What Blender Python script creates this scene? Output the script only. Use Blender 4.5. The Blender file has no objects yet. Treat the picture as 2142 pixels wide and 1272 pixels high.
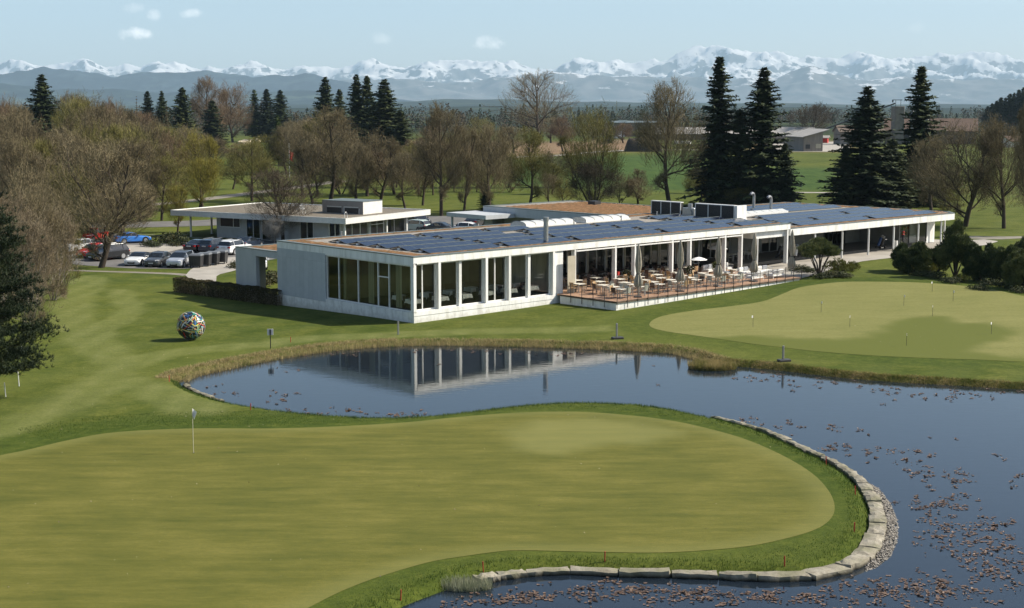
import bpy, math, random
import numpy as np
from mathutils import Vector, Matrix
SC = bpy.context.scene
COL = SC.collection
rnd = random.Random(7)
R = math.radians
# ---------------------------------------------------------------- camera geometry
FPX, CX, CY, HY, CH = 3019., 1071., 636., 225., 16.
PIT = math.atan((CY-HY)/FPX)
def ray(px, py):
    a = (px-CX)/FPX; b = -(py-CY)/FPX
    return (a, math.cos(PIT)+b*math.sin(PIT), -math.sin(PIT)+b*math.cos(PIT))
def G(px, py, z=0.):
    r = ray(px, py); t = (z-CH)/r[2]
    return (r[0]*t, r[1]*t)
_A = G(866, 676)
_a = R(47.14)
UX, UY = math.sin(_a), math.cos(_a)
VX, VY = -UY, UX
def W(U, V): return (_A[0]+UX*U+VX*V, _A[1]+UY*U+VY*V)
def UVof(x, y):
    d = (x-_A[0], y-_A[1]); return (d[0]*UX+d[1]*UY, d[0]*VX+d[1]*VY)
ROTZ = math.atan2(UY, UX)
# ---------------------------------------------------------------- scene tree helpers
def link(o, parent=None):
    COL.objects.link(o)
    if parent is not None: o.parent = parent
    return o
def tag(o, label=None, cat=None, group=None, kind=None):
    if label: o['label'] = label
    if cat: o['category'] = cat
    if group: o['group'] = group
    if kind: o['kind'] = kind
    return o
def thing(name, label, cat, loc=(0, 0, 0), rz=0., group=None):
    o = bpy.data.objects.new(name, None); o.empty_display_size = .3
    link(o); o.location = loc; o.rotation_euler = (0, 0, rz)
    return tag(o, label, cat, group)
def kids(o): return [c for c in KIDS.get(o.name, [])]
KIDS = {}
def reg(parent, child): KIDS.setdefault(parent.name, []).append(child)
def copy_tree(o, parent=None):
    c = o.copy(); link(c, parent)
    if parent is not None: reg(parent, c)
    for ch in list(KIDS.get(o.name, [])): copy_tree(ch, c)
    return c
def place(proto, used, loc, rz=0., s=1., label=None, group=None):
    """first use moves the prototype itself, later uses are copies"""
    o = proto if not used.get(proto.name) else copy_tree(proto)
    used[proto.name] = True
    o.location = loc; o.rotation_euler = (0, 0, rz)
    o.scale = s if isinstance(s, tuple) else (s, s, s)
    if label: o['label'] = label
    if group: o['group'] = group
    return o
USED = {}
class MB:
    def __init__(s): s.v = []; s.f = []; s.m = []; s.sm = False
    def add(s, vs, fs, mi=0):
        b = len(s.v); s.v += [tuple(v) for v in vs]
        s.f += [tuple(i+b for i in f) for f in fs]; s.m += [mi]*len(fs); return s
    def box(s, x0, x1, y0, y1, z0, z1, mi=0):
        v = [(x0,y0,z0),(x1,y0,z0),(x1,y1,z0),(x0,y1,z0),(x0,y0,z1),(x1,y0,z1),(x1,y1,z1),(x0,y1,z1)]
        return s.add(v, [(0,3,2,1),(4,5,6,7),(0,1,5,4),(1,2,6,5),(2,3,7,6),(3,0,4,7)], mi)
    def bbox(s, x0, x1, y0, y1, z0, z1, b=.02, mi=0):
        "box with chamfered vertical and top edges"
        def ring(i, z): return [(x0+i+b,y0+i,z),(x1-i-b,y0+i,z),(x1-i,y0+i+b,z),(x1-i,y1-i-b,z),(x1-i-b,y1-i,z),(x0+i+b,y1-i,z),(x0+i,y1-i-b,z),(x0+i,y0+i+b,z)]
        v = ring(b*.6, z0)+ring(0, z0+b)+ring(0, z1-b)+ring(b*.6, z1)
        f = [tuple(range(7,-1,-1)), tuple(range(24, 32))]
        for r in range(3):
            for i in range(8): f.append((r*8+i, r*8+(i+1)%8, r*8+8+(i+1)%8, r*8+8+i))
        return s.add(v, f, mi)
    def tube(s, p0, p1, r0, r1=None, n=8, mi=0, cap=True):
        r1 = r0 if r1 is None else r1
        a = Vector(p0); b = Vector(p1); d = (b-a)
        if d.length < 1e-6: return s
        d.normalize(); k = Vector((0, 0, 1)) if abs(d.z) < .9 else Vector((1, 0, 0))
        x = d.cross(k).normalized(); y = d.cross(x)
        v = []
        for c, r in ((a, r0), (b, r1)):
            for i in range(n):
                t = 2*math.pi*i/n; v.append(tuple(c+x*(r*math.cos(t))+y*(r*math.sin(t))))
        f = [(i, i+n, (i+1) % n+n, (i+1) % n) for i in range(n)]
        if cap: f += [tuple(range(n)), tuple(range(2*n-1, n-1, -1))]
        return s.add(v, f, mi)
    def lathe(s, prof, n=16, mi=0, c=(0, 0)):
        "prof = [(r,z),...] bottom to top"
        v = []
        for r, z in prof:
            for i in range(n):
                t = 2*math.pi*i/n; v.append((c[0]+r*math.cos(t), c[1]+r*math.sin(t), z))
        f = []
        for k in range(len(prof)-1):
            for i in range(n): f.append((k*n+i, k*n+(i+1) % n, (k+1)*n+(i+1) % n, (k+1)*n+i))
        f += [tuple(range(n-1, -1, -1)), tuple(range((len(prof)-1)*n, len(prof)*n))]
        return s.add(v, f, mi)
    def prism(s, poly, z0, z1, mi=0):
        n = len(poly); v = [(p[0], p[1], z0) for p in poly]+[(p[0], p[1], z1) for p in poly]
        f = [tuple(range(n-1, -1, -1)), tuple(range(n, 2*n))]+[(i, (i+1) % n, (i+1) % n+n, i+n) for i in range(n)]
        return s.add(v, f, mi)
    def build(s, name, mats, parent=None, smooth=False, loc=None):
        me = bpy.data.meshes.new(name); me.from_pydata(s.v, [], s.f); me.update()
        mats = mats if isinstance(mats, (list, tuple)) else [mats]
        for m in mats: me.materials.append(m)
        if len(mats) > 1: me.polygons.foreach_set('material_index', s.m)
        if smooth or s.sm: me.polygons.foreach_set('use_smooth', [True]*len(me.polygons))
        o = bpy.data.objects.new(name, me); link(o, parent)
        if parent is not None: reg(parent, o)
        if loc: o.location = loc
        return o
def npmesh(name, V, F, mats, parent=None, smooth=False, mi=None, attrs=None, loc=None):
    "V (n,3) F (m,3|4)"
    V = np.asarray(V, dtype=np.float32); F = np.asarray(F, dtype=np.int32)
    me = bpy.data.meshes.new(name); k = F.shape[1]
    me.vertices.add(len(V)); me.vertices.foreach_set('co', V.ravel())
    me.loops.add(F.size); me.loops.foreach_set('vertex_index', F.ravel())
    me.polygons.add(len(F)); me.polygons.foreach_set('loop_start', np.arange(len(F), dtype=np.int32)*k)
    me.polygons.foreach_set('loop_total', np.full(len(F), k, dtype=np.int32))
    mats = mats if isinstance(mats, (list, tuple)) else [mats]
    for m in mats: me.materials.append(m)
    if mi is not None: me.polygons.foreach_set('material_index', np.asarray(mi, dtype=np.int32))
    if smooth: me.polygons.foreach_set('use_smooth', np.ones(len(F), dtype=bool))
    if attrs:
        for an, av in attrs.items():
            at = me.attributes.new(an, 'FLOAT', 'POINT'); at.data.foreach_set('value', np.asarray(av, dtype=np.float32))
    me.update(calc_edges=True); me.validate()
    o = bpy.data.objects.new(name, me); link(o, parent)
    if parent is not None: reg(parent, o)
    if loc: o.location = loc
    return o
# ---------------------------------------------------------------- materials
class N:
    def __init__(s, m):
        m.use_nodes = True; s.t = m.node_tree; s.t.nodes.clear(); s.m = m
    def n(s, ty, **kw):
        x = s.t.nodes.new(ty)
        for k, v in kw.items():
            if k.startswith('i_'): 
                key = k[2:]; key = int(key) if key.isdigit() else key.replace('_', ' ')
                x.inputs[key].default_value = v
            else: setattr(x, k, v)
        return x
    def l(s, a, b): s.t.links.new(a, b)
def c4(c): return (c[0], c[1], c[2], 1)
def ramp(g, fac, stops):
    r = g.n('ShaderNodeValToRGB'); e = r.color_ramp.elements
    while len(e) < len(stops): e.new(.5)
    for el, (p, c) in zip(e, stops): el.position = p; el.color = c4(c) if len(c) == 3 else c
    g.l(fac, r.inputs[0]); return r.outputs[0]
def noise(g, scale, detail=4, vec=None, rough=.55, dim=None):
    n = g.n('ShaderNodeTexNoise'); n.inputs['Scale'].default_value = scale
    n.inputs['Detail'].default_value = detail; n.inputs['Roughness'].default_value = rough
    if vec is not None: g.l(vec, n.inputs['Vector'])
    return n.outputs['Fac']
def mixc(g, fac, a, b, mode='MIX'):
    m = g.n('ShaderNodeMix', data_type='RGBA', blend_type=mode)
    for sock, v in ((m.inputs[0], fac), (m.inputs[6], a), (m.inputs[7], b)):
        if isinstance(v, (int, float)): sock.default_value = v
        elif isinstance(v, tuple): sock.default_value = c4(v)
        else: g.l(v, sock)
    return m.outputs[2]
def mth(g, op, a, b=None, clamp=False):
    m = g.n('ShaderNodeMath', operation=op); m.use_clamp = clamp
    for i, v in enumerate((a, b)):
        if v is None: continue
        if isinstance(v, (int, float)): m.inputs[i].default_value = v
        else: g.l(v, m.inputs[i])
    return m.outputs[0]
def mapv(g, vec, scale=(1, 1, 1), rot=(0, 0, 0)):
    m = g.n('ShaderNodeMapping'); m.inputs['Scale'].default_value = scale; m.inputs['Rotation'].default_value = rot
    g.l(vec, m.inputs[0]); return m.outputs[0]
def bsdf(g, col, rough, bump=None, bstr=.3, bdist=.02, metal=0, spec=.5, **kw):
    b = g.n('ShaderNodeBsdfPrincipled')
    for nm, v in (('Base Color', col), ('Roughness', rough), ('Metallic', metal), ('Specular IOR Level', spec)):
        if isinstance(v, tuple): b.inputs[nm].default_value = c4(v)
        elif isinstance(v, (int, float)): b.inputs[nm].default_value = v
        else: g.l(v, b.inputs[nm])
    for k, v in kw.items(): b.inputs[k].default_value = v
    if bump is not None:
        bn = g.n('ShaderNodeBump'); bn.inputs['Strength'].default_value = bstr; bn.inputs['Distance'].default_value = bdist
        g.l(bump, bn.inputs['Height']); g.l(bn.outputs[0], b.inputs['Normal'])
    o = g.n('ShaderNodeOutputMaterial'); g.l(b.outputs[0], o.inputs[0]); return b
def mk(name, col, col2=None, rough=.7, scale=3., detail=4, bump=0., bdist=.02, metal=0., spec=.4, stretch=None, world=False, lo=.35, hi=.65, bscale=None):
    m = bpy.data.materials.new(name); g = N(m)
    if col2 is None: col2 = tuple(c*.82 for c in col)
    tc = g.n('ShaderNodeTexCoord'); v = g.n('ShaderNodeNewGeometry').outputs['Position'] if world else tc.outputs['Object']
    if stretch: v = mapv(g, v, stretch)
    f = noise(g, scale, detail, v)
    c = ramp(g, f, [(lo, col), (hi, col2)])
    bf = None
    if bump: bf = noise(g, bscale or scale*4, 5, v)
    bsdf(g, c, rough, bf, bump, bdist, metal, spec)
    return m
def leafmat(name, stops, scale=1.2, rough=.6, trans=.25, spec=.2):
    "foliage: colour varies by clump and per object, some light passes through"
    m = bpy.data.materials.new(name); g = N(m)
    tc = g.n('ShaderNodeTexCoord'); oi = g.n('ShaderNodeObjectInfo')
    f1 = noise(g, scale, 3, tc.outputs['Object']); f2 = noise(g, scale*9, 2, tc.outputs['Object'])
    f = mth(g, 'ADD', mth(g, 'MULTIPLY', f1, .6), mth(g, 'MULTIPLY', f2, .4))
    f = mth(g, 'ADD', f, mth(g, 'MULTIPLY', mth(g, 'SUBTRACT', oi.outputs['Random'], .5), .14))
    c = ramp(g, f, stops)
    b = g.n('ShaderNodeBsdfPrincipled'); g.l(c, b.inputs['Base Color']); b.inputs['Roughness'].default_value = rough
    b.inputs['Specular IOR Level'].default_value = spec
    t = g.n('ShaderNodeBsdfTranslucent'); g.l(c, t.inputs[0])
    mx = g.n('ShaderNodeMixShader'); mx.inputs[0].default_value = trans
    g.l(b.outputs[0], mx.inputs[1]); g.l(t.outputs[0], mx.inputs[2])
    o = g.n('ShaderNodeOutputMaterial'); g.l(mx.outputs[0], o.inputs[0]); return m
def glassmat(name, tint=(.8, .84, .78), refl=1.0, rough=.015):
    m = bpy.data.materials.new(name); g = N(m)
    fr = g.n('ShaderNodeFresnel'); fr.inputs[0].default_value = 1.55
    f = mth(g, 'MULTIPLY', fr.outputs[0], refl, True)
    t = g.n('ShaderNodeBsdfTransparent'); t.inputs[0].default_value = c4(tint)
    s = g.n('ShaderNodeBsdfGlossy'); s.inputs['Roughness'].default_value = rough; s.inputs[0].default_value = (.95, .97, .95, 1)
    mx = g.n('ShaderNodeMixShader'); g.l(f, mx.inputs[0]); g.l(t.outputs[0], mx.inputs[1]); g.l(s.outputs[0], mx.inputs[2])
    o = g.n('ShaderNodeOutputMaterial'); g.l(mx.outputs[0], o.inputs[0]); return m
M = {}
def whitemat():
    m = bpy.data.materials.new('white_paint'); g = N(m); tc = g.n('ShaderNodeTexCoord'); o = tc.outputs['Object']; sep = g.n('ShaderNodeSeparateXYZ'); g.l(o, sep.inputs[0])
    c = ramp(g, noise(g, 1.6, 8, mapv(g, o, (1, 1, .12)), .7), [(.36, (.60, .60, .565)), (.5, (.76, .76, .73)), (.62, (.82, .82, .79))])
    w = mth(g, 'FRACT', mth(g, 'DIVIDE', mth(g, 'ADD', sep.outputs[0], .1), 2.45)); c = mixc(g, ramp(g, w, [(.0, (.6, .6, .6)), (.008, (0, 0, 0))]), c, (.25, .25, .24))
    d = mth(g, 'ADD', mth(g, 'MULTIPLY', mth(g, 'SUBTRACT', .42, sep.outputs[2]), 1.3), mth(g, 'MULTIPLY', mth(g, 'SUBTRACT', noise(g, 2.5, 6, o), .5), 1.6), True)
    bsdf(g, mixc(g, mth(g, 'MULTIPLY', d, .55), c, (.26, .24, .17)), .5, spec=.3); return m
M['white'] = whitemat()
M['whitemetal'] = mk('white_metal', (.78, .78, .75), (.68, .68, .65), .4, 4, spec=.4)
M['greywhite'] = mk('grey_white_render', (.50, .51, .50), (.44, .45, .44), .7, 1.5, 6, .08)
M['facade'] = mk('shaded_panel', (.46, .48, .49), (.40, .42, .43), .55, 1.2, 6, .03, stretch=(1, 1, .3))  # greyed white for walls facing away from the sun, shade in the colour
M['dark'] = mk('dark_metal', (.03, .03, .032), rough=.45, spec=.5)
M['flash'] = mk('zinc_flashing', (.17, .20, .19), (.11, .135, .13), .5, 3, metal=.3)
M['gravel'] = mk('roof_gravel', (.30, .27, .23), (.20, .18, .15), .95, 6, 6, .5, .03)
M['wood'] = mk('deck_wood', (.50, .24, .12), (.38, .17, .085), .65, 3, 5, .2, stretch=(.4, 6, 1))
M['floorin'] = mk('dark_floor', (.06, .045, .035), (.04, .03, .025), .5, 2)
M['ceil'] = mk('ceiling_board', (.35, .34, .30), rough=.8)
M['olive'] = mk('olive_wall', (.20, .19, .115), (.16, .15, .09), .8, 1)
M['greywall'] = mk('grey_wall', (.27, .27, .25), (.22, .22, .2), .75, 1.2)
M['beige'] = mk('beige_panel', (.42, .38, .29), (.36, .33, .25), .7, 1.5)
M['curtain'] = mk('pale_curtain', (.42, .42, .30), (.30, .30, .20), .9, 5, stretch=(1, 1, .02))
M['conc'] = mk('concrete_paving', (.36, .335, .29), (.28, .26, .225), .85, .5, 8, .25, .01, world=True)
M['asph'] = mk('asphalt', (.145, .14, .132), (.105, .102, .098), .9, .35, 8, .3, .01, world=True)
M['darkglassy'] = mk('dark_glazing', (.012, .014, .018), rough=.35, spec=.5)
M['black'] = mk('black_plastic', (.012, .012, .013), rough=.5)
M['steel'] = mk('galvanised_steel', (.42, .43, .43), (.33, .34, .34), .35, 5, metal=.7)
M['glass'] = glassmat('window_glass', (.92, .93, .87), .85)
M['glassclear'] = glassmat('clear_glass', (.93, .94, .91), .8)
M['skylight'] = mk('opal_acrylic', (.60, .60, .56), (.50, .50, .46), .25, 4, spec=.6)
def sedum():
    m = bpy.data.materials.new('sedum'); g = N(m)
    p = g.n('ShaderNodeNewGeometry').outputs['Position']
    f = noise(g, 1.6, 8, p, .7)
    c = ramp(g, f, [(.30, (.08, .07, .025)), (.42, (.14, .088, .04)), (.52, (.20, .105, .052)), (.60, (.26, .155, .08)), (.72, (.15, .13, .05))])
    bsdf(g, c, .95, noise(g, 9, 5, p), .8, .08, spec=.1); return m
M['sedum'] = sedum()
def solarmat():
    m = bpy.data.materials.new('solar_cells'); g = N(m)
    tc = g.n('ShaderNodeTexCoord')
    br = g.n('ShaderNodeTexBrick'); br.offset = 0
    g.l(tc.outputs['Object'], br.inputs['Vector'])
    br.inputs['Color1'].default_value = (.006, .010, .026, 1); br.inputs['Color2'].default_value = (.010, .015, .032, 1)
    br.inputs['Mortar'].default_value = (.10, .11, .12, 1); br.inputs['Scale'].default_value = 1
    br.inputs['Mortar Size'].default_value = .018; br.inputs['Brick Width'].default_value = 1.12; br.inputs['Row Height'].default_value = 50
    bsdf(g, br.outputs[0], .13, None, spec=.36); return m
M['solar'] = solarmat()
# ---------------------------------------------------------------- ground, pond
def spline(pts, n=6, closed=False):
    P = [np.array(p, float) for p in pts]; out = []
    L = len(P); rng = range(L) if closed else range(L-1)
    for i in rng:
        p0 = P[(i-1) % L] if closed or i > 0 else P[i]
        p1 = P[i]; p2 = P[(i+1) % L]
        p3 = P[(i+2) % L] if closed or i+2 < L else P[i+1]
        for k in range(n):
            t = k/n
            out.append(.5*((2*p1)+(-p0+p2)*t+(2*p0-5*p1+4*p2-p3)*t*t+(-p0+3*p1-3*p2+p3)*t**3))
    if not closed: out.append(P[-1])
    return np.array(out)
def sdist(X, Y, poly):
    "signed distance, negative inside"
    X = np.asarray(X, float); Y = np.asarray(Y, float); d = np.full(X.shape, 1e9); ins = np.zeros(X.shape, bool)
    n = len(poly)
    for i in range(n):
        ax, ay = poly[i]; bx, by = poly[(i+1) % n]; ex, ey = bx-ax, by-ay
        L = ex*ex+ey*ey+1e-12
        t = np.clip(((X-ax)*ex+(Y-ay)*ey)/L, 0, 1)
        d = np.minimum(d, (X-ax-t*ex)**2+(Y-ay-t*ey)**2)
        c = ((ay > Y) != (by > Y)) & (X < (bx-ax)*(Y-ay)/((by-ay) if abs(by-ay) > 1e-9 else 1e-9)+ax)
        ins ^= c
    d = np.sqrt(d); return np.where(ins, -d, d)
def ldist(X, Y, line):
    X = np.asarray(X, float); Y = np.asarray(Y, float); d = np.full(X.shape, 1e9)
    for i in range(len(line)-1):
        ax, ay = line[i]; bx, by = line[i+1]; ex, ey = bx-ax, by-ay; L = ex*ex+ey*ey+1e-12
        t = np.clip(((X-ax)*ex+(Y-ay)*ey)/L, 0, 1)
        d = np.minimum(d, (X-ax-t*ex)**2+(Y-ay-t*ey)**2)
    return np.sqrt(d)
def sst(t): t = np.clip(t, 0, 1); return t*t*(3-2*t)
_cp = []
for U, V, z in [(0,18,-.53),(-3,18,-.5),(0,11,-.27),(0,5,-.1),(0,0,0),(8,0,0),(12,-1,.05),(16,-2,.2),(15,-7,.22),(20,-7,.32),(27,-7,.45),(33,-7,.55),(39,-7,.68),(45,-4,1.1),
                (50,-1,1.15),(56,-1,1.18),(65,-1,1.18),(75,-1,1.18),(83,-1,1.2),(60,-6,1.12),(70,-6,1.12),(78,-7,1.1),(52,-5,1.1),(60,6,1.1),(70,8,1.1),(80,6,1.15),(88,3,1.15),(5,25,-.6),(12,30,-.5)]:
    _cp.append(W(U, V)+(z,))
for px, py, z in [(300,552,-.6),(400,562,-.6),(200,562,-.6),(480,535,-.6),(450,590,-.55),(400,620,-.45),(250,600,-.5),(550,560,-.6),(520,590,-.55),
                  (1750,665,.5),(1600,665,.38),(1900,640,.6),(1800,605,.9),(2050,620,.85),(1650,640,.55),(2100,670,.6),(1950,690,.38),(1700,705,.25),(2100,610,.95),(1980,590,1.0),(1850,580,1.05)]:
    g_ = G(px, py, z); _cp.append(g_+(z,))
_cp = np.array(_cp)
def tbase(X, Y):
    X = np.asarray(X, float); Y = np.asarray(Y, float); num = np.zeros(X.shape); den = np.full(X.shape, .35)
    for cx, cy, cz in _cp:
        w = 1/(1+((X-cx)**2+(Y-cy)**2)/36.)**2
        num += w*cz; den += w
    return num/den
WZ = -.25
ZS = lambda pts: [G(x, y, WZ) for x, y in pts]
NORTH = [(385,800),(402,790),(450,778),(520,763),(600,748),(700,734),(800,726),(900,723),(1000,724),(1100,726),(1200,729),(1300,733),(1400,739),(1440,748),(1500,765),(1560,770),(1640,778),(1740,790),(1840,799),(1940,805),(2040,811),(2142,817),(2300,826),(2600,845)]
SOUTHL = [(385,800),(396,812),(430,828),(480,843),(540,854),(600,863),(680,871),(780,876),(880,874),(960,866),(1060,854),(1150,847),(1240,846),(1340,850),(1430,862)]
SOUTHR = [(1430,862),(1490,875),(1560,892),(1620,912),(1680,940),(1740,968),(1790,1000),(1825,1040),(1842,1085),(1838,1130),(1815,1170),(1770,1195),(1720,1210),(1640,1215),(1540,1213),(1420,1208),(1300,1205),(1200,1200),(1140,1203),(1060,1210),(1000,1222)]
SOUTHB = [(1000,1222),(930,1247),(860,1275),(790,1320),(760,1400)]
sN = spline(ZS(NORTH), 5); sL = spline(ZS(SOUTHL), 5); sR = spline(ZS(SOUTHR), 5); sB = spline(ZS(SOUTHB), 4)
_c1 = G(760, 1560, WZ); _c2 = G(2700, 1560, WZ)
# pond outline: north shore left->right, frame edge, bottom, then south shore back to the left tip
POND = np.array(list(sN)+[_c2, _c1]+list(sB[::-1])+list(sR[::-1][1:])+list(sL[::-1][1:-1]))
_px = np.arange(-45, 66, .5); 
def geo(a, s0, f, lim):
    out = []; s = s0
    while abs(a) < lim: s *= f; a += s; out.append(a)
    return out
XS = np.array(sorted([-v for v in geo(45, .5, 1.16, 14000)])+list(np.arange(-45, 66, .5))+geo(65.5, .5, 1.16, 14000))
YS = np.array([-3000, -800, -200, -60, -10, 10, 22, 30, 35]+list(np.arange(38, 136, .5))+geo(135.5, .5, 1.12, 15000))
XX, YY = np.meshgrid(XS, YS)
_core = (XX > -50) & (XX < 75) & (YY > 20) & (YY < 145)
SD = np.full(XX.shape, 50.); SD[_core] = sdist(XX[_core], YY[_core], POND)
def bank(base, sd):
    w = .9
    return np.where(sd >= 0, -.42+(base+.42)*sst(sd/w), -.42-.9*np.clip(-sd, 0, 1))
ZB = np.zeros(XX.shape); _near = (np.abs(XX) < 250) & (YY < 400) & (YY > 0)
ZB[_near] = tbase(XX[_near], YY[_near])
rs = np.random.RandomState(3)
ZZ = bank(ZB, SD)
# gentle roll of the far fields
_far = YY > 420
ZZ += np.where(_far, (np.sin(XX/170.)*np.cos(YY/230.)*1.2-.6)*np.clip((YY-420)/400, 0, 1), 0)
def tz(x, y):
    x = np.asarray(x, float); y = np.asarray(y, float)
    b = tbase(x, y); return bank(b, sdist(x, y, POND))
def GT(px, py):
    z = 0.
    for _ in range(6):
        g = G(px, py, z); z = .5*z+.5*float(tz(np.array([g[0]]), np.array([g[1]]))[0])
    return (g[0], g[1], z)
GREEN = [(-260,1010),(-80,968),(0,953),(60,941),(140,922),(240,905),(400,897),(560,897),(700,893),(850,884),(960,873),(1080,864),(1200,862),(1300,868),(1400,880),(1480,897),(1560,920),(1640,955),(1700,992),(1735,1030),(1746,1065),(1732,1092),(1694,1113),(1620,1133),(1553,1145),(1460,1153),(1367,1157),(1230,1155),(1087,1152),(1030,1156),(960,1166),(900,1176),(800,1205),(720,1235),(640,1275),(520,1340),(300,1420),(-300,1420)]
PUTT = [(1358,680),(1381,663),(1452,650),(1530,641),(1595,631),(1640,614),(1677,601),(1752,591),(1830,590),(1939,593),(2051,603),(2120,616),(2200,640),(2240,700),(2200,752),(2142,757),(2050,753),(1900,748),(1750,739),(1600,723),(1480,706),(1385,692)]
GREENW = spline([G(x, y, 0.) for x, y in GREEN], 5, True)
PUTTW = spline([GT(x, y)[:2] for x, y in PUTT], 5, True)
def sheet(name, poly, res, dz, mat, attrs=None, zfun=None):
    x0, y0 = poly.min(0); x1, y1 = poly.max(0)
    xs = np.arange(x0-res, x1+2*res, res); ys = np.arange(y0-res, y1+2*res, res)
    X, Y = np.meshgrid(xs, ys); sd = sdist(X, Y, poly)
    nx = len(xs); idx = np.arange(X.size).reshape(X.shape)
    q = np.stack([idx[:-1, :-1], idx[:-1, 1:], idx[1:, 1:], idx[1:, :-1]], -1).reshape(-1, 4)
    ins = (sd < 0).ravel(); keep = ins[q].any(1); q = q[keep]
    Xf = X.ravel().copy(); Yf = Y.ravel().copy()
    out = np.unique(q[~ins[q]])
    A = poly; B = np.roll(poly, -1, 0)
    for i in out:
        e = B-A; t = np.clip(((Xf[i]-A[:, 0])*e[:, 0]+(Yf[i]-A[:, 1])*e[:, 1])/((e**2).sum(1)+1e-12), 0, 1)
        P_ = A+e*t[:, None]; d = (P_[:, 0]-Xf[i])**2+(P_[:, 1]-Yf[i])**2; j = d.argmin()
        Xf[i], Yf[i] = P_[j]
    us = np.unique(q); remap = np.full(X.size, -1); remap[us] = np.arange(len(us))
    Xu, Yu = Xf[us], Yf[us]; zf = zfun or (lambda a, b: grid_z(a, b))
    Z = zf(Xu, Yu)+dz
    at = {k: f(Xu, Yu) for k, f in (attrs or {}).items()}
    return npmesh(name, np.stack([Xu, Yu, Z], 1), remap[q], mat, smooth=True, attrs=at)
def grid_z(x, y):
    "height of the built ground mesh (bilinear)"
    x = np.atleast_1d(np.asarray(x, float)); y = np.atleast_1d(np.asarray(y, float))
    i = np.clip(np.searchsorted(XS, x)-1, 0, len(XS)-2); j = np.clip(np.searchsorted(YS, y)-1, 0, len(YS)-2)
    a = (x-XS[i])/(XS[i+1]-XS[i]); b = (y-YS[j])/(YS[j+1]-YS[j])
    return (ZZ[j, i]*(1-a)*(1-b)+ZZ[j, i+1]*a*(1-b)+ZZ[j+1, i]*(1-a)*b+ZZ[j+1, i+1]*a*b)
def gz(x, y): return float(grid_z(x, y)[0])
def zp(px, py):
    "ground point of the built mesh seen at a photo pixel"
    z = 0.
    for _ in range(8):
        g = G(px, py, z); z = .4*z+.6*gz(*g)
    return (g[0], g[1], gz(*g))
def attr(g, nm):
    a = g.n('ShaderNodeAttribute'); a.attribute_name = nm; return a.outputs['Fac']
def groundmat():
    m = bpy.data.materials.new('lawn_and_fields'); g = N(m)
    p = g.n('ShaderNodeNewGeometry').outputs['Position']
    f = noise(g, .35, 6, p, .6); fine = noise(g, 5, 6, p, .85); big = noise(g, .03, 4, p)
    med = noise(g, 1.9, 6, p, .72); f2 = mth(g, 'ADD', mth(g, 'MULTIPLY', f, .55), mth(g, 'MULTIPLY', med, .45))
    lawn = ramp(g, f2, [(.38, (.036, .058, .007)), (.5, (.070, .090, .012)), (.62, (.130, .138, .028))])
    # mown lanes, lighter where the blades lie away
    wv = g.n('ShaderNodeTexWave', wave_type='BANDS'); wv.inputs['Scale'].default_value = .075; wv.inputs['Distortion'].default_value = 7
    wv.inputs['Detail'].default_value = 2; wv.inputs['Detail Scale'].default_value = .35
    g.l(mapv(g, p, (1, 1, 1), (0, 0, .5)), wv.inputs['Vector'])
    lawn = mixc(g, mth(g, 'MULTIPLY', wv.outputs['Fac'], .34), lawn, (.105, .125, .033))
    streak = noise(g, 2.2, 4, mapv(g, p, (.12, 1.3, 1), (0, 0, .3)), .6)
    lawn = mixc(g, mth(g, 'MULTIPLY', ramp(g, streak, [(.45, (0, 0, 0)), (.7, (1, 1, 1))]), .35), lawn, (.05, .085, .014))
    lawn = mixc(g, mth(g, 'MULTIPLY', attr(g, 'cut'), .9), lawn, ramp(g, noise(g, .8, 5, p), [(.35, (.185, .195, .068)), (.65, (.135, .155, .044))]))
    lawn = mixc(g, attr(g, 'collar'), lawn, ramp(g, noise(g, 1.3, 7, p, .75), [(.3, (.028, .048, .007)), (.5, (.056, .082, .011)), (.72, (.105, .122, .022))]))
    # long-distance tone
    lawn = mixc(g, mth(g, 'MULTIPLY', ramp(g, big, [(.4, (0, 0, 0)), (.62, (1, 1, 1))]), .3), lawn, (.18, .185, .038))
    lawn = mixc(g, ramp(g, fine, [(.38, (.85, .85, .85)), (.62, (0, 0, 0))]), lawn, mixc(g, .5, lawn, (.02, .035, .006)))
    dry = ramp(g, noise(g, 3, 6, p, .7), [(.35, (.16, .125, .05)), (.55, (.085, .09, .025)), (.7, (.22, .175, .085))])
    lawn = mixc(g, attr(g, 'dry'), lawn, dry)
    earth = ramp(g, noise(g, 5, 6, p), [(.4, (.05, .038, .022)), (.6, (.085, .065, .04))])
    lawn = mixc(g, attr(g, 'earth'), lawn, earth)
    field = ramp(g, noise(g, .02, 5, p), [(.42, (.05, .095, .018)), (.58, (.09, .125, .025))])
    lawn = mixc(g, attr(g, 'crop'), lawn, ramp(g, noise(g, .35, 6, mapv(g, p, (1, .25, 1)), .7), [(.35, (.030, .060, .012)), (.65, (.058, .095, .020))]))
    lawn = mixc(g, attr(g, 'soil'), lawn, ramp(g, noise(g, .1, 5, p), [(.4, (.21, .14, .085)), (.6, (.17, .12, .07))]))
    lawn = mixc(g, attr(g, 'far'), lawn, ramp(g, noise(g, .004, 6, p, .65), [(.42, (.012, .021, .011)), (.54, (.022, .033, .014)), (.64, (.07, .095, .032))]))
    bn = mth(g, 'ADD', noise(g, 9, 6, p, .7), mth(g, 'MULTIPLY', f, .6))
    bsdf(g, lawn, .95, bn, .7, .05, spec=.08); return m
def poly_px(pts, z=0): return np.array([G(x, y, z) for x, y in pts])
def soft(sd, w): return 1-sst((sd+w)/(2*w))
fx, fy = XX.ravel(), YY.ravel(); sdr = SD.ravel()
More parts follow.
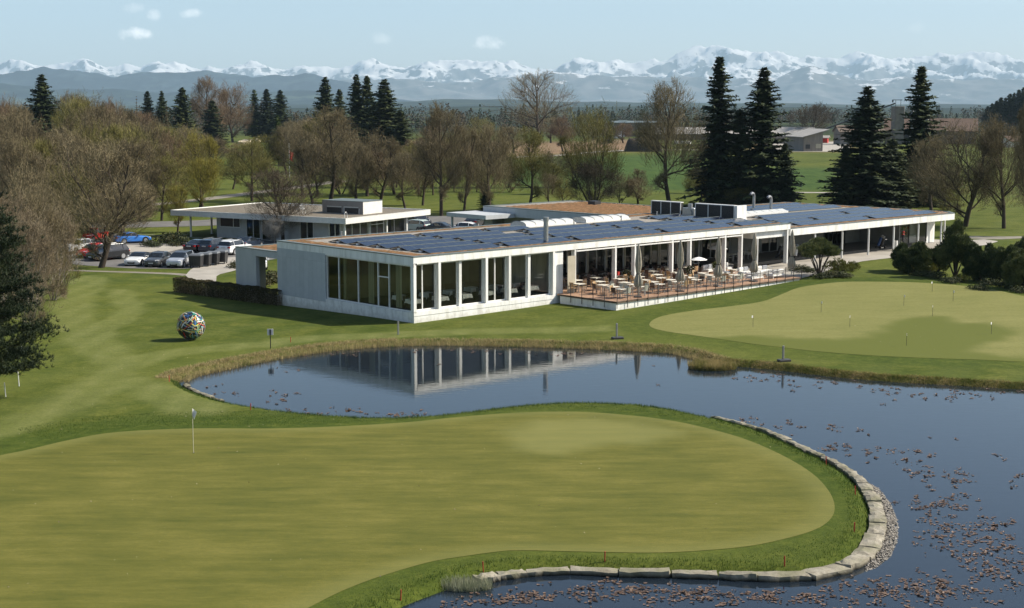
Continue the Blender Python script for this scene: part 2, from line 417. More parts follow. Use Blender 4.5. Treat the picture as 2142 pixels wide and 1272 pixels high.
cut = np.zeros(fx.size); collar = np.zeros(fx.size); dry = np.zeros(fx.size); earth = np.zeros(fx.size); crop = np.zeros(fx.size); soil = np.zeros(fx.size); far = sst((fy-620)/500)
cr = _core.ravel(); cxx, cyy = fx[cr], fy[cr]
jit = (np.sin(cxx*1.7)+np.sin(cyy*2.3+cxx)+np.sin(cxx*.6-cyy*.9))*.25
c_ = np.zeros(cxx.size)
for ln, w in [([(-40,925),(120,850),(200,800),(280,757),(380,735),(520,722),(640,708),(820,700),(1000,694),(1160,692),(1330,690)], 1.5),
              ([(190,575),(150,640),(175,700),(230,740),(270,760)], 2.0), ([(250,600),(270,650),(210,690),(215,740)], 1.2), ([(120,850),(250,800),(330,820),(420,860)], 1.8)]:
    L = spline([G(x, y, 0) for x, y in ln], 4); c_ = np.maximum(c_, 1-sst((ldist(cxx, cyy, L)+jit*.5-w*.6)/.9))
cut[cr] = c_*(.8+.2*np.sin(cxx*3))
gs = sdist(cxx, cyy, GREENW); ps = sdist(cxx, cyy, PUTTW)
collar[cr] = np.maximum(1-sst((gs-2.6)/1.2), 1-sst((ps-2.)/1.5))
# dry fringe along the northern bank
north = ldist(cxx, cyy, sN); wN = np.where(cxx < -8, 1.6, np.where(cxx < 9, 1.15, 1.1))
dry[cr] = np.where(cxx < 9, .6, .4)*(1-sst((north+jit*1.6-wN*.62)/.8))
southl = ldist(cxx, cyy, sL); dry[cr] = np.maximum(dry[cr], .25*(1-sst((southl-.3)/.3)))
earth[cr] = np.maximum(1-sst((sdr[cr]+.1)/.35), .35*(1-sst((ldist(cxx, cyy, sN[60:])+jit-.3)/.4)))
# fields behind
def fillp(arr, pts, w, val=1.):
    P_ = poly_px(pts); mm = (np.abs(fx) < 900) & (fy > 120) & (fy < 1500)
    arr[mm] = np.maximum(arr[mm], val*soft(sdist(fx[mm], fy[mm], P_), w))
fillp(crop, [(1080,322),(1480,319),(1480,397),(1060,393)], 3); fillp(crop, [(1600,351),(1760,351),(1760,400),(1600,397)], 3)
fillp(soil, [(700,296),(1210,292),(1330,288),(1345,312),(1150,327),(760,334)], 4); fillp(soil, [(1560,287),(1780,287),(1780,316),(1560,316)], 3, .8)
idx = np.arange(XX.size).reshape(XX.shape)
_q = np.stack([idx[:-1, :-1], idx[:-1, 1:], idx[1:, 1:], idx[1:, :-1]], -1).reshape(-1, 4)
M['ground'] = groundmat()
tag(npmesh('ground', np.stack([fx, fy, ZZ.ravel()], 1), _q, M['ground'], smooth=True,
    attrs=dict(cut=cut, collar=collar, dry=dry, earth=earth, crop=crop, soil=soil, far=far)), kind='structure')
def greenmat(name, a, b, c, d):
    m = bpy.data.materials.new(name); g = N(m)
    p = g.n('ShaderNodeNewGeometry').outputs['Position']
    st = noise(g, 1.0, 6, mapv(g, p, (.26, 1.25, 1), (0, 0, -.1)), .7); f = noise(g, .22, 7, p, .65)
    base = ramp(g, mth(g, 'ADD', mth(g, 'MULTIPLY', st, .58), mth(g, 'MULTIPLY', f, .42)), [(.34, a), (.5, b), (.66, c)])
    sp = noise(g, 5.5, 5, mapv(g, p, (.7, 1.5, 1)), .85)
    base = mixc(g, mth(g, 'MULTIPLY', ramp(g, sp, [(.42, (1, 1, 1)), (.58, (0, 0, 0))]), .34), base, (.07, .085, .02))
    base = mixc(g, attr(g, 'dew'), base, d)
    bsdf(g, base, .92, noise(g, 8, 6, p, .8), .5, .03, spec=.1); return m
M['green'] = greenmat('putting_turf', (.066, .076, .014), (.112, .110, .022), (.165, .150, .036), (.185, .185, .062))
M['putt'] = greenmat('practice_turf', (.150, .158, .048), (.185, .182, .060), (.21, .205, .072), (.095, .110, .022))
_lp = poly_px([(1060,905),(1100,885),(1200,877),(1330,880),(1420,905),(1360,925),(1240,930),(1180,950),(1090,940)])
def dewg(x, y):
    j = np.sin(x*1.3)*np.sin(y*.9+x)*.4
    rim = sst((sdist(x, y, GREENW)+1.5)/1.4)*.35
    return np.maximum(.6*soft(sdist(x, y, _lp)+j, 1.1), rim)
_dp = np.array([GT(x, y)[:2] for x, y in [(1500,706),(1560,701),(1650,707),(1740,712),(1810,704),(1850,690),(1865,673),(1920,662),(1980,663),(2015,678),(2060,676),(2110,684),(2125,700),(2090,714),(2045,724),(2040,736),(2100,745),(2240,748),(2230,775),(1900,760),(1480,715)]])
def dewp(x, y): return .95*soft(sdist(x, y, _dp)+np.sin(x*1.1)*np.sin(y*1.3)*.35+np.sin(x*2.7+y)*.15, .9)
tag(sheet('green', GREENW, .5, .015, M['green'], {'dew': dewg}), kind='structure')
tag(sheet('practice_green', PUTTW, .5, .015, M['putt'], {'dew': dewp}), kind='structure')
# water
def watermat():
    m = bpy.data.materials.new('pond_water'); g = N(m)
    p = g.n('ShaderNodeNewGeometry').outputs['Position']
    w = mth(g, 'ADD', noise(g, 1.1, 3, mapv(g, p, (1, 2.2, 1))), mth(g, 'MULTIPLY', noise(g, 6, 3, mapv(g, p, (1, 2, 1))), .18))
    b = bsdf(g, (.010, .016, .024), .02, w, .05, .06, spec=.5)
    b.inputs['IOR'].default_value = 1.36; return m
M['water'] = watermat()
def offset(poly, d):
    n = len(poly); out = []
    for i in range(n):
        t = poly[(i+1) % n]-poly[i-1]; L = math.hypot(*t) or 1; nn = np.array([t[1], -t[0]])/L
        q = poly[i]+nn*d
        if sdist(np.array([q[0]]), np.array([q[1]]), poly)[0] < 0: q = poly[i]-nn*d
        out.append(q)
    return np.array(out)
mb = MB(); po = offset(POND, .45); mb.add([(p[0], p[1], WZ) for p in po], [tuple(range(len(po)))])
ow = mb.build('water', M['water']); tag(ow, kind='structure')
import bmesh
bm = bmesh.new(); bm.from_mesh(ow.data); bmesh.ops.triangulate(bm, faces=bm.faces); bm.normal_update()
for f in bm.faces:
    if f.normal.z < 0: f.normal_flip()
bm.to_mesh(ow.data); bm.free()
# ---- flat sheets: paths, car park
def strip(name, line, w, mat, dz=.02, px=True, res=None):
    L = spline([zp(*p)[:2] for p in line] if px else line, 6); vs = []; fs = []
    for i, p in enumerate(L):
        t = L[min(i+1, len(L)-1)]-L[max(i-1, 0)]; t = t/(math.hypot(*t) or 1); nn = np.array([-t[1], t[0]])
        for k in (-1, -.33, .33, 1):
            q = p+nn*k*w/2; vs.append((q[0], q[1], gz(*q)+dz))
    for i in range(len(L)-1):
        for k in range(3): a = i*4+k; fs.append((a, a+4, a+5, a+1) )
    mb = MB(); mb.add(vs, fs); o = mb.build(name, mat); 
    return tag(o, kind='structure')
def patch(name, pts, mat, dz=.02, px=True, res=1.2):
    P_ = np.array([zp(*p)[:2] for p in pts] if px else pts)
    return tag(sheet(name, P_, res, dz, mat), kind='structure')
M['path'] = mk('gravel_path', (.22, .20, .16), (.16, .145, .115), .95, .8, 8, .3, world=True)
strip('cart_path', [(20,556),(100,562),(180,567),(280,570),(360,573),(392,576)], 1.3, M['path'])
patch('forecourt_path', [(388,577),(400,563),(420,556),(470,540),(520,535),(548,540),(530,556),(478,570),(453,576),(452,594),(405,590)], M['conc'], .035)
patch('car_park', [(150,553),(120,520),(140,498),(210,482),(300,500),(330,508),(420,518),(480,512),(560,498),(600,490),(640,530),(560,545),(500,543),(425,560),(380,563),(280,562),(215,558)], M['asph'], .02)
patch('car_park_footpath', [(322,524),(346,512),(395,506),(436,510),(400,516),(352,528)], M['conc'], .05)
patch('car_park_island', [(228,518),(240,512),(300,514),(345,522),(318,528),(262,528)], M['conc'], .045)
strip('road', [(0,468),(150,472),(300,470),(420,467),(520,463),(640,468)], 10, M['asph'], .03)
strip('back_lane', [(300,430),(420,418),(520,405),(620,392),(720,378)], 4, M['path'], .03)
strip('farm_track', [(700,345),(900,340),(1050,330),(1160,326),(1250,318),(1340,314),(1470,314),(1600,318)], 5, M['conc'], .05)
strip('field_lane', [(1560,403),(1650,403),(1780,404)], 3, M['conc'], .05)
patch('back_car_park', [(770,492),(860,452),(1010,452),(1080,462),(1080,500),(900,520)], M['asph'], .03)
patch('farmyard', [(1630,317),(1600,300),(1760,296),(1790,318)], M['conc'], .05)
patch('terrace_path', [W(40,-6.0),W(44,-5.8),W(47,-4.6),W(54,-3.2),W(62,-3.2),W(72,-3.0),W(79,-2.6),W(84,-1.4),W(85,1.),W(81,2.5),W(81,6.9),W(39.2,6.9),W(39.2,-5.)], M['conc'], .03, False, .8)
strip('east_path', [(2020,496),(2070,499),(2142,497),(2250,494)], 3.5, M['path'])
def sandp(pts):
    P_ = poly_px(pts); z = max(gz(*p) for p in P_)
    mb = MB(); mb.add([(p[0], p[1], z+.9+ (.0)) for p in P_]+[(p[0], p[1], z-.2) for p in P_], [tuple(range(len(P_)))]+[(i, (i+1) % len(P_), (i+1) % len(P_)+len(P_), i+len(P_)) for i in range(len(P_))])
    return mb
mb = sandp([(497,301),(512,296),(528,296),(545,291),(560,290),(566,293),(545,297),(527,300),(510,303)])
tag(mb.build('bunker_sand', mk('pale_sand', (.62, .53, .38), rough=.9, world=True, scale=.5)), kind='structure')
# ---------------------------------------------------------------- clubhouse (local frame: x=U along the lit front, y=V towards the back)
club = thing('clubhouse', 'long low white flat-roofed clubhouse with solar panels and big windows', 'building', (_A[0], _A[1], 0), ROTZ)
def B(name, mat, *boxes, parent=None, bev=0):
    mb = MB()
    for b in boxes: (mb.bbox(*b, b=bev) if bev else mb.box(*b))
    return mb.build(name, mat, parent or club)
# plinth and walls of the hall
B('plinth', M['white'], (.03,15.8,.03,.4,-.9,.5), (.03,.4,.4,18.05,-1.2,.5))
B('sill_band', M['white'], (0,15.83,0,.5,.5,.82), (0,.5,.5,11.25,.5,.74))
def panelmat():
    m = bpy.data.materials.new('wall_panels'); g = N(m); tc = g.n('ShaderNodeTexCoord')
    v = mapv(g, tc.outputs['Object'], (1, 1, 1), (0, R(90), R(90)))
    br = g.n('ShaderNodeTexBrick'); br.offset = 0; g.l(mapv(g, tc.outputs['Object'], (0, 1, 0)), br.inputs[0])
    sep = g.n('ShaderNodeSeparateXYZ'); g.l(tc.outputs['Object'], sep.inputs[0])
    cmb = g.n('ShaderNodeCombineXYZ'); g.l(sep.outputs[1], cmb.inputs[0]); g.l(sep.outputs[2], cmb.inputs[1]); g.l(cmb.outputs[0], br.inputs[0])
    br.inputs['Color1'].default_value = (.46,.49,.505,1); br.inputs['Color2'].default_value = (.40,.43,.445,1); br.inputs['Mortar'].default_value = (.30,.32,.33,1)
    br.inputs['Scale'].default_value = 1; br.inputs['Mortar Size'].default_value = .010; br.inputs['Brick Width'].default_value = .62; br.inputs['Row Height'].default_value = 3.7
    bsdf(g, mixc(g, .25, br.outputs[0], ramp(g, noise(g, 1.5, 5, tc.outputs['Object']), [(.3, (.55,.57,.58)), (.7, (.36,.38,.4))])), .6, spec=.3); return m
M['panels'] = panelmat()  # white side wall toned down, its shade put into the panel colour
B('side_wall', M['panels'], (0,.3,11.25,18.1,.5,4.4))
B('back_wall', M['olive'], (.3,46.4,17.8,18.05,-.6,4.9))
B('party_wall', M['olive'], (15.62,15.8,7.1,17.8,.5,4.4))
B('inner_floor', M['floorin'], (.4,15.6,.4,17.8,.6,.85), (15.8,41.5,7.05,17.8,.6,.93))
B('ceiling', M['ceil'], (.31,46.4,.31,17.79,4.42,4.5))
# fascia (a real overhang) and roof
B('fascia', M['white'], (0,46.55,0,.28,4.4,4.93), (0,.28,.28,18.1,4.4,4.93), (.28,46.55,17.95,18.1,4.4,4.93), (46.27,46.55,.28,17.95,4.4,4.93))
B('canopy_beam', M['white'], (41.45,46.9,.3,.5,3.74,4.4), (41.45,41.6,.5,7.,3.74,4.4))
rf = B('roof', M['gravel'], (.28,46.27,.28,17.95,4.52,4.93))
B('parapet_cap', M['flash'], (-.03,46.58,-.03,.42,4.93,5.0), (-.03,.42,.42,18.13,4.93,5.0), (.42,46.58,17.7,18.13,4.93,5.0), (46.2,46.58,.42,17.7,4.93,5.0), parent=rf)
def sedstrip(name, rects, z, parent, seed=1):
    rs = np.random.RandomState(seed); V = []; F = []
    for x0, x1, y0, y1 in rects:
        nx = max(2, int((x1-x0)/.25)); ny = max(2, int((y1-y0)/.25)); b = len(V)
        for j in range(ny+1):
            for i in range(nx+1):
                e = i in (0, nx) or j in (0, ny)
                V.append((x0+(x1-x0)*i/nx+(0 if e else rs.uniform(-.06,.06)), y0+(y1-y0)*j/ny+(0 if e else rs.uniform(-.06,.06)), z+(0 if e else rs.uniform(.0,.10))))
        for j in range(ny):
            for i in range(nx): a = b+j*(nx+1)+i; F.append((a, a+1, a+nx+2, a+nx+1))
    return npmesh(name, V, F, M['sedum'], parent)
sedstrip('planted_strip', [(.42,46.2,.42,1.25),(.42,1.9,1.25,16.6),(.42,24,17.0,17.7),(24,46.2,16.5,17.7)], 4.95, rf)
# solar tables
def solar_table(parent, u0, u1, v, zb, w=1.27, h=.24):
    n = (u1-u0); mb = MB(); t = .035
    for s in (-1, 1):
        a = (0, s*w, zb+.05); b = (n, s*w, zb+.05); c = (n, s*.04, zb+.05+h); d = (0, s*.04, zb+.05+h)
        top = [a, b, c, d]; bot = [(p[0], p[1], p[2]-t) for p in top]
        f = [(0,1,2,3),(7,6,5,4),(0,4,5,1),(1,5,6,2),(2,6,7,3),(3,7,4,0)]
        if s > 0: f = [q[::-1] for q in f]
        mb.add(top+bot, f)
    o = mb.build('solar_table', [M['solar']], parent, loc=(u0, v, 0))
    m3 = MB(); m3.box(0, n, -.045, .045, zb+.05+h, zb+.075+h); m3.box(0, n, -w-.03, -w+.0, zb+.03, zb+.06); m3.build('edge_rail', M['flash'], o)
    for e in (0.12, n-.12):
        m2 = MB(); m2.box(e-.1, e+.1, -.16, .16, zb, zb+.14, 0); m2.box(e-.03, e+.03, -w+.1, w-.1, zb+.005, zb+.035, 1)
        m2.tube((e, 0, zb+.14), (e, 0, zb+h), .02, n=5, mi=1)
        m2.build('ballast', [M['white'], M['steel']], o); return o
segs = {0: [(2.7,10.0),(11.1,18.2),(19.2,29.5),(30.4,39.6),(40.8,45.6)], 1: [(2.7,10.2),(11.0,18.3),(19.2,29.4),(30.4,39.5),(40.6,45.6)], 2: [(2.7,10.4),(11.2,18.3),(19.2,29.5),(30.3,39.5),(40.8,45.5)],
        3: [(2.7,10.4),(11.2,18.2),(21.3,29.5),(30.3,36.5),(40.7,44.8)], 4: [(2.7,10.4),(11.5,18.1),(19.0,23.8),(41.0,45.6)]}
for k, ss in segs.items():
    for a, b in ss: solar_table(rf, a, b, 2.55+2.68*k, 4.94)
def barrel(parent, u0, u1, v0, v1, zb):
    mb = MB(); n = 12; m = int((u1-u0)/1.25); r = (v1-v0)/2; c = (v0+v1)/2
    o = B('skylight', M['whitemetal'], (u0,u1,v0,v1,zb,zb+.16), parent=parent)
    vs = []; fs = []
    for i in range(m+1):
        u = u0+.05+(u1-u0-.1)*i/m
        for j in range(n+1): t = math.pi*j/n; vs.append((u, c-r*.95*math.cos(t), zb+.16+.36*math.sin(t)))
    for i in range(m):
        for j in range(n): a = i*(n+1)+j; fs.append((a, a+1, a+n+2, a+n+1))
    fs.append(tuple(range(n, -1, -1))); fs.append(tuple(m*(n+1)+j for j in range(n+1)))
    mb.add(vs, fs); mb.build('glazing', M['skylight'], o, smooth=False)
    for i in range(m+1):
        u = u0+.05+(u1-u0-.1)*i/m; m2 = MB()
        for j in range(n):
            t0 = math.pi*j/n; t1 = math.pi*(j+1)/n
            m2.tube((u, c-r*.96*math.cos(t0), zb+.17+.37*math.sin(t0)), (u, c-r*.96*math.cos(t1), zb+.17+.37*math.sin(t1)), .025, n=4, cap=False)
        m2.build('rib', M['steel'], o)
barrel(rf, 24.6, 31.2, 13.8, 16.0, 4.94); barrel(rf, 32.6, 38.9, 13.8, 16.0, 4.94)
mb = MB(); mb.tube((15.6,1.9,4.9),(15.6,1.9,6.75),.2,n=14); mb.tube((15.6,1.9,6.75),(15.6,1.9,7.05),.24,n=14); mb.build('flue', M['steel'], rf)
for i, (a, b) in enumerate([(7.0, 12.0), (14.0, 18.0)]):
    o = B('louvre_screen', M['black'], (46.75,47.1,a,b,4.7,6.25), parent=rf)
    n = 3; bx = [(46.68,47.17,a-.05,b+.05,6.25,6.33)]
    for k in range(n+1): y = a+(b-a)*k/n; bx.append((46.70,46.76,y-.04,y+.04,4.7,6.25))
    B('rail', M['whitemetal'], *bx, parent=o)
    mb = MB()
    for k in range(14): z = 4.8+k*.1; mb.box(46.71,46.75,a+.05,b-.05,z,z+.035)
    mb.build('slat', M['dark'], o)
B('screen_end', M['white'], (46.7,48.2,6.6,6.9,4.6,6.3), parent=rf)
mb = MB(); mb.bbox(46.8,48.0,12.25,13.8,4.7,5.75); mb.tube((47.1,13,5.75),(47.1,13,6.2),.25,n=12); mb.tube((47.5,12.5,5.2),(47.3,12.3,6.0),.12,n=8); mb.tube((46.75,12.9,5.25),(46.7,12.9,5.25),.42,n=14)
mb.build('air_unit', M['steel'], rf)
for p in [(6.0,17.2),(30,12.9),(44,14.8),(36.9,13.2)]:
    mb = MB(); mb.tube((p[0],p[1],4.9),(p[0],p[1],5.4),.06,n=8); mb.tube((p[0],p[1],5.4),(p[0],p[1],5.46),.1,n=8); mb.build('vent_pipe', M['steel'], rf)
# windows: frames with real depth, panes set back
def window(parent, axis, fixed, a0, a1, z0, z1, mull=(), tr=None, fw=.07, depth=.12, back=.12, frame=None, glass=None, name='window'):
    "axis 'U': window runs along x at y=fixed (looks towards -y); 'V': runs along y at x=fixed"
    fr = MB()
    def bx(mb, p0, p1, q0, q1, d0, d1):
        if axis == 'U': mb.box(p0, p1, fixed+d0, fixed+d1, q0, q1)
        else: mb.box(fixed+d0, fixed+d1, p0, p1, q0, q1)
    bx(fr, a0, a0+fw, z0, z1, 0, depth); bx(fr, a1-fw, a1, z0, z1, 0, depth)
    bx(fr, a0+fw, a1-fw, z0, z0+fw, .002, depth); bx(fr, a0+fw, a1-fw, z1-fw, z1, .002, depth)
    ms = sorted(mull)
    for m_ in ms: bx(fr, m_-fw*.45, m_+fw*.45, z0+fw, z1-fw, .004, depth-.01)
    cuts = [a0+fw]+[v for m_ in ms for v in (m_-fw*.45, m_+fw*.45)]+[a1-fw]
    if tr: bx(fr, cuts[tr[0]*2], cuts[tr[0]*2+1], tr[1]-.04, tr[1]+.04, .006, depth-.02)
    o = fr.build(name, frame or M['whitemetal'], parent)
    gl = MB()
    for i in range(0, len(cuts), 2): 
        x0, x1 = cuts[i], cuts[i+1]; d = depth*.5
        if axis == 'U': gl.add([(x0, fixed+d, z0+fw), (x1, fixed+d, z0+fw), (x1, fixed+d, z1-fw), (x0, fixed+d, z1-fw)], [(0,1,2,3)])
        else: gl.add([(fixed+d, x1, z0+fw), (fixed+d, x0, z0+fw), (fixed+d, x0, z1-fw), (fixed+d, x1, z1-fw)], [(0,1,2,3)])
    gl.build('pane', glass or M['glass'], o); return o
window(club, 'V', .1, .35, 11.2, .76, 4.3, (3.14, 4.5, 7.04, 9.59), (1, 3.15), fw=.1, depth=.15)
B('window_surround', M['white'], (0,.26,0,.35,.74,4.4), (.0,.06,.35,11.25,4.3,4.4))
zt, zs = 4.36, .84
for a, b, m_ in [(.3,2.42,(1.12,)),(2.68,4.62,()),(4.94,7.22,()),(7.48,9.68,(8.5,)),(9.94,11.95,()),(12.25,14.55,())]:
    window(club, 'U', .34, a, b, zs, zt, m_, fw=.09, depth=.13)
for k, u in enumerate((2.55, 7.35, 9.81, 14.7)): B('column', M['white'], (u-.12,u+.12,.01,.46,.82,4.4))
for u in (4.78, 12.1): B('mullion', M['white'], (u-.13,u+.13,.2,.47,.82,4.4))
B('end_wall', M['white'], (14.83,15.83,.12,.32,.82,4.4), (15.6,15.83,.32,7.1,.8,4.4))
B('sliding_screen', M['beige'], (15.86,16.75,-.42,-.34,.93,3.95))
B('screen_bracket', M['dark'], (15.9,16.7,-.34,-.3,1.1,1.16), (16.78,16.86,-.45,-.1,.93,1.6))
# curtains and hall interior
mb = MB()
def curtain(mb, a0, a1, fixed, axis, z0, z1, amp=.07, per=.28):
    n = int((a1-a0)/.05); vs = []; fs = []
    for i in range(n+1):
        a = a0+(a1-a0)*i/n; d = amp*math.sin(a/per*2*math.pi)
        for z in (z0, z1): vs.append((a, fixed+d, z) if axis == 'U' else (fixed+d, a, z))
    for i in range(n): fs.append((2*i, 2*i+2, 2*i+3, 2*i+1))
    mb.add(vs, fs)
for a, b in [(.45,1.2),(2.1,2.9),(5.5,6.3),(9.0,9.5)]: mb = MB(); curtain(mb, a, b, .55, 'V', .86, 4.35); mb.build('curtain', M['curtain'], club)
B('inner_partition', M['olive'], (8.2,8.35,9.,17.8,.85,4.4), (.45,8.2,9.0,9.15,.85,4.4), (8.35,15.6,11.5,11.65,.85,4.4))
# terrace glazing line at V=6.95 and columns
for u in (17.17, 22.07, 24.52, 29.42, 31.87, 36.77, 39.2, 46.2): B('column', M['white'], (u-.09,u+.09,.02,.42,.9 if u < 40 else 1.1,4.4))
B('awning_rail', M['whitemetal'], (17.3,21.95,.0,.18,4.2,4.3), (22.2,24.4,.0,.18,4.2,4.3), (24.65,29.3,.0,.18,4.2,4.3), (29.55,31.75,.0,.18,4.2,4.3), (32,36.65,.0,.18,4.2,4.3), (36.9,39.1,.0,.18,4.2,4.3))
gu = [15.9, 18.35, 20.8, 23.25, 25.7, 28.15, 30.6, 33.05, 35.5, 37.95, 40.4, 41.4]
for i in range(len(gu)-1):
    a, b = gu[i]+.1, gu[i+1]-.1
    if i == 7: window(club, 'U', 6.9, a, b, .93, 3.9, ((a+b)/2,), None, fw=.16, depth=.14, frame=M['beige'], glass=M['glassclear'], name='terrace_door')
    else: window(club, 'U', 6.9, a, b, .93, 4.36, ((a+b)/2,) if b-a > 2 else (), fw=.06, glass=M['glassclear'])
for i, u in enumerate(gu[1:-1]): B('post', M['beige'], (u-.1,u+.1,6.84,7.1,.93,4.4))
B('window_lintel', M['beige'], (33.15,35.4,6.92,7.02,3.9,4.4))
for u, v in [(20.5,12),(27,12.4),(33,12),(38,12.2)]: B('inner_column', M['greywall'], (u-.2,u+.2,v-.2,v+.2,.93,4.42))
B('kitchen_counter', M['greywall'], (22,30,15.2,15.9,.93,2.0), (31.5,37,14.9,15.6,.93,2.1))
B('bar_shelf', M['wood'], (22.2,29.8,17.3,17.75,1.6,1.66), (22.2,29.8,17.3,17.75,2.2,2.26), (22.2,29.8,17.3,17.75,2.8,2.86))
# right wing
B('wing_fascia', M['white'], (46.6,76.6,0,.26,3.76,4.42), (78.0,78.26,1.6,24,3.76,4.42), (46.6,78.26,23.8,24.05,3.76,4.42))
mb = MB(); mb.add([(76.6,0,3.76),(78.26,1.6,3.76),(78.0,1.7,3.76),(76.5,.26,3.76),(76.6,0,4.42),(78.26,1.6,4.42),(78.0,1.7,4.42),(76.5,.26,4.42)], [(0,1,5,4),(3,7,6,2),(0,3,2,1),(4,5,6,7)]); mb.build('wing_fascia_corner', M['white'], club)
wr = MB(); wr.prism([(46.6,.26),(76.5,.26),(78.0,1.7),(78.0,23.8),(46.6,23.8)], 3.95, 4.43); wroof = wr.build('wing_roof', M['gravel'], club)
mb = MB(); mb.prism([(46.6,-.02),(76.61,-.02),(78.28,1.59),(78.28,24.07),(46.6,24.07),(46.6,23.7),(77.9,23.7),(77.9,1.75),(76.45,.36),(46.6,.36)], 4.43, 4.49); 
oo = mb.build('parapet_cap', M['flash'], wroof)
sedstrip('planted_strip', [(46.7,76.4,.42,1.3),(76.2,77.85,1.9,23.6),(50,76.2,22.5,23.6)], 4.44, wroof, 4)
B('wing_ceiling', M['ceil'], (46.6,76.4,.27,23.7,3.80,3.93))
for v, ss in {2.7: [(50.2,62.5),(63.5,75.5)], 5.35: [(51,56.5),(57.5,75.5)], 8.0: [(52.5,66),(67,75.5)], 10.65: [(55,75.6)], 15.2: [(58,64),(65,75.6)], 17.85: [(59,75.6)], 20.5: [(62,75.6)]}.items():
    for a, b in ss: solar_table(wroof, a, b, v, 4.44, 1.26, .22)
o = B('skylight', M['whitemetal'], (50.5,62.5,12.0,13.4,4.43,4.8), parent=wroof)
mb = MB()
for k in range(9): a = 50.6+k*1.32; mb.add([(a,12.05,4.8),(a+1.2,12.05,4.8),(a+1.2,12.7,5.0),(a,12.7,5.0),(a,13.35,4.8),(a+1.2,13.35,4.8)], [(0,1,2,3),(3,2,5,4),(0,3,4),(1,5,2)])
mb.build('glazing', M['skylight'], o)
mb = MB(); mb.bbox(50.2,51.6,9.1,10.6,4.43,4.6); mb.lathe([(.6,4.6),(.55,4.75),(.3,4.86),(.01,4.9)],12,c=(50.9,9.9)); mb.build('roof_dome', M['skylight'], wroof)
for x, y, h in [(66.2,19.6,1.5),(65.2,16.4,1.3)]:
    mb = MB(); mb.tube((x,y,4.4),(x,y,4.4+h),.16,n=10)
    for k in range(5):
        a0 = k*.5; a1 = (k+1)*.5; mb.tube((x-.35+.35*math.cos(a0),y,4.4+h+.35*math.sin(a0)),(x-.35+.35*math.cos(a1),y,4.4+h+.35*math.sin(a1)),.16,n=10)
    mb.build('vent_cowl', M['steel'], wroof)
for u, zf in [(41.75,1.1),(50.95,1.15),(55.6,1.15),(60.3,1.15),(64.95,1.15),(69.7,1.15),(74.3,1.15),(78.0,1.15)]:
    mb = MB(); v_ = .14 if u < 77 else 1.9; mb.tube((u,v_+.1,zf-.4),(u,v_+.1,3.78),.1,n=12); mb.build('column', M['white'], club)
B('wing_wall', M['greywall'], (41.45,41.6,7.,17.8,.9,4.4), (47.6,52.4,8.0,8.2,1.0,3.8), (55.5,63.5,8.0,8.2,1.0,3.8), (67.6,70.4,8.0,8.2,1.0,3.8), (70.4,70.6,3.0,8.2,1.0,3.8), (46.6,78,23.4,23.6,0,3.8))
window(club, 'U', 8.0, 41.7, 47.5, 1.1, 3.8, (43,44.4,45.9), fw=.09, frame=M['greywhite'])
window(club, 'U', 8.0, 52.5, 55.4, 1.1, 3.8, (54,), fw=.09, frame=M['greywhite'])
window(club, 'U', 8.0, 63.6, 67.5, 1.1, 3.8, (64.4,65.2,66,66.8), fw=.08, frame=M['dark'])
shop = window(club, 'U', 3.0, 70.7, 76.0, 1.15, 3.78, (72.4,74.3), fw=.07, frame=M['dark'], glass=M['glassclear'], name='shop_window')
B('shop_wall', M['white'], (76.0,77.6,3.0,3.2,1.0,3.8), (77.4,77.6,3.2,23.4,1.0,3.8))
B('shop_fitting', M['greywhite'], (75.2,76.9,4.6,4.8,1.15,3.7), (73.6,75.2,4.6,5.0,1.15,1.22), (73.6,75.2,4.6,5.0,1.8,1.86), (73.6,75.2,4.6,5.0,2.4,2.46), (73.6,75.2,4.6,5.0,3.,3.06), (73.0,74.6,3.5,4.1,1.15,1.95), (71.2,72.6,3.6,4.1,1.7,1.76))
mb = MB()
for k in range(40): a = 73.65+rnd.random()*1.45; z = rnd.choice([1.22,1.86,2.46,3.06]); mb.box(a,a+.14,4.62,4.9,z,z+.2+.18*rnd.random(), k % 4)
mb.build('shop_goods', [mk('goods_red',(.4,.06,.05)), mk('goods_green',(.12,.22,.06)), mk('goods_tan',(.4,.3,.18)), M['black']], club)
B('wing_inner_floor', M['floorin'], (41.6,77.4,8.2,23.3,.9,1.12), (70.6,77.4,3.2,8.2,.9,1.13))
M['floorshade'] = mk('shaded_paving', (.13,.12,.10), (.09,.085,.075), .8, 2)  # darkened paving, the shade under the roof put into its colour
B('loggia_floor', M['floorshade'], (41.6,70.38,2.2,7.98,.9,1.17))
# annex with the opening
B('annex_wall', M['facade'], (0,.35,21.35,24.55,-1.3,4.0), (.0,.35,18.12,21.35,3.45,4.0), (.35,2.9,24.3,24.55,-1.3,4.0), (0,.35,18.12,21.35,-1.3,.35))
ar = B('annex_roof', M['gravel'], (.35,7.5,18.12,24.3,3.8,3.95))
B('parapet_cap', M['flash'], (-.03,.3,18.12,24.58,4.0,4.06), (.3,7.5,24.25,24.58,3.95,4.03), parent=ar)
sedstrip('planted_strip', [(1.2,7.4,18.2,24.1)], 3.96, ar, 5)
B('annex_post', M['facade'], (2.8,3.0,21.3,21.5,-1.2,3.8), (7.2,7.5,24.1,24.4,-1,3.8))
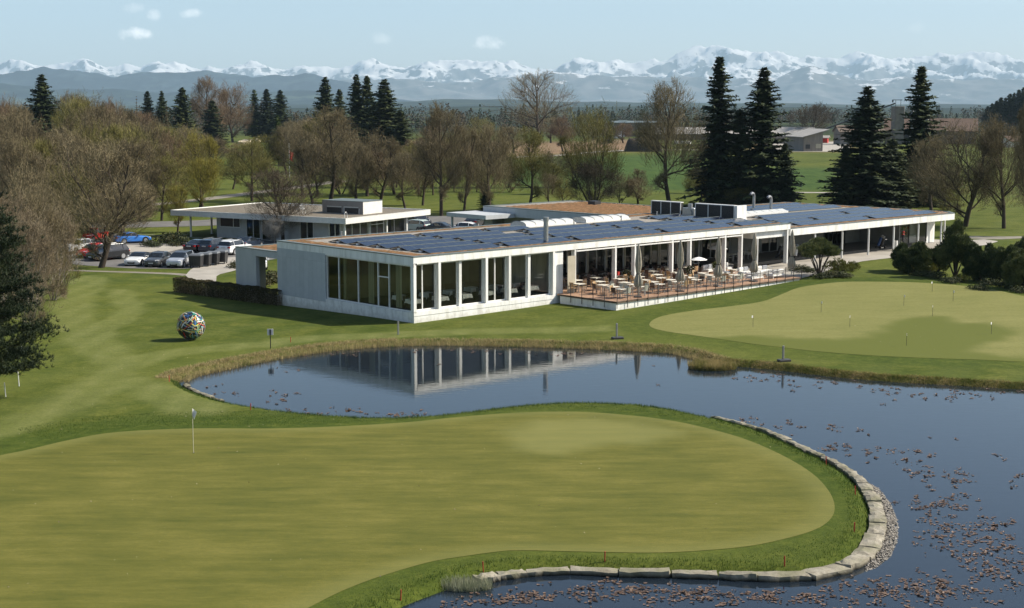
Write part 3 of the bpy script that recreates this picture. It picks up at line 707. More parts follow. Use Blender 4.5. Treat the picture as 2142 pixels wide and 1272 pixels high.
# back wing
B('back_wing_wall', M['facade'], (41.7,42.1,37.4,38.9,-.5,4.9), (43.4,43.6,18.1,37.4,-.3,4.2), (41.7,56,38.7,38.9,-.5,4.2))
B('back_wing_fascia', M['facade'], (41.65,41.95,18.12,38.9,3.95,4.9), (41.95,56,38.6,38.9,4.2,4.9), (55.7,56,18.3,38.6,4.2,4.9))
br_ = B('back_wing_roof', M['gravel'], (41.95,55.7,18.15,38.6,4.5,4.9))
B('parapet_cap', M['flash'], (41.62,42.1,18.1,38.93,4.9,4.97), (42.1,56.03,38.5,38.93,4.9,4.97), (55.6,56.03,18.1,38.5,4.9,4.97), parent=br_)
sedstrip('planted_strip', [(42.6,55.5,19,36.5)], 4.91, br_, 6)
B('vent_box', M['dark'], (52.2,53.2,31.5,32.6,4.9,5.35), parent=br_)
B('entrance_canopy', M['facade'], (37.3,41.6,33.6,40.2,3.9,4.35))
B('canopy_post', M['facade'], (37.6,37.8,39.6,39.8,-.4,3.9))
# wall lamp at the hall corner
mb = MB(); mb.tube((-.02,-.02,4.2),(-.12,-.12,4.45),.02,n=6); mb.tube((-.12,-.12,4.45),(-.05,-.35,4.5),.02,n=6); mb.tube((-.05,-.35,4.5),(-.05,-.4,4.4),.05,.07,n=8); mb.build('lamp_bracket', M['dark'], club)
# ---------------------------------------------------------------- terrace
ter = thing('terrace', 'raised timber terrace with a white base in front of the clubhouse', 'terrace', (_A[0], _A[1], 0), ROTZ)
def T(name, mat, *boxes):
    mb = MB(); [mb.box(*b) for b in boxes]; return mb.build(name, mat, ter)
def deckmat():
    m = bpy.data.materials.new('deck_boards'); g = N(m); tc = g.n('ShaderNodeTexCoord')
    br = g.n('ShaderNodeTexBrick'); br.offset = .5; g.l(tc.outputs['Object'], br.inputs[0])
    br.inputs['Color1'].default_value = (.38,.235,.15,1); br.inputs['Color2'].default_value = (.29,.18,.115,1); br.inputs['Mortar'].default_value = (.16,.08,.045,1)
    br.inputs['Scale'].default_value = 1; br.inputs['Mortar Size'].default_value = .01; br.inputs['Brick Width'].default_value = 3; br.inputs['Row Height'].default_value = .145
    c = mixc(g, .35, br.outputs[0], ramp(g, noise(g, .7, 5, tc.outputs['Object']), [(.35, (.42,.28,.19)), (.65, (.28,.175,.11))]))
    bsdf(g, c, .7, spec=.25); return m
T('decking', deckmat(), (15.02,39.15,-6.62,-.02,.8,.9), (15.84,39.15,-.02,6.88,.8,.9))
T('edge_board', mk('dark_edge', (.10,.07,.045), (.07,.05,.035), .7, 3), (14.96,39.2,-6.7,-6.62,.76,.895), (14.96,15.02,-6.62,-.3,.76,.895), (39.15,39.2,-6.62,.0,.76,.895))
T('base_wall', M['white'], (15.05,39.1,-6.6,-6.4,-.5,.76), (15.05,15.25,-6.4,-.35,-.5,.76))
rl = thing('railing', 'row of slender dark railing posts with wires along the terrace edge', 'railing', (_A[0], _A[1], 0), ROTZ)
pu = [15.0+1.21*k for k in range(21)]
pp = [(u, -6.74) for u in pu]+[(14.92, -6.7+1.25*k) for k in range(1, 5)]
for x, y in pp:
    mb = MB(); mb.box(x-.02,x+.02,y-.02,y+.02,.35,1.92); mb.build('post', M['dark'], rl)
mb = MB()
for z in (1.25, 1.55, 1.88): mb.tube((14.92,-6.74,z),(39.2,-6.74,z),.006,n=4); mb.tube((14.92,-6.74,z),(14.92,-1.7,z),.006,n=4)
mb.build('wire', M['dark'], rl)
# ---------------------------------------------------------------- terrace furniture
ORD = ['first','second','third','fourth','fifth','sixth','seventh','eighth','ninth','tenth','eleventh','twelfth']
M['weave_tan'] = mk('tan_weave', (.44,.30,.16), (.34,.22,.11), .75, 30, bump=.3)
M['weave_brown'] = mk('brown_weave', (.10,.06,.04), (.07,.04,.028), .7, 30)
M['weave_pale'] = mk('pale_weave', (.46,.46,.38), (.36,.36,.30), .75, 30)
M['weave_dark'] = mk('dark_seat', (.03,.028,.026), rough=.6)
M['tabletop'] = mk('cream_tabletop', (.62,.59,.50), (.55,.52,.44), .45, 3)
M['tablewhite'] = mk('white_linen', (.80,.80,.77), (.74,.74,.71), .85, 6)
M['cushion'] = mk('white_cushion', (.72,.71,.67), (.64,.63,.60), .9, 5)
M['greycush'] = mk('grey_cushion', (.30,.31,.33), (.25,.26,.28), .9, 5)
def make_chair(name, weave, metal, arms=True):
    t = thing(name, name, 'chair')
    mb = MB(); mb.bbox(-.23,.23,-.22,.22,.42,.46,b=.015); mb.build('seat', weave, t)
    mb = MB(); n = 5; vs = []; fs = []
    for i in range(n+1):
        x = -.22+.44*i/n; c = .03*(1-(2*i/n-1)**2)
        for z, y in ((.5,.215),(.72,.25),(.92,.28)): vs += [(x,y+c,z),(x,y+c+.022,z)]
    for i in range(n):
        a = i*6; b = a+6
        for k in (0, 2): fs += [(a+k,b+k,b+k+2,a+k+2),(a+k+1,a+k+3,b+k+3,b+k+1)]
        fs += [(a+4,b+4,b+5,a+5),(a,a+1,b+1,b)]
    mb.add(vs, fs); mb.build('backrest', weave, t)
    for sx in (-1, 1):
        for sy in (-1, 1):
            mb = MB()
            if sy > 0: mb.tube((sx*.22,.25,0),(sx*.22,.21,.46),.014,n=6); mb.tube((sx*.22,.21,.46),(sx*.22,.29,.93),.014,n=6)
            else: mb.tube((sx*.22,-.22,0),(sx*.22,-.2,.66 if arms else .44),.014,n=6)
            mb.build('leg', metal, t)
        if arms:
            mb = MB(); mb.box(sx*.22-.025,sx*.22+.025,-.24,.24,.645,.675); mb.build('armrest', weave, t)
    return t
P_tan = make_chair('woven_chair', M['weave_tan'], M['steel']); P_brown = make_chair('brown_chair', M['weave_brown'], M['dark'])
P_pale = make_chair('pale_chair', M['weave_pale'], M['steel']); P_dark = make_chair('dining_chair', M['weave_dark'], M['dark'], False)
def make_table(name, top, metal, w=.8, h=.74, ped=False):
    t = thing(name, name, 'table'); mb = MB(); mb.bbox(-w/2,w/2,-w/2,w/2,h-.035,h,b=.012); mb.build('tabletop', top, t)
    if ped:
        mb = MB(); mb.tube((0,0,.03),(0,0,h-.035),.035,n=8); mb.build('pedestal', metal, t)
        mb = MB(); mb.lathe([(.24,0),(.24,.02),(.05,.04)],12); mb.build('foot', metal, t)
    else:
        k = w/2-.05
        for sx in (-1,1):
            for sy in (-1,1): mb = MB(); mb.box(sx*k-.02,sx*k+.02,sy*k-.02,sy*k+.02,0,h-.035); mb.build('leg', metal, t)
    return t
P_tab = make_table('terrace_table', M['tabletop'], M['steel']); P_tabd = make_table('dining_table', M['weave_brown'], M['dark'], .8, .74, True)
KC = {'tan': (P_tan, 'tan woven'), 'brown': (P_brown, 'dark brown'), 'pale': (P_pale, 'pale grey woven'), 'dark': (P_dark, 'black')}
DZ = .9
def L2W(u, v, z): g = W(u, v); return (g[0], g[1], z)
def set_table(tab, row, i, n, u, v, z, kinds, rowtxt, ttxt, grp, gchair, jit=.08):
    r0 = ROTZ+rnd.uniform(-.06,.06)
    place(tab, USED, L2W(u, v, z), r0, 1, '%s table, %s from the left in %s' % (ttxt, ORD[i], rowtxt), grp)
    for side, (du, dv, rz) in {'left': (-.62,0,math.pi/2), 'right': (.62,0,-math.pi/2), 'near': (0,-.66,math.pi), 'far': (0,.66,0)}.items():
        kd = kinds.get(side)
        if not kd: continue
        pr, tx = KC[kd]
        place(pr, USED, L2W(u+du+rnd.uniform(-jit,jit), v+dv+rnd.uniform(-jit,jit), z), ROTZ+rz+rnd.uniform(-.22,.22), 1,
              '%s chair, %s of the %s table in %s' % (tx, {'left':'left','right':'right','near':'near side','far':'far side'}[side], ORD[i], rowtxt), gchair)
rows = [(-5.25, [16.9,19.2,21.6,23.95,26.2,28.95,31.3], 'the front terrace row', 0), (-3.87, [17.6,19.9,22.4,24.6,27.0,29.6,31.9], 'the second terrace row', 4), (-2.5, [17.8,20.35,22.8,25.0,27.6,30.4], 'the third terrace row', 1), (-.62, [16.9,19.3,21.8,24.3,26.6,28.9], 'the fourth terrace row', 4), (2.75, [19.3,21.7,24.4,27.0,29.3,31.7,33.9], 'the second eaves row', 5),
        (1.25, [18.6,20.95,23.5,25.9,28.2,30.4,33.0], 'the first eaves row', 2), (4.3, [17.4,19.8,22.3,24.8,27.3,29.8,32.2], 'the glazing row', 3)]
pick = {0: ['tan','pale','tan','pale','brown'], 1: ['tan','tan','brown','pale','tan'], 2: ['brown','tan','brown','dark'], 3: ['dark','brown','dark'], 4: ['tan','pale','brown','tan'], 5: ['brown','dark','tan']}
for v, us, txt, ri in rows:
    for i, u in enumerate(us):
        ks = {}
        for s in ('left','right','near','far'):
            if ri > 3 and s in ('near','far'): continue
            if rnd.random() < (.93 if ri < 2 else .8): ks[s] = rnd.choice(pick[ri])
        set_table(P_tab if ri != 3 else P_tabd, ri, i, len(us), u, v+rnd.uniform(-.06,.06), DZ+.001, ks, txt, 'cream square' if ri != 3 else 'dark square', 'terrace tables', 'terrace chairs')
for v, us, txt in [(9.4, [18.3,21.5,24.5,28.6,31.6,35.2], 'the indoor dining row'), ]:
    for i, u in enumerate(us):
        set_table(P_tabd, 5, i, len(us), u, v, .931, {'left':'dark','right':'dark'}, txt, 'dark', 'dining room tables', 'dining room chairs')
for i, (u, v) in enumerate([(43.4,4.4),(45.7,4.9)]):
    set_table(P_tab, 6, i, 2, u, v, 1.172, {'left':'pale','right':'pale'} if i == 0 else {'right':'pale'}, 'the shaded loggia', 'cream', 'loggia tables', 'loggia chairs')
# hall tables with cloths
def cloth_mesh(w=.92, drop=.3, n=20):
    vs = []; fs = []
    for j in range(n+1):
        for i in range(n+1):
            x = (i/n*2-1)*(w/2+drop); y = (j/n*2-1)*(w/2+drop); ox = max(0, abs(x)-w/2); oy = max(0, abs(y)-w/2)
            cx = math.copysign(min(abs(x), w/2+.02+ox*.15), x); cy_ = math.copysign(min(abs(y), w/2+.02+oy*.15), y)
            z = .012-max(ox, oy)-min(ox, oy)*.55+.012*math.sin(9*x+7*y)*(1 if max(ox,oy) > 0 else 0)
            if ox > 0 or oy > 0:
                cx += .025*math.sin(y*14); cy_ += .025*math.sin(x*14)
            vs.append((cx, cy_, .745+z))
    for j in range(n):
        for i in range(n): a = j*(n+1)+i; fs.append((a, a+1, a+n+2, a+n+1))
    return vs, fs
cv, cf = cloth_mesh(); mb = MB(); mb.add(cv, cf); cl = mb.build('tablecloth', M['tablewhite'], smooth=True); tag(cl, 'x', 'tablecloth')
rowsH = [('the hall window row', [(1.0,1.25),(3.55,1.15),(5.9,1.1),(8.4,1.2),(10.7,1.1),(13.2,1.2)]), ('the inner hall row', [(1.6,3.6),(4.2,3.5),(6.6,3.5),(9.0,3.7),(11.4,3.4),(13.6,3.6)])]
for txt, lst in rowsH:
    for i, (u, v) in enumerate(lst):
        r0 = ROTZ+rnd.uniform(-.05,.05)
        place(P_tabd, USED, L2W(u, v, .851), r0, 1, 'cloth-covered table, %s from the left in %s' % (ORD[i], txt), 'hall tables')
        place(cl, USED, L2W(u, v, .853), r0, 1, 'white cloth on the %s table from the left in %s' % (ORD[i], txt), 'white tablecloths')
        for sd, dv in (('near', -.75), ('far', .75)):
            if v < 2 and sd == 'near': continue
            place(P_dark, USED, L2W(u+rnd.uniform(-.1,.1), v+dv, .851), r0+(math.pi if dv < 0 else 0), 1, 'black chair on the %s side of the %s table in %s' % (sd, ORD[i], txt), 'hall chairs')
# closed parasols
M['taupe'] = mk('taupe_canvas', (.36,.325,.26), (.29,.26,.21), .9, 4, bump=.1)
def make_parasol():
    t = thing('closed_parasol', 'x', 'parasol')
    mb = MB(); mb.tube((0,0,.05),(0,0,4.3),.035,n=8); mb.build('pole', M['steel'], t)
    mb = MB(); mb.bbox(-.3,.3,-.3,.3,0,.08,b=.02); mb.build('base', M['dark'], t)
    prof = [(.82,.20),(1.0,.30),(1.3,.30),(1.6,.22),(1.85,.14),(1.95,.13),(2.1,.16),(2.6,.22),(3.1,.20),(3.6,.15),(4.0,.11),(4.25,.05)]
    n = 48; vs = []; fs = []
    for k, (z, r) in enumerate(prof):
        for i in range(n):
            a = 2*math.pi*i/n; rr = r*(1+.28*math.cos(8*a+.6*math.sin(k*.9))*(.4 if r < .14 else 1)+.08*math.sin(3*a+k))
            vs.append((rr*math.cos(a), rr*math.sin(a), z+(.07*math.cos(8*a+1) if k == 0 else 0)))
    for k in range(len(prof)-1):
        for i in range(n): fs.append((k*n+i, k*n+(i+1)%n, (k+1)*n+(i+1)%n, (k+1)*n+i))
    mb = MB(); mb.add(vs, fs); mb.build('canopy', M['taupe'], t, smooth=True)
    mb = MB(); mb.lathe([(.165,1.87),(.17,1.9),(.165,1.93)],16); mb.build('strap', M['dark'], t)
    return t
P_par = make_parasol()
for i, (u, v, lb) in enumerate([(18.3,-5.95,'nearest the terrace corner'),(23.5,-5.9,'second from the terrace corner'),(28.45,-5.9,'in the middle of the terrace edge'),(33.5,-5.8,'beside the lounge seats'),(39.5,-5.4,'farthest right, past the terrace end')]):
    z = DZ if u < 39.2 else .78
    place(P_par, USED, L2W(u, v, z), .3*i, 1, 'tall closed taupe parasol '+lb, 'closed taupe parasols')
def make_sunshade():
    t = thing('open_parasol', 'x', 'parasol'); mb = MB(); mb.tube((0,0,.05),(0,0,2.35),.02,n=6); mb.build('pole', M['steel'], t)
    mb = MB(); mb.lathe([(.22,0),(.2,.05),(.03,.07)],12); mb.build('base', M['dark'], t)
    mb = MB(); mb.lathe([(.95,2.08),(.97,2.1),(.5,2.3),(.03,2.42)],8); mb.build('canopy', M['tablewhite'], t); return t
P_sun = make_sunshade()
place(P_sun, USED, L2W(31.75,-1.0,DZ), 0, .8, 'small open white parasol in front of the column', 'small white parasols')
place(P_sun, USED, L2W(37.6,1.6,DZ), .4, 1.0, 'wide open white parasol by the lounge seats', 'small white parasols')
# lounge seats
def make_sofa(name, w):
    t = thing(name, 'x', 'sofa' if w > 1 else 'armchair')
    mb = MB(); mb.bbox(-w/2,w/2,-.38,.38,.2,.28); 
    for sx in (-1,1):
        for sy in (-1,1): mb.box(sx*(w/2-.05)-.02,sx*(w/2-.05)+.02,sy*.34-.02,sy*.34+.02,0,.2)
    mb.build('frame', M['whitemetal'], t)
    for sx in (-1, 1):
        mb = MB()
        for k in range(9): y = -.36+k*.09; mb.tube((sx*(w/2-.01),y,.28),(sx*(w/2-.01),y,.62),.008,n=4)
        mb.box(sx*(w/2-.01)-.02,sx*(w/2-.01)+.02,-.38,.38,.62,.65); mb.build('arm', M['whitemetal'], t)
    mb = MB(); k = int(w/.09)
    for j in range(k+1): x = -w/2+.02+j*(w-.04)/k; mb.tube((x,.37,.28),(x,.37,.68),.008,n=4)
    mb.box(-w/2,w/2,.35,.39,.68,.71); mb.build('back', M['whitemetal'], t)
    nc = 1 if w < 1 else 2
    for j in range(nc):
        a = -w/2+.05+j*(w-.1)/nc; b = a+(w-.1)/nc-.01
        mb = MB(); mb.bbox(a,b,-.36,.3,.28,.42,b=.04); mb.build('seat_cushion', M['cushion'], t)
        mb = MB(); mb.bbox(a+.03,b-.03,.16,.33,.42,.78,b=.05); mb.build('back_cushion', M['cushion' if j == 0 else 'greycush'], t)
    return t
P_sofa = make_sofa('lounge_sofa', 1.7); P_arm = make_sofa('lounge_chair', .8)
for u, v, r, p, lb in [(34.4,-5.2,math.pi,P_sofa,'white lounge sofa nearest the railing, backing onto the fourth parasol'),(37.3,-5.3,math.pi,P_sofa,'white lounge sofa at the right end of the railing'),(36.4,-2.6,.1,P_sofa,'white lounge sofa in the middle of the lounge area'),(38.6,-3.0,0,P_sofa,'white lounge sofa at the far right terrace corner'),
        (33.0,-3.4,1.6,P_arm,'white lounge chair at the left end of the lounge'),(35.6,-4.0,-1.5,P_arm,'white lounge chair between the two railing sofas'),(34.4,-1.2,.2,P_arm,'white lounge chair nearest the eaves column'),(35.8,1.0,.1,P_sofa,'white lounge sofa under the eaves'),(38.2,.9,-.1,P_arm,'white lounge chair under the wide parasol')]:
    place(p, USED, L2W(u, v, DZ), ROTZ+r, 1, lb, 'white lounge seats')
P_low = make_table('low_table', M['tabletop'], M['whitemetal'], .75, .4)
for u, v, lb in [(34.3,-3.6,'low white table between the lounge chairs'),(37.6,-4.1,'low white table before the railing sofa'),(37.0,-1.0,'low white table behind the middle sofa')]:
    place(P_low, USED, L2W(u, v, DZ), ROTZ, 1, lb, 'low lounge tables')
# ---------------------------------------------------------------- vehicles, bins
def paint(nm, c, rough=.25, metal=.0):
    m = bpy.data.materials.new(nm); g = N(m); b = bsdf(g, c, rough, metal=metal, spec=.5); b.inputs['Coat Weight'].default_value = .6; b.inputs['Coat Roughness'].default_value = .05; return m
PT = {'white': paint('car_white', (.74,.75,.75)), 'black': paint('car_black', (.012,.013,.016)), 'red': paint('car_red', (.55,.015,.015)), 'silver': paint('car_silver', (.50,.53,.57), .3, .4),
      'grey': paint('car_grey', (.075,.08,.085), .3, .3), 'blue': paint('car_blue', (.05,.21,.62)), 'navy': paint('car_navy', (.02,.03,.05)), 'mint': paint('car_pale', (.50,.60,.56))}
M['carglass'] = mk('car_glass', (.012,.016,.02), rough=.04, spec=.9)
M['tyre'] = mk('tyre_rubber', (.018,.018,.019), rough=.85); M['rim'] = mk('alloy_rim', (.5,.51,.52), rough=.3, metal=.6)
M['hlamp'] = mk('headlamp_glass', (.62,.64,.66), rough=.1, spec=.8); M['tlamp'] = mk('tail_lamp_glass', (.35,.01,.012), rough=.15, spec=.7)
M['plate'] = mk('number_plate', (.6,.6,.58), rough=.5)
TYPES = {  # L, W, H, wheel radius, front axle, rear axle, stations (x/L, zb, belt, roof or None, halfwidth factor, roof half)
 'sedan': (4.75,1.82,1.45,.33,.31,-.29, [(.5,.34,.58,None,.72),(.485,.24,.68,None,.88),(.42,.22,.76,None,.97),(.19,.2,.94,None,1),(.04,.2,.96,1.36,1),(-.05,.2,.97,1.44,1),(-.2,.2,.98,1.40,1),(-.36,.22,1.0,None,1),(-.46,.26,.98,None,.95),(-.5,.36,.78,None,.82)]),
 'suv': (4.6,1.86,1.68,.37,.31,-.29, [(.5,.4,.7,None,.75),(.485,.3,.84,None,.9),(.42,.28,.95,None,.98),(.21,.26,1.06,None,1),(.09,.26,1.08,1.55,1),(-.02,.26,1.09,1.66,1),(-.3,.26,1.11,1.64,1),(-.42,.28,1.12,1.56,.98),(-.485,.32,1.08,None,.94),(-.5,.42,.85,None,.86)]),
 'hatch': (4.05,1.75,1.50,.31,.31,-.3, [(.5,.34,.6,None,.74),(.48,.26,.74,None,.9),(.4,.24,.84,None,.97),(.22,.22,.95,None,1),(.06,.22,.97,1.40,1),(-.05,.22,.98,1.49,1),(-.28,.22,1.0,1.45,1),(-.42,.24,1.0,1.30,.97),(-.485,.28,.96,None,.93),(-.5,.36,.75,None,.85)]),
 'mpv': (4.4,1.80,1.62,.33,.33,-.3, [(.5,.34,.62,None,.74),(.48,.26,.78,None,.9),(.41,.24,.9,None,.97),(.27,.22,1.0,None,1),(.09,.22,1.02,1.50,1),(-.04,.22,1.03,1.60,1),(-.32,.22,1.05,1.58,1),(-.44,.24,1.05,1.45,.97),(-.49,.28,1.0,None,.93),(-.5,.36,.75,None,.86)]),
 'coupe': (4.3,1.84,1.34,.34,.31,-.29, [(.5,.3,.5,None,.7),(.485,.2,.62,None,.86),(.41,.18,.74,None,.96),(.17,.18,.87,None,1),(.02,.18,.89,1.26,1),(-.07,.18,.90,1.33,1),(-.22,.18,.92,1.25,1.02),(-.4,.2,.95,None,1.02),(-.48,.24,.90,None,.94),(-.5,.32,.7,None,.84)]),
 'van': (5.1,1.95,2.25,.36,.33,-.3, [(.5,.4,.8,None,.8),(.485,.3,1.0,None,.92),(.4,.28,1.15,None,.98),(.33,.28,1.25,None,1),(.2,.28,1.28,2.1,1),(.1,.28,1.3,2.22,1),(-.3,.28,1.3,2.24,1),(-.48,.28,1.3,2.2,1),(-.499,.3,1.3,2.15,.99),(-.5,.36,1.2,None,.97)])}
def car(kind, col, label, loc, ang, roofcol=None, rails=False):
    Lc, Wc, Hc, wr_, fa, ra, st = TYPES[kind]; hw = Wc/2
    t = thing('parked_car' if kind != 'van' else 'parked_van', label, 'car' if kind != 'van' else 'van', loc, ang, 'parked cars')
    rings = []; cab = []
    for x, zb, bl, rf_, k in st:
        w = hw*k; X = x*Lc; cab.append(rf_ is not None)
        if rf_ is None: pr = [(w*.9,zb),(w,zb+.12),(w*1.0,bl-.16),(w*.96,bl-.03),(w*.80,bl+.012),(w*.5,bl+.03)]
        else: pr = [(w*.92,zb),(w,zb+.12),(w*1.0,bl-.14),(w*.97,bl),(w*.80,rf_-.05),(w*.62,rf_)]
        rings.append([(X,-a,b) for a, b in pr]+[(X,a,b) for a, b in pr[::-1]])
    body = MB(); gl = MB(); allv = [v for r in rings for v in r]; bf = []; gf = []
    nS = len(rings)
    for i in range(nS-1):
        for j in range(11):
            f = (i*12+j, i*12+j+1, (i+1)*12+j+1, (i+1)*12+j); side = j in (3, 7)
            a, b = cab[i], cab[i+1]
            g_ = False
            if a != b: g_ = j in (3,4,5,6,7)          # windscreen / rear window
            elif a and b and side: g_ = True
            if kind == 'van' and a and b and side and i > 4: g_ = False
            if a and b and j in (4,5,6) and i == nS-4 and kind in ('hatch','suv','mpv'): g_ = False
            (gf if g_ else bf).append(f)
        bf.append((i*12+11, i*12, (i+1)*12, (i+1)*12+11))
    bf.append(tuple(range(11,-1,-1))); bf.append(tuple(range((nS-1)*12, nS*12)))
    body.add(allv, bf); 
    o = body.build('body', PT[col], t, smooth=False)
    if roofcol:
        o.data.materials.append(PT[roofcol])
        for p in o.data.polygons:
            if p.center.z > Hc-.12 and p.normal.z > .6: p.material_index = 1
    gl.add(allv, gf); gl.build('window_glass', M['carglass'], t)
    # pillars
    mb = MB()
    for i in range(nS):
        if cab[i] and i % 2 == 0:
            for s in (-1, 1): p = rings[i][3] if s < 0 else rings[i][8]; q = rings[i][4] if s < 0 else rings[i][7]; mb.tube(p, q, .035, n=5)
    mb.build('pillar', PT[col] if kind != 'coupe' else PT['black'], t)
    for ax, nm in ((fa, 'f'), (ra, 'r')):
        for s in (-1, 1):
            x = ax*Lc; y = s*(hw-.09); m1 = MB()
            def disc(mb, r, y0, y1, n=18):
                mb.tube((x,y0,wr_),(x,y1,wr_),r,n=n)
            disc(m1, wr_, y-.11, y+.11); w_ = m1.build('wheel', M['tyre'], t)
            m2 = MB(); disc(m2, wr_*.66, y+s*.108, y+s*.122)
            m2.build('rim', M['rim'], w_)
            m3 = MB(); m3.tube((x,s*(hw-.015),wr_+.02),(x,s*(hw+.004),wr_+.02),wr_*1.16,n=20); m3.build('wheel_arch', M['black'], t)
    fz = st[2][2]; rz_ = st[-2][2]
    for s in (-1, 1):
        mb = MB(); mb.add([(Lc*.492,s*hw*.55,fz-.13),(Lc*.452,s*hw*.93,fz-.11),(Lc*.40,s*hw*.985,fz-.02),(Lc*.44,s*hw*.75,fz-.01),(Lc*.487,s*hw*.5,fz-.06),
                           (Lc*.47,s*hw*.5,fz-.13),(Lc*.42,s*hw*.86,fz-.13),(Lc*.38,s*hw*.9,fz-.04)], [(0,1,2,3,4),(4,3,2,1,0),(0,5,6,1),(1,6,7,2)]); mb.build('headlight', M['hlamp'], t)
        mb = MB(); x1 = -Lc*.5; mb.bbox(x1-.012,x1+.16,min(s*hw*.62,s*hw*.955),max(s*hw*.62,s*hw*.955),rz_-.24,rz_-.06,b=.02); mb.build('tail_light', M['tlamp'], t)
        mb = MB(); xm = st[3][0]*Lc-.25; mb.bbox(xm-.08,xm+.08,min(s*hw,s*(hw+.2)),max(s*hw,s*(hw+.2)),st[3][2]+.02,st[3][2]+.15,b=.03); mb.build('mirror', PT[col], t)
        if rails: mb = MB(); mb.tube((.4,s*hw*.66,Hc+.01),(-1.6,s*hw*.66,Hc+.0),.025,n=5); mb.build('roof_rail', M['steel'], t)
    mb = MB(); mb.bbox(Lc*.47,Lc*.502,-hw*.45,hw*.45,.28,.28+.2,b=.02); mb.build('grille', M['black'], t)
    mb = MB(); mb.box(Lc*.503,Lc*.508,-.26,.26,.42,.53); mb.build('number_plate', M['plate'], t)
    mb = MB(); mb.box(-Lc*.508,-Lc*.5,-.26,.26,rz_-.24,rz_-.12); mb.build('number_plate', M['plate'], t)
    return t
def at(px, py): return zp(px, py)
CAR = [('coupe','white','white coupe with a black roof, frontmost left of the parked row',(291,553),-98,'black'),
 ('hatch','grey','small dark grey hatchback between the white coupe and silver estate',(331,556),-98,None),
 ('mpv','silver','silver white high-roofed family car next to the black bins',(379,557),-98,'grey'),
 ('suv','black','black off-roader parked behind the roadside tree trunk',(226,543),-128,None),
 ('hatch','red','bright red hatchback left of the black off-roader',(196,537),-118,None),
 ('hatch','white','small white hatchback at the left end of the car park',(164,527),-118,None),
 ('coupe','blue','bright blue convertible parked alone on the far side',(277,508),32,None),
 ('hatch','red','dull red car far back behind the white hatchback',(196,503),-110,None),
 ('sedan','black','black saloon seen from behind, left of three by the pavilion',(421,526),66,None),
 ('suv','navy','dark off-roader with silver rails, middle of three by the pavilion',(452,528),66,None),
 ('suv','white','white off-roader with roof rails next to the annex roof',(492,531),66,None),
 ('sedan','navy','dark saloon just behind the white off-roader',(520,520),72,None),
 ('hatch','white','white hatchback framed by the opening in the annex wall',(541,562),-80,None),
 ('suv','black','black car behind the pavilion canopy, farthest back',(876,472),-60,None),
 ('mpv','mint','pale mint estate car beside the pavilion corner post',(866,484),150,None),
 ('sedan','grey','grey saloon between the pavilion and the solar roof',(913,487),160,None),
 ('sedan','black','black saloon beside the grey entrance canopy',(993,474),75,None),
 ('hatch','white','white car mostly hidden by the solar roof edge',(966,488),165,None),
 ('van','white','white delivery van in front of the low farm sheds',(1293,291),190,None)]
for k, c, lb, p, a, rc in CAR: car(k, c, lb, at(*p), R(a), rc, rails=(k == 'suv'))
# wheeled bins
def make_bin():
    t = thing('wheeled_bin', 'x', 'waste bin')
    mb = MB(); vs = [(-.58,-.42,.18),(.58,-.42,.18),(.58,.42,.18),(-.58,.42,.18),(-.66,-.52,1.18),(.66,-.52,1.18),(.66,.52,1.18),(-.66,.52,1.18)]
    mb.add(vs, [(0,3,2,1),(4,5,6,7),(0,1,5,4),(1,2,6,5),(2,3,7,6),(3,0,4,7)])
    for x in (-.4,-.13,.13,.4): mb.box(x-.02,x+.02,-.5,.5,.3,1.1)
    mb.build('body', M['dark'], t)
    mb = MB(); mb.add([(-.69,-.55,1.19),(.69,-.55,1.19),(.69,.55,1.19),(-.69,.55,1.19),(-.6,-.4,1.33),(.6,-.4,1.33),(.6,.45,1.36),(-.6,.45,1.36)], [(0,3,2,1),(4,5,6,7),(0,1,5,4),(1,2,6,5),(2,3,7,6),(3,0,4,7)])
    mb.build('lid', mk('grey_lid', (.13,.14,.15), rough=.5), t)
    for sx in (-1,1):
        for sy in (-1,1): mb = MB(); mb.tube((sx*.5-.03,sy*.38,.1),(sx*.5+.03,sy*.38,.1),.1,n=10); mb.build('castor', M['tyre'], t)
    return t
pb = make_bin()
for i, lb in enumerate(['nearest the silver family car','second in the row','third in the row','at the far right end of the row']):
    g0 = zp(411, 560); x = g0[0]+.62*i; y = g0[1]+1.15*i
    place(pb, USED, (x, y, gz(x, y)+.03), R(-8), (1, 1, 1.05), 'black wheeled waste container '+lb, 'black waste containers')
# ---------------------------------------------------------------- pavilion
PA = G(723, 457, 3.3); PR = R(59.2); pc, ps_ = math.cos(PR), math.sin(PR)
def ploc(g): dx, dy = g[0]-PA[0], g[1]-PA[1]; return (dx*pc+dy*ps_, -dx*ps_+dy*pc)
pav = thing('pavilion', 'small flat-roofed pavilion with wide white eaves behind the parked cars', 'building', (PA[0], PA[1], 0), PR)
def Pb(name, mat, *boxes, parent=None):
    mb = MB(); [mb.box(*b) for b in boxes]; return mb.build(name, mat, parent or pav)
def boardmat(nm, c, c2, h=.22):
    m = bpy.data.materials.new(nm); g = N(m); tc = g.n('ShaderNodeTexCoord'); sep = g.n('ShaderNodeSeparateXYZ'); g.l(tc.outputs['Object'], sep.inputs[0])
    w = mth(g, 'FRACT', mth(g, 'DIVIDE', sep.outputs[2], h)); k = ramp(g, w, [(.0, (.25,.25,.25)), (.09, (1,1,1))])
    bsdf(g, mixc(g, k, c2, ramp(g, noise(g, 2, 4, tc.outputs['Object']), [(.3, c), (.7, tuple(x*.86 for x in c))])), .6, spec=.3); return m
M['board'] = boardmat('white_boards', (.68,.68,.64), (.40,.40,.38))
M['boardgrey'] = boardmat('grey_boards', (.30,.28,.26), (.16,.15,.14))
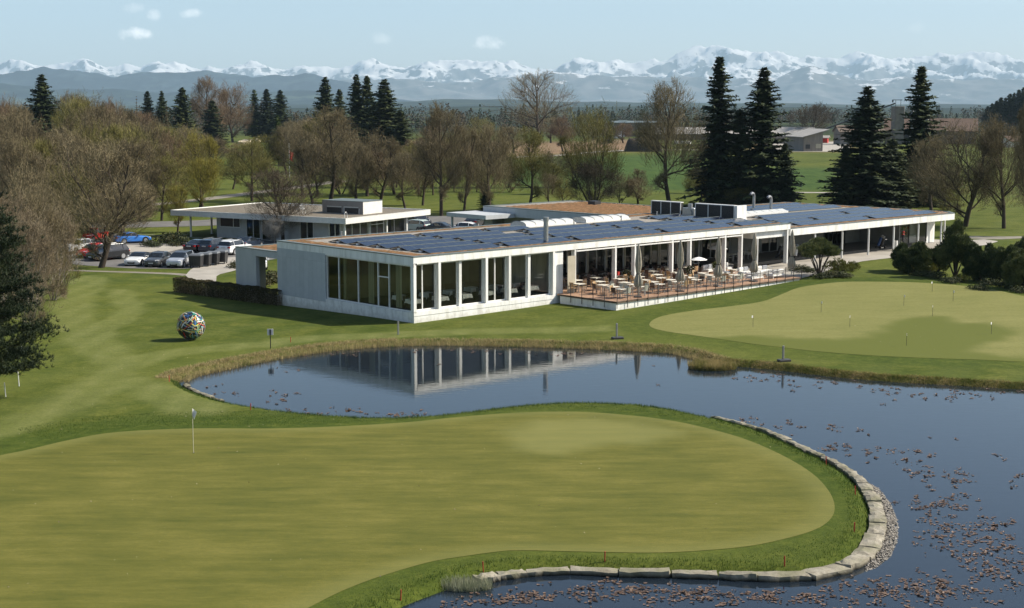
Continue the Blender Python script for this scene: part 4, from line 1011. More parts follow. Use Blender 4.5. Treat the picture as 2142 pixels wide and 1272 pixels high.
Pb('fascia', M['board'], (0,17.5,0,.2,2.62,3.26), (0,.2,.2,27.4,2.62,3.26), (.2,17.5,27.2,27.4,2.62,3.26), (17.3,17.5,.2,27.2,2.62,3.26))
M['oldgravel'] = mk('weathered_gravel', (.19,.165,.125), (.11,.095,.07), .95, 2.5, 7, .4, .03)
pr = Pb('roof', M['oldgravel'], (.2,17.3,.2,27.2,2.9,3.2))
Pb('parapet_cap', M['whitemetal'], (-.02,17.52,-.02,.12,3.26,3.3), (-.02,.12,.12,27.42,3.26,3.3), (.12,17.52,27.3,27.42,3.26,3.3), (17.4,17.52,.12,27.3,3.26,3.3), parent=pr)
b0 = ploc(G(760, 449, 3.2)); b1 = ploc(G(795, 446, 3.2)); b2 = ploc(G(688, 446, 3.2))
bx0, by0 = b0; bx1 = bx0+3.9; by1 = by0+6.2
o = Pb('plant_room', M['board'], (bx0,bx1,by0,by1,3.2,4.72), parent=pr)
Pb('plant_room_front', M['boardgrey'], (bx0-.05,bx0-.005,by0,by1,4.1,4.72), (bx0-.05,bx0-.005,by0,by0+.7,3.2,4.1), (bx0-.05,bx0-.005,by1-.7,by1,3.2,4.1), (bx0-.05,bx0-.005,(by0+by1)/2-.15,(by0+by1)/2+.15,3.2,4.1), parent=o)
Pb('plant_room_cap', M['flash'], (bx0-.08,bx1+.05,by0-.05,by1+.05,4.72,4.78), parent=o)
mb = MB()
for y, in [(by0+1.6,), (by0+4.4,)]:
    mb.box(bx0-.03,bx0-.006,y-1.2,y+1.2,3.25,3.95)
mb.build('louvre', M['dark'], o)
for p in [(by0-2.2, .5), (3.2, 6.5), (9, 3)]:
    mb = MB(); x, y = p[1]+.6, max(.8, p[0])
    for k in range(6):
        a0, a1 = math.pi*k/6, math.pi*(k+1)/6
        mb.tube((x-.25*math.cos(a0),y,3.5+.45*math.sin(a0)),(x-.25*math.cos(a1),y,3.5+.45*math.sin(a1)),.03,n=5)
    mb.tube((x-.25,y,3.15),(x-.25,y,3.5),.03,n=5); mb.tube((x+.25,y,3.15),(x+.25,y,3.5),.03,n=5); mb.build('roof_hoop', M['whitemetal'], pr)
mb = MB(); mb.bbox(9,10.4,14.4,15.9,3.2,3.75); mb.build('roof_hatch', M['steel'], pr); mb = MB(); mb.tube((7.5,13,3.2),(7.5,13,3.95),.2,n=8); mb.build('vent_pipe', M['steel'], pr)
# walls
for b_ in [(2.2,2.4,17.0,21.8,-.6,2.9), (2.2,2.4,8.6,12.4,-.6,2.9), (2.2,2.4,4.2,6.5,-.6,2.9), (2.4,15.5,21.6,21.8,-.6,2.9), (15.3,15.5,2.2,21.6,-.6,2.9), (2.2,2.5,2.0,2.5,-.6,2.9), (7.2,7.6,2.0,2.4,-.6,2.9), (14.9,15.5,2.0,2.4,-.6,2.9)]: Pb('wall', M['greywhite'], b_)
def pwin(a0, a1, z0, z1, mull, axis='V', fixed=2.2, fm=None):
    return window(pav, axis, fixed, a0, a1, z0, z1, mull, None, fw=.09, depth=.14, frame=fm or M['whitemetal'], glass=M['glassclear'])
pwin(12.4, 14.6, -.1, 2.9, ()); pwin(14.75, 17.0, .05, 2.9, (15.9,)); pwin(6.5, 8.6, -.1, 2.9, (7.5,)); pwin(2.5, 4.2, -.1, 2.9, (3.3,))
Pb('window', M['whitemetal'], (2.13,2.19,17.9,21.2,1.3,1.38), (2.13,2.19,17.9,21.2,2.5,2.58), (2.13,2.19,17.9,17.98,1.38,2.5), (2.13,2.19,21.12,21.2,1.38,2.5), (2.13,2.19,18.95,19.05,1.38,2.5))
Pb('window_pane', M['darkglassy'], (2.15,2.18,17.98,18.95,1.38,2.5), (2.15,2.18,19.05,21.12,1.38,2.5))
pwin(2.5, 7.2, -.3, 2.9, (4.0,5.6), 'U', 2.1); pwin(7.6, 10.4, -.3, 2.9, (9.0,), 'U', 2.1); pwin(10.4, 14.9, -.3, 2.9, (12.6,), 'U', 2.1)
Pb('transom', M['whitemetal'], (7.7,10.3,2.05,2.12,1.9,2.0))
Pb('inner_floor', M['floorin'], (2.4,15.3,2.4,21.6,-.3,-.05)); Pb('inner_wall', M['greywall'], (8,8.2,2.4,21.6,-.05,2.9), (2.4,8,13,13.2,-.05,2.9))
for x, y in [(1.0,25.0),(5.0,25.2),(13.5,.9),(9.3,.9),(1.0,.9)]: Pb('post', M['whitemetal'], (x-.09,x+.09,y-.09,y+.09,-.7,2.62))
Pb('low_wall', M['greywall'], (.2,.4,22.5,33,-.8,.0), (.4,3,27.4,27.6,-.8,0))
Pb('slab', M['floorshade'], (.4,17,.2,27.2,-.7,-.32))
# ---------------------------------------------------------------- farm
M['brownroof'] = mk('brown_tiles', (.125,.08,.055), (.095,.06,.042), .85, .6, 6, .3, .1)
M['greyroof'] = mk('grey_sheeting', (.36,.34,.31), (.28,.265,.24), .7, .4, 5)
M['timber'] = mk('weathered_timber', (.17,.13,.10), (.11,.085,.065), .85, 1.5, 4, stretch=(1,1,.1))
M['greytimber'] = mk('grey_timber', (.25,.22,.19), (.17,.15,.13), .85, 1.5, 4, stretch=(1,1,.1))
M['redwall'] = mk('red_boards', (.50,.035,.025), (.38,.03,.02), .7, 2)
M['concrete'] = mk('grey_silo', (.20,.18,.15), (.14,.125,.105), .8, .6)
def barn(label, px, py, w, d, he, hr, rz, wall, roof, name='barn', cat='barn', mono=False, doors=()):
    x, y, z = zp(px, py); t = thing(name, label, cat, (x, y, z), rz)
    mb = MB(); mb.box(-w/2,w/2,-d/2,d/2,-.5,he)
    if mono: mb.add([(-w/2,-d/2,he),(w/2,-d/2,he),(w/2,-d/2,hr),(-w/2,d/2,he),(w/2,d/2,he),(w/2,d/2,hr)], [(0,1,2),(3,5,4),(1,4,5,2)])
    else: mb.add([(-w/2,-d/2,he),(-w/2,d/2,he),(-w/2,0,hr),(w/2,-d/2,he),(w/2,d/2,he),(w/2,0,hr)], [(0,2,1),(3,4,5)])
    mb.build('wall', wall, t)
    mb = MB(); e = .8; th = .25
    if mono: mb.add([(-w/2-e,-d/2-e,he),(w/2+e*3,-d/2-e,hr+e*.6),(w/2+e*3,d/2+e,hr+e*.6),(-w/2-e,d/2+e,he),(-w/2-e,-d/2-e,he+th),(w/2+e*3,-d/2-e,hr+e*.6+th),(w/2+e*3,d/2+e,hr+e*.6+th),(-w/2-e,d/2+e,he+th)], [(0,3,2,1),(4,5,6,7),(0,1,5,4),(1,2,6,5),(2,3,7,6),(3,0,4,7)])
    else:
        sl = (hr-he)/(d/2)
        for s in (-1, 1):
            a = [(-w/2-e,s*(d/2+e),he-e*sl),(w/2+e,s*(d/2+e),he-e*sl),(w/2+e,0,hr),(-w/2-e,0,hr)]
            b = [(p[0],p[1],p[2]+th) for p in a]; mb.add(a+b, [(0,3,2,1),(4,5,6,7),(0,1,5,4),(1,2,6,5),(2,3,7,6),(3,0,4,7)])
    mb.build('roof', roof, t)
    for a, b, z0, z1, mat in doors: m2 = MB(); m2.box(a,b,-d/2-.12,-d/2-.02,z0,z1); m2.build('door', mat, t)
    return t
barn('grey timber barn with a lean-to roof beside the red shed', 1680, 315, 7.5, 22, 5.2, 7.6, R(8), M['greytimber'], M['greyroof'], mono=True, doors=[(-3,-1.2,1,2.6,M['dark']),(1,3,1.2,2.8,M['beige'])])
barn('long grey-roofed stable behind the dark firs', 1600, 300, 46, 16, 4.5, 7.5, R(4), M['greytimber'], M['greyroof'])
barn('small bright red shed with a pale roof', 1722, 299, 4.5, 4, 2.6, 3.4, R(-20), M['redwall'], M['greyroof'], 'shed', 'shed')
barn('big barn with a broad brown tiled roof', 1945, 300, 42, 20, 6.3, 11.8, R(-16), M['timber'], M['brownroof'], doors=[(-12,-7,0,4.5,M['dark'])])
barn('dark low barn left of the tall silo block', 1795, 302, 20, 14, 6, 8.6, R(0), M['greytimber'], M['timber'])
barn('grey industrial hall beyond the ploughed field', 1330, 285, 28, 24, 8.0, 8.9, R(3), M['concrete'], M['flash'], 'hall', 'hall', doors=[(-12,-8,0,3,M['tablewhite']),(-12,-7,8.0,9.6,M['tablewhite'])])
barn('long low cattle shed with a pale roof', 1440, 292, 34, 18, 3.2, 6.4, R(-5), M['timber'], M['greyroof'], 'cattle_shed', 'shed')
barn('little house with a pinkish roof at the right edge', 2118, 308, 8, 7, 2.8, 4.6, R(20), M['white'], M['brownroof'], 'house', 'house')
x, y, z = zp(1876, 302); t = thing('silo_block', 'tall square silo block rising beside the brown barn', 'silo', (x, y, z), .05)
mb = MB(); mb.bbox(-2.2,2.2,-3,3,-.5,17.6,b=.15); mb.build('tower', M['concrete'], t)
mb = MB()
for s in (-1,1): mb.tube((s*1.2,0,17.6),(s*1.2,0,20.6),.1,n=5)
mb.box(-2.5,1.8,-.2,.2,20.4,20.7); mb.box(-2.9,-2.4,-.3,.3,19.4,20.7); mb.build('gantry', M['dark'], t)
mb = MB(); mb.box(-2.8,2.6,-3.4,3.4,0,.01)
mb.build('footing', M['concrete'], t)
x2, y2, z2 = zp(1722, 303)
cv_ = thing('grain_conveyor', 'long sloping conveyor running up to the silo block', 'conveyor', (x, y-4, z))
mb = MB(); a = Vector((-2.5,0,19)); b = Vector((x2-x,0,6.0)); mb.tube(a,b,.35,n=6); mb.build('tube', M['dark'], cv_)
mb = MB(); mb.tube((x2-x+.5,0,0),(x2-x+.5,0,6.1),.12,n=5); mb.tube(((x2-x)/2,0,0),((x2-x)/2,0,12.2),.12,n=5); mb.build('support', M['dark'], cv_)
for i, dx in enumerate((6.2, 9.4, 12.4)):
    sl_ = thing('silo', ['leftmost','middle','rightmost'][i]+' of three pale steel silos beside the block', 'silo', (x+dx, y-3, z), 0, 'pale silos')
    mb = MB(); mb.lathe([(1.35,2.5),(1.35,14),(.3,15.4),(.05,15.6)],16); mb.build('body', M['greyroof'], sl_)
    mb = MB()
    for k in range(4): mb.tube((1.2*math.cos(k*1.57),1.2*math.sin(k*1.57),0),(1.2*math.cos(k*1.57),1.2*math.sin(k*1.57),2.6),.1,n=5)
    mb.build('legs_frame', M['steel'], sl_)
def heap(label, px, py, w, h, d, mat, name, cat):
    x, y, z = zp(px, py); rs = np.random.RandomState(5); n = 22; V = []; F = []
    for j in range(n+1):
        for i in range(n+1):
            u, v = i/n*2-1, j/n*2-1; e = max(0, 1-max(abs(u), abs(v))**3)
            V.append((u*w/2, v*d/2, h*min(1, e*1.8)*(.85+.25*rs.rand())-(.3 if e == 0 else 0)))
    for j in range(n):
        for i in range(n): a = j*(n+1)+i; F.append((a, a+1, a+n+2, a+n+1))
    o = npmesh(name, V, F, mat, loc=(x, y, z)); return tag(o, label, cat)
heap('dark muck heap beside the farm track', 1345, 317, 14, 4.6, 8, mk('muck', (.035,.028,.022), (.05,.04,.03), .95, 1), 'muck_heap', 'heap')
for i, px in enumerate((1415, 1428, 1440)):
    x, y, z = zp(px, 301); b = thing('wrapped_bale', ['left','middle','right'][i]+' white wrapped bale in front of the low cattle shed', 'bale', (x, y, z), .3, 'wrapped bales')
    mb = MB(); mb.lathe([(.9,0),(1.2,.1),(1.25,1.2),(1.0,1.35)],14); mb.build('wrap', M['tablewhite'], b)
# ---------------------------------------------------------------- ball sculpture
x, y, z = zp(400, 711)
ball = thing('ball_sculpture', 'big ball sculpture wrapped in colourful bands, standing on the lawn', 'sculpture', (x, y, z+1.0))
mb = MB(); n = 32
vs = []; fs = []
for j in range(n//2+1):
    for i in range(n): a, b = 2*math.pi*i/n, math.pi*j/(n//2); vs.append((.96*math.sin(b)*math.cos(a), .96*math.sin(b)*math.sin(a), -.96*math.cos(b)))
for j in range(n//2):
    for i in range(n): fs.append((j*n+i, j*n+(i+1)%n, (j+1)*n+(i+1)%n, (j+1)*n+i))
mb.add(vs, fs); mb.build('core', mk('dark_core', (.015,.018,.02), (.03,.035,.04), .4, 6), ball, smooth=True)
bc = [(.55,.04,.03),(.05,.18,.5),(.75,.6,.08),(.72,.70,.62),(.04,.35,.25),(.65,.22,.04),(.25,.42,.5),(.02,.02,.02),(.5,.6,.3),(.72,.70,.62)]
bmats = [mk('band_colour', c, rough=.3, spec=.5) for c in bc]
rb = random.Random(11); mb = MB()
for k in range(230):
    ax = Vector((rb.gauss(0,1), rb.gauss(0,1), rb.gauss(0,1))).normalized(); q = ax.orthogonal().normalized(); r2 = ax.cross(q)
    off = rb.uniform(-.75,.75); wd = rb.uniform(.010,.030); a0 = rb.uniform(0,6.28); ln = rb.uniform(.3,1.1); m = int(ln*8)+2; rr = .975+.0002*k; vs = []; fs = []
    for i in range(m+1):
        a = a0+ln*i/m
        for s in (-1, 1):
            h_ = max(-.98, min(.98, off+s*wd)); c_r = math.sqrt(1-h_*h_); vs.append(tuple((ax*h_+(q*math.cos(a)+r2*math.sin(a))*c_r)*rr))
    for i in range(m): fs.append((2*i,2*i+1,2*i+3,2*i+2))
    mb.add(vs, fs, rb.randrange(len(bc)))
mb.build('colour_bands', bmats, ball)
# ---------------------------------------------------------------- flags, stakes, posts
M['flagwhite'] = mk('flag_cloth', (.75,.75,.74), rough=.8); M['poleyel'] = mk('flag_pole_pale', (.55,.52,.40), rough=.4); M['stakered'] = mk('red_stake', (.42,.035,.025), rough=.6); M['stakewhite'] = mk('white_stake', (.8,.8,.78), rough=.6)
x, y, z = zp(405, 948)
fl = thing('pin_flag', 'tall golf pin with a small white flag on the near green', 'golf flag', (x, y, z+.01))
mb = MB(); mb.tube((0,0,-.1),(0,0,2.12),.014,n=6); mb.build('pole', M['poleyel'], fl)
mb = MB(); vs = []; fs = []
for i in range(7):
    for j in range(4): vs.append((.015+(.20-.045*j)*i/6, .04*math.sin(i*.9), 2.1-.12*j-.14*i/6))
for i in range(6):
    for j in range(3): a = i*4+j; fs.append((a,a+1,a+5,a+4))
mb.add(vs, fs); mb.build('flag', M['flagwhite'], fl)
mb = MB(); mb.tube((0,0,.0),(0,0,.012),.054,n=14); mb.build('cup', M['black'], fl)
pf = thing('practice_flag', 'x', 'golf flag')
mb = MB(); mb.tube((0,0,-.05),(0,0,.86),.013,n=6); mb.build('pole', M['dark'], pf)
mb = MB(); mb.box(-.005,.005,.0,.14,.70,.86); mb.build('flag', M['flagwhite'], pf)
pos = [(1575,684.7,'leftmost'),(1717.5,653.6,'nearest the terrace'),(1777.5,684.7,'just left of the dark patch'),(1890.5,639.8,'in the middle of the practice green'),(1950.5,662.2,'right above the dark patch'),(1993.5,630,'with the brightest plate, near the bushes'),(1896,723.6,'inside the dark patch, nearest the water'),(2073.5,699.3,'rightmost, at the edge of the dark patch'),(1949.8,610.5,'farthest back, by the bush shadows')]
for px, py, lb in pos:
    g_ = zp(px, py); place(pf, USED, g_, rnd.uniform(2.2, 3.6), 1, 'short practice flag, '+lb, 'practice green flags')
M['rust'] = M['stakered']
def stake(px, py, h, mat, label, grp, lean=0.):
    x, y, z = zp(px, py); mb = MB(); mb.bbox(-.02,.02,-.02,.02,-.1,h,b=.006); o = mb.build('marker_stake', mat, loc=(x, y, z)); o.rotation_euler = (0, lean, 0); return tag(o, label, 'stake', grp)
for px, py, lb in [(354,798,'left of the pond tip'),(608,716,'near the signboard by the far bank'),(838,1257,'at the bottom edge on the near bank'),(1011,1197,'second from the left on the near bank'),(1265,1175,'in the middle of the near stone bank'),(1641,1185,'right of centre above the near stones'),(1787,1113,'lower one on the right bend'),(1789,1035,'upper one on the right bend'),(1728,971,'on the far side of the right bend'),(412,822,'behind the left pond stones'),(524,858,'by the water below the left lobe')]:
    stake(px, py, .38, M['stakered'], 'short red hazard stake '+lb, 'red hazard stakes', rnd.uniform(-.06,.06))
stake(12, 830, .8, M['stakewhite'], 'white out-of-bounds stake, the nearer one under the pine', 'white boundary stakes', -.05); stake(40, 808, .85, M['stakewhite'], 'white out-of-bounds stake, the farther one under the pine', 'white boundary stakes', -.04)
stake(46, 745, .85, M['stakewhite'], 'white out-of-bounds stake half hidden behind pine branches', 'white boundary stakes')
x, y, z = zp(566, 729); sg = thing('notice_board', 'small white square board on a dark post by the pond', 'sign', (x, y, z), R(8))
mb = MB(); mb.box(-.03,.03,-.03,.03,-.1,1.3); mb.build('post', M['dark'], sg)
mb = MB(); mb.bbox(-.2,.2,.035,.055,.9,1.32,b=.005); mb.build('board', M['flagwhite'], sg)
mb = MB(); mb.box(-.05,.05,-.05,-.031,.92,1.3); mb.build('mount', M['dark'], sg)
for px, py, h, lb, bxx in [(833,700,.95,'thin grey post on the far bank under the hall windows',False),(1290,709,1.1,'grey post with a box at its foot, left of the terrace corner',True),(1638,756,1.0,'grey post with a box at its foot below the practice green',True)]:
    x, y, z = zp(px, py); t = thing('bank_post', lb, 'post', (x, y, z), .3, 'grey posts on the far bank')
    mb = MB(); mb.bbox(-.055,.055,-.055,.055,-.2,h,b=.01); mb.build('post', M['greywall'], t)
    if bxx: mb = MB(); mb.bbox(-.35,.45,-.25,.2,-.1,.14,b=.03); mb.build('box', M['dark'], t)
for i, (px, lb) in enumerate([(606,'left'),(637,'middle'),(667,'right')]):
    x, y, z = zp(px, 374); t = thing('flagpole', '%s of three white flagpoles with limp red flags beyond the pavilion' % lb, 'flagpole', (x, y, z), 0, 'flagpoles')
    mb = MB(); mb.tube((0,0,0),(0,0,8),.07,.04,n=6); mb.build('pole', M['whitemetal'], t)
    mb = MB(); vs = []; fs = []
    for k in range(6):
        for j in range(6): vs.append((.06+.9*k/5, .15*math.sin(k*1.7+j*.4), 6.4-.42*j-.12*k))
    for k in range(5):
        for j in range(5): a = k*6+j; fs.append((a,a+1,a+7,a+6))
    mb.add(vs, fs); mb.build('flag', M['redwall'], t)
# ---------------------------------------------------------------- red bags on a table, people, trolleys
for i, du in enumerate((-.12, .14)):
    x, y, z = L2W(23.5+du, 1.2, DZ+.742); t = thing('red_bag', ('left' if i == 0 else 'right')+' red paper bag standing on a table under the eaves', 'bag', (x, y, z), ROTZ, 'red bags')
    mb = MB(); mb.add([(-.11,-.07,0),(.11,-.07,0),(.11,.07,0),(-.11,.07,0),(-.12,-.08,.32),(.12,-.08,.32),(.12,.08,.32),(-.12,.08,.32),(0,-.02,.05)], [(0,3,2,1),(0,1,5,4),(1,2,6,5),(2,3,7,6),(3,0,4,7)]); mb.build('body', M['redwall'], t)
    mb = MB()
    for k in range(5): a, b = math.pi*k/5, math.pi*(k+1)/5; mb.tube((.05*math.cos(a),-.08,.32+.08*math.sin(a)),(.05*math.cos(b),-.08,.32+.08*math.sin(b)),.006,n=4)
    mb.build('handle', M['dark'], t)
def trolley(label, u, v, z, rz, bagm, white=False):
    x, y, z = L2W(u, v, z); t = thing('golf_trolley', label, 'golf trolley', (x, y, z), rz, 'golf trolleys')
    mb = MB(); mb.tube((0,.1,.25),(0,-.25,1.1),.15,.17,n=12); b = mb.build('bag', bagm, t)
    mb = MB()
    for k in range(7): a = k*.9; mb.tube((.07*math.cos(a),-.22+.07*math.sin(a),1.0),(.09*math.cos(a),-.36+.09*math.sin(a),1.32),.012,n=4); mb.tube((.09*math.cos(a),-.36+.09*math.sin(a),1.3),(.13*math.cos(a),-.36+.09*math.sin(a),1.36),.03,n=5)
    mb.build('clubs', M['steel'], b)
    for s in (-1,1):
        mb = MB(); mb.tube((s*.32-.02,-.1,.15),(s*.32+.02,-.1,.15),.15,n=14); mb.build('wheel', M['tyre'], t)
    mb = MB(); mb.tube((-.32,-.1,.15),(.32,-.1,.15),.015,n=5); mb.tube((0,-.1,.15),(0,.35,.1),.02,n=5); mb.tube((0,.35,.1),(0,-.05,.3),.02,n=5); mb.tube((0,-.2,.95),(0,-.6,1.05),.018,n=5); mb.tube((-.12,-.6,1.05),(.12,-.6,1.05),.02,n=5); mb.build('frame', M['dark'], t)
    mb = MB(); mb.tube((-.03,.36,.1),(.03,.36,.1),.1,n=12); mb.build('front_wheel', M['tyre'], t)
    return t
M['bagblue'] = mk('blue_bag', (.04,.08,.2), rough=.6)
trolley('golf trolley with a black bag standing by the white column', 64.6, 1.4, 1.2, .5, M['black']); trolley('golf trolley with a blue bag beside the walking golfer', 65.3, 2.2, 1.2, 1.6, M['bagblue'])
trolley('golf trolley with a white bag left of the umbrella-shaped pine', 50.3, 2.0, 1.2, 2.6, M['cushion']); trolley('golf trolley with a dark bag close to the loggia wall', 49.4, 3.4, 1.2, 2.2, M['black'])
x, y, z = L2W(66.4, .9, 1.2); t = thing('slatted_bin', 'white slatted litter bin beside the walking golfer', 'bin', (x, y, z), ROTZ)
mb = MB()
for k in range(12): a = 2*math.pi*k/12; mb.box(.2*math.cos(a)-.035,.2*math.cos(a)+.035,.2*math.sin(a)-.035,.2*math.sin(a)+.035,.05,.8)
mb.build('slats_ring', M['whitemetal'], t); mb = MB(); mb.lathe([(.18,.02),(.18,.7)],12); mb.build('liner', M['greywall'], t)
def human(label, u, v, z, rz, scale=1.0):
    x, y, z = L2W(u, v, z); t = thing('person', label, 'person', (x, y, z), rz)
    # joints: walking pose, faces -y
    J = {'pel':(0,0,.95,.125),'sp':(0,-.01,1.12,.12),'ch':(0,-.03,1.32,.145),'nk':(0,-.045,1.46,.055),'hd':(0,-.06,1.55,.085),'ht':(0,-.07,1.68,.095),'hu':(0,-.07,1.75,.06),
         'hl':(.09,0,.9,.1),'kl':(.1,-.2,.52,.065),'al':(.1,-.12,.1,.045),'tl':(.1,-.27,.04,.04),'hr':(-.09,0,.9,.1),'kr':(-.1,.06,.5,.065),'ar':(-.1,.3,.16,.045),'tr':(-.1,.2,.03,.04),
         'sl':(.19,-.03,1.39,.06),'el':(.25,.1,1.13,.045),'wl':(.26,.0,.9,.032),'sr':(-.19,-.03,1.39,.06),'er':(-.25,-.06,1.13,.045),'wr':(-.25,-.26,.98,.032)}
    E_ = [('pel','sp'),('sp','ch'),('ch','nk'),('nk','hd'),('hd','ht'),('ht','hu'),('pel','hl'),('hl','kl'),('kl','al'),('al','tl'),('pel','hr'),('hr','kr'),('kr','ar'),('ar','tr'),('ch','sl'),('sl','el'),('el','wl'),('ch','sr'),('sr','er'),('er','wr')]
    for sd, (wx, wy, wz) in (('l', (.26,0,.9)), ('r', (-.25,-.26,.98))):
        J['p'+sd] = (wx, wy-.03, wz-.06, .03); E_.append(('w'+sd, 'p'+sd))
        for k in range(4):
            J['f%s%d' % (sd,k)] = (wx-.025+.017*k, wy-.05, wz-.13+.004*abs(k-1), .008); J['g%s%d' % (sd,k)] = (wx-.025+.017*k, wy-.035, wz-.155, .007)
            E_ += [('p'+sd, 'f%s%d' % (sd,k)), ('f%s%d' % (sd,k), 'g%s%d' % (sd,k))]
        J['t'+sd+'h'] = (wx-(.05 if sd == 'l' else -.05), wy-.05, wz-.07, .009); E_.append(('p'+sd, 't'+sd+'h'))
    ks = list(J); me = bpy.data.meshes.new('body'); me.from_pydata([J[k][:3] for k in ks], [(ks.index(a), ks.index(b)) for a, b in E_], [])
    o = bpy.data.objects.new('body', me); link(o, t); reg(t, o)
    m = bpy.data.materials.new('dark_clothing'); g = N(m); tc = g.n('ShaderNodeTexCoord'); sep = g.n('ShaderNodeSeparateXYZ'); g.l(tc.outputs['Object'], sep.inputs[0])
    c = ramp(g, sep.outputs[2], [(0,(.01,.01,.01)),(.5,(.02,.02,.025))])
    skin = mth(g, 'GREATER_THAN', sep.outputs[2], 1.47); c = mixc(g, skin, c, (.45,.27,.19)); bsdf(g, c, .8); me.materials.append(m)
    sk = o.modifiers.new('skin', 'SKIN'); 
    for i, k in enumerate(ks): me.skin_vertices[0].data[i].radius = (J[k][3], J[k][3]*.85)
    me.skin_vertices[0].data[0].use_root = True
    o.modifiers.new('sub', 'SUBSURF').levels = 2; o.modifiers['sub'].render_levels = 2
    mb = MB(); mb.lathe([(.115,1.60),(.118,1.68),(.10,1.75),(.06,1.79),(.01,1.80)],14,c=(0,-.06)); mb.lathe([(.12,1.62),(.125,1.645)],14,c=(0,-.1)); mb.build('hat', M['redwall'], t)
    mb = MB(); mb.lathe([(.145,1.36),(.13,1.45),(.075,1.5)],12,c=(0,-.04)); mb.build('scarf', M['redwall'], t)
    t.scale = (scale,)*3; return t
human('walking golfer in black with a red cap in front of the loggia', 67.3, .6, 1.2, ROTZ+.9, 1.0)
# ---------------------------------------------------------------- vegetation
RS = np.random.RandomState(21)
def unit(v): return v/(np.linalg.norm(v, axis=-1, keepdims=True)+1e-9)
def cards(C, size, aspect=1.6, nrm=None, rs=RS, up=0.):
    n = len(C); N_ = unit(rs.normal(size=(n, 3))) if nrm is None else unit(nrm+rs.normal(size=(n, 3))*.35)
    T_ = unit(np.cross(N_, unit(rs.normal(size=(n, 3))))); T_[:, 2] += up; T_ = unit(T_); B_ = unit(np.cross(N_, T_))
    s = np.asarray(size).reshape(-1, 1)*np.ones((n, 1)); a = T_*s*aspect*.5; b = B_*s*.5
    V = np.stack([C-a, C+b*.8, C+a, C-b*.8], 1).reshape(-1, 3); F = np.arange(4*n).reshape(n, 4); return V, F
def ribbons(A, B, w, rs=RS, taper=.4):
    A = np.asarray(A); B = np.asarray(B); D = unit(B-A); n = len(A); Nn = unit(np.cross(D, unit(rs.normal(size=(n, 3))))); w = np.asarray(w).reshape(-1, 1)
    V = np.stack([A-Nn*w/2, A+Nn*w/2, B+Nn*w*taper/2, B-Nn*w*taper/2], 1).reshape(-1, 3); return V, np.arange(4*n).reshape(n, 4)
def bark(nm, a, b): return mk(nm, a, b, .9, 3, 5, .4, .03, stretch=(1,1,.3), spec=.1)
M['bark'] = bark('dark_bark', (.07,.055,.042), (.045,.036,.028)); M['barkpale'] = bark('pale_bark', (.30,.27,.23), (.19,.17,.14)); M['barkgrey'] = bark('grey_bark', (.13,.115,.09), (.08,.07,.055))
def twigm(nm, a, b, c): return leafmat(nm, [(.35,a),(.5,b),(.66,c)], .35, .85, .1, .1)
TW = {'br': twigm('twigs_brown', (.105,.084,.050), (.165,.135,.078), (.235,.195,.115)), 'gr': twigm('twigs_greenish', (.105,.096,.034), (.170,.155,.050), (.24,.22,.075)),
      'ye': twigm('twigs_yellow', (.14,.12,.028), (.21,.185,.042), (.25,.215,.05)), 'pa': twigm('twigs_pale', (.15,.115,.075), (.23,.185,.12), (.32,.27,.19)),
      'rd': twigm('twigs_reddish', (.125,.085,.056), (.18,.125,.08), (.24,.175,.11)), 'dk': twigm('twigs_dark', (.055,.045,.032), (.085,.068,.046), (.125,.10,.068)), 'wh': twigm('twigs_white', (.30,.28,.25), (.40,.38,.34), (.5,.48,.44))}
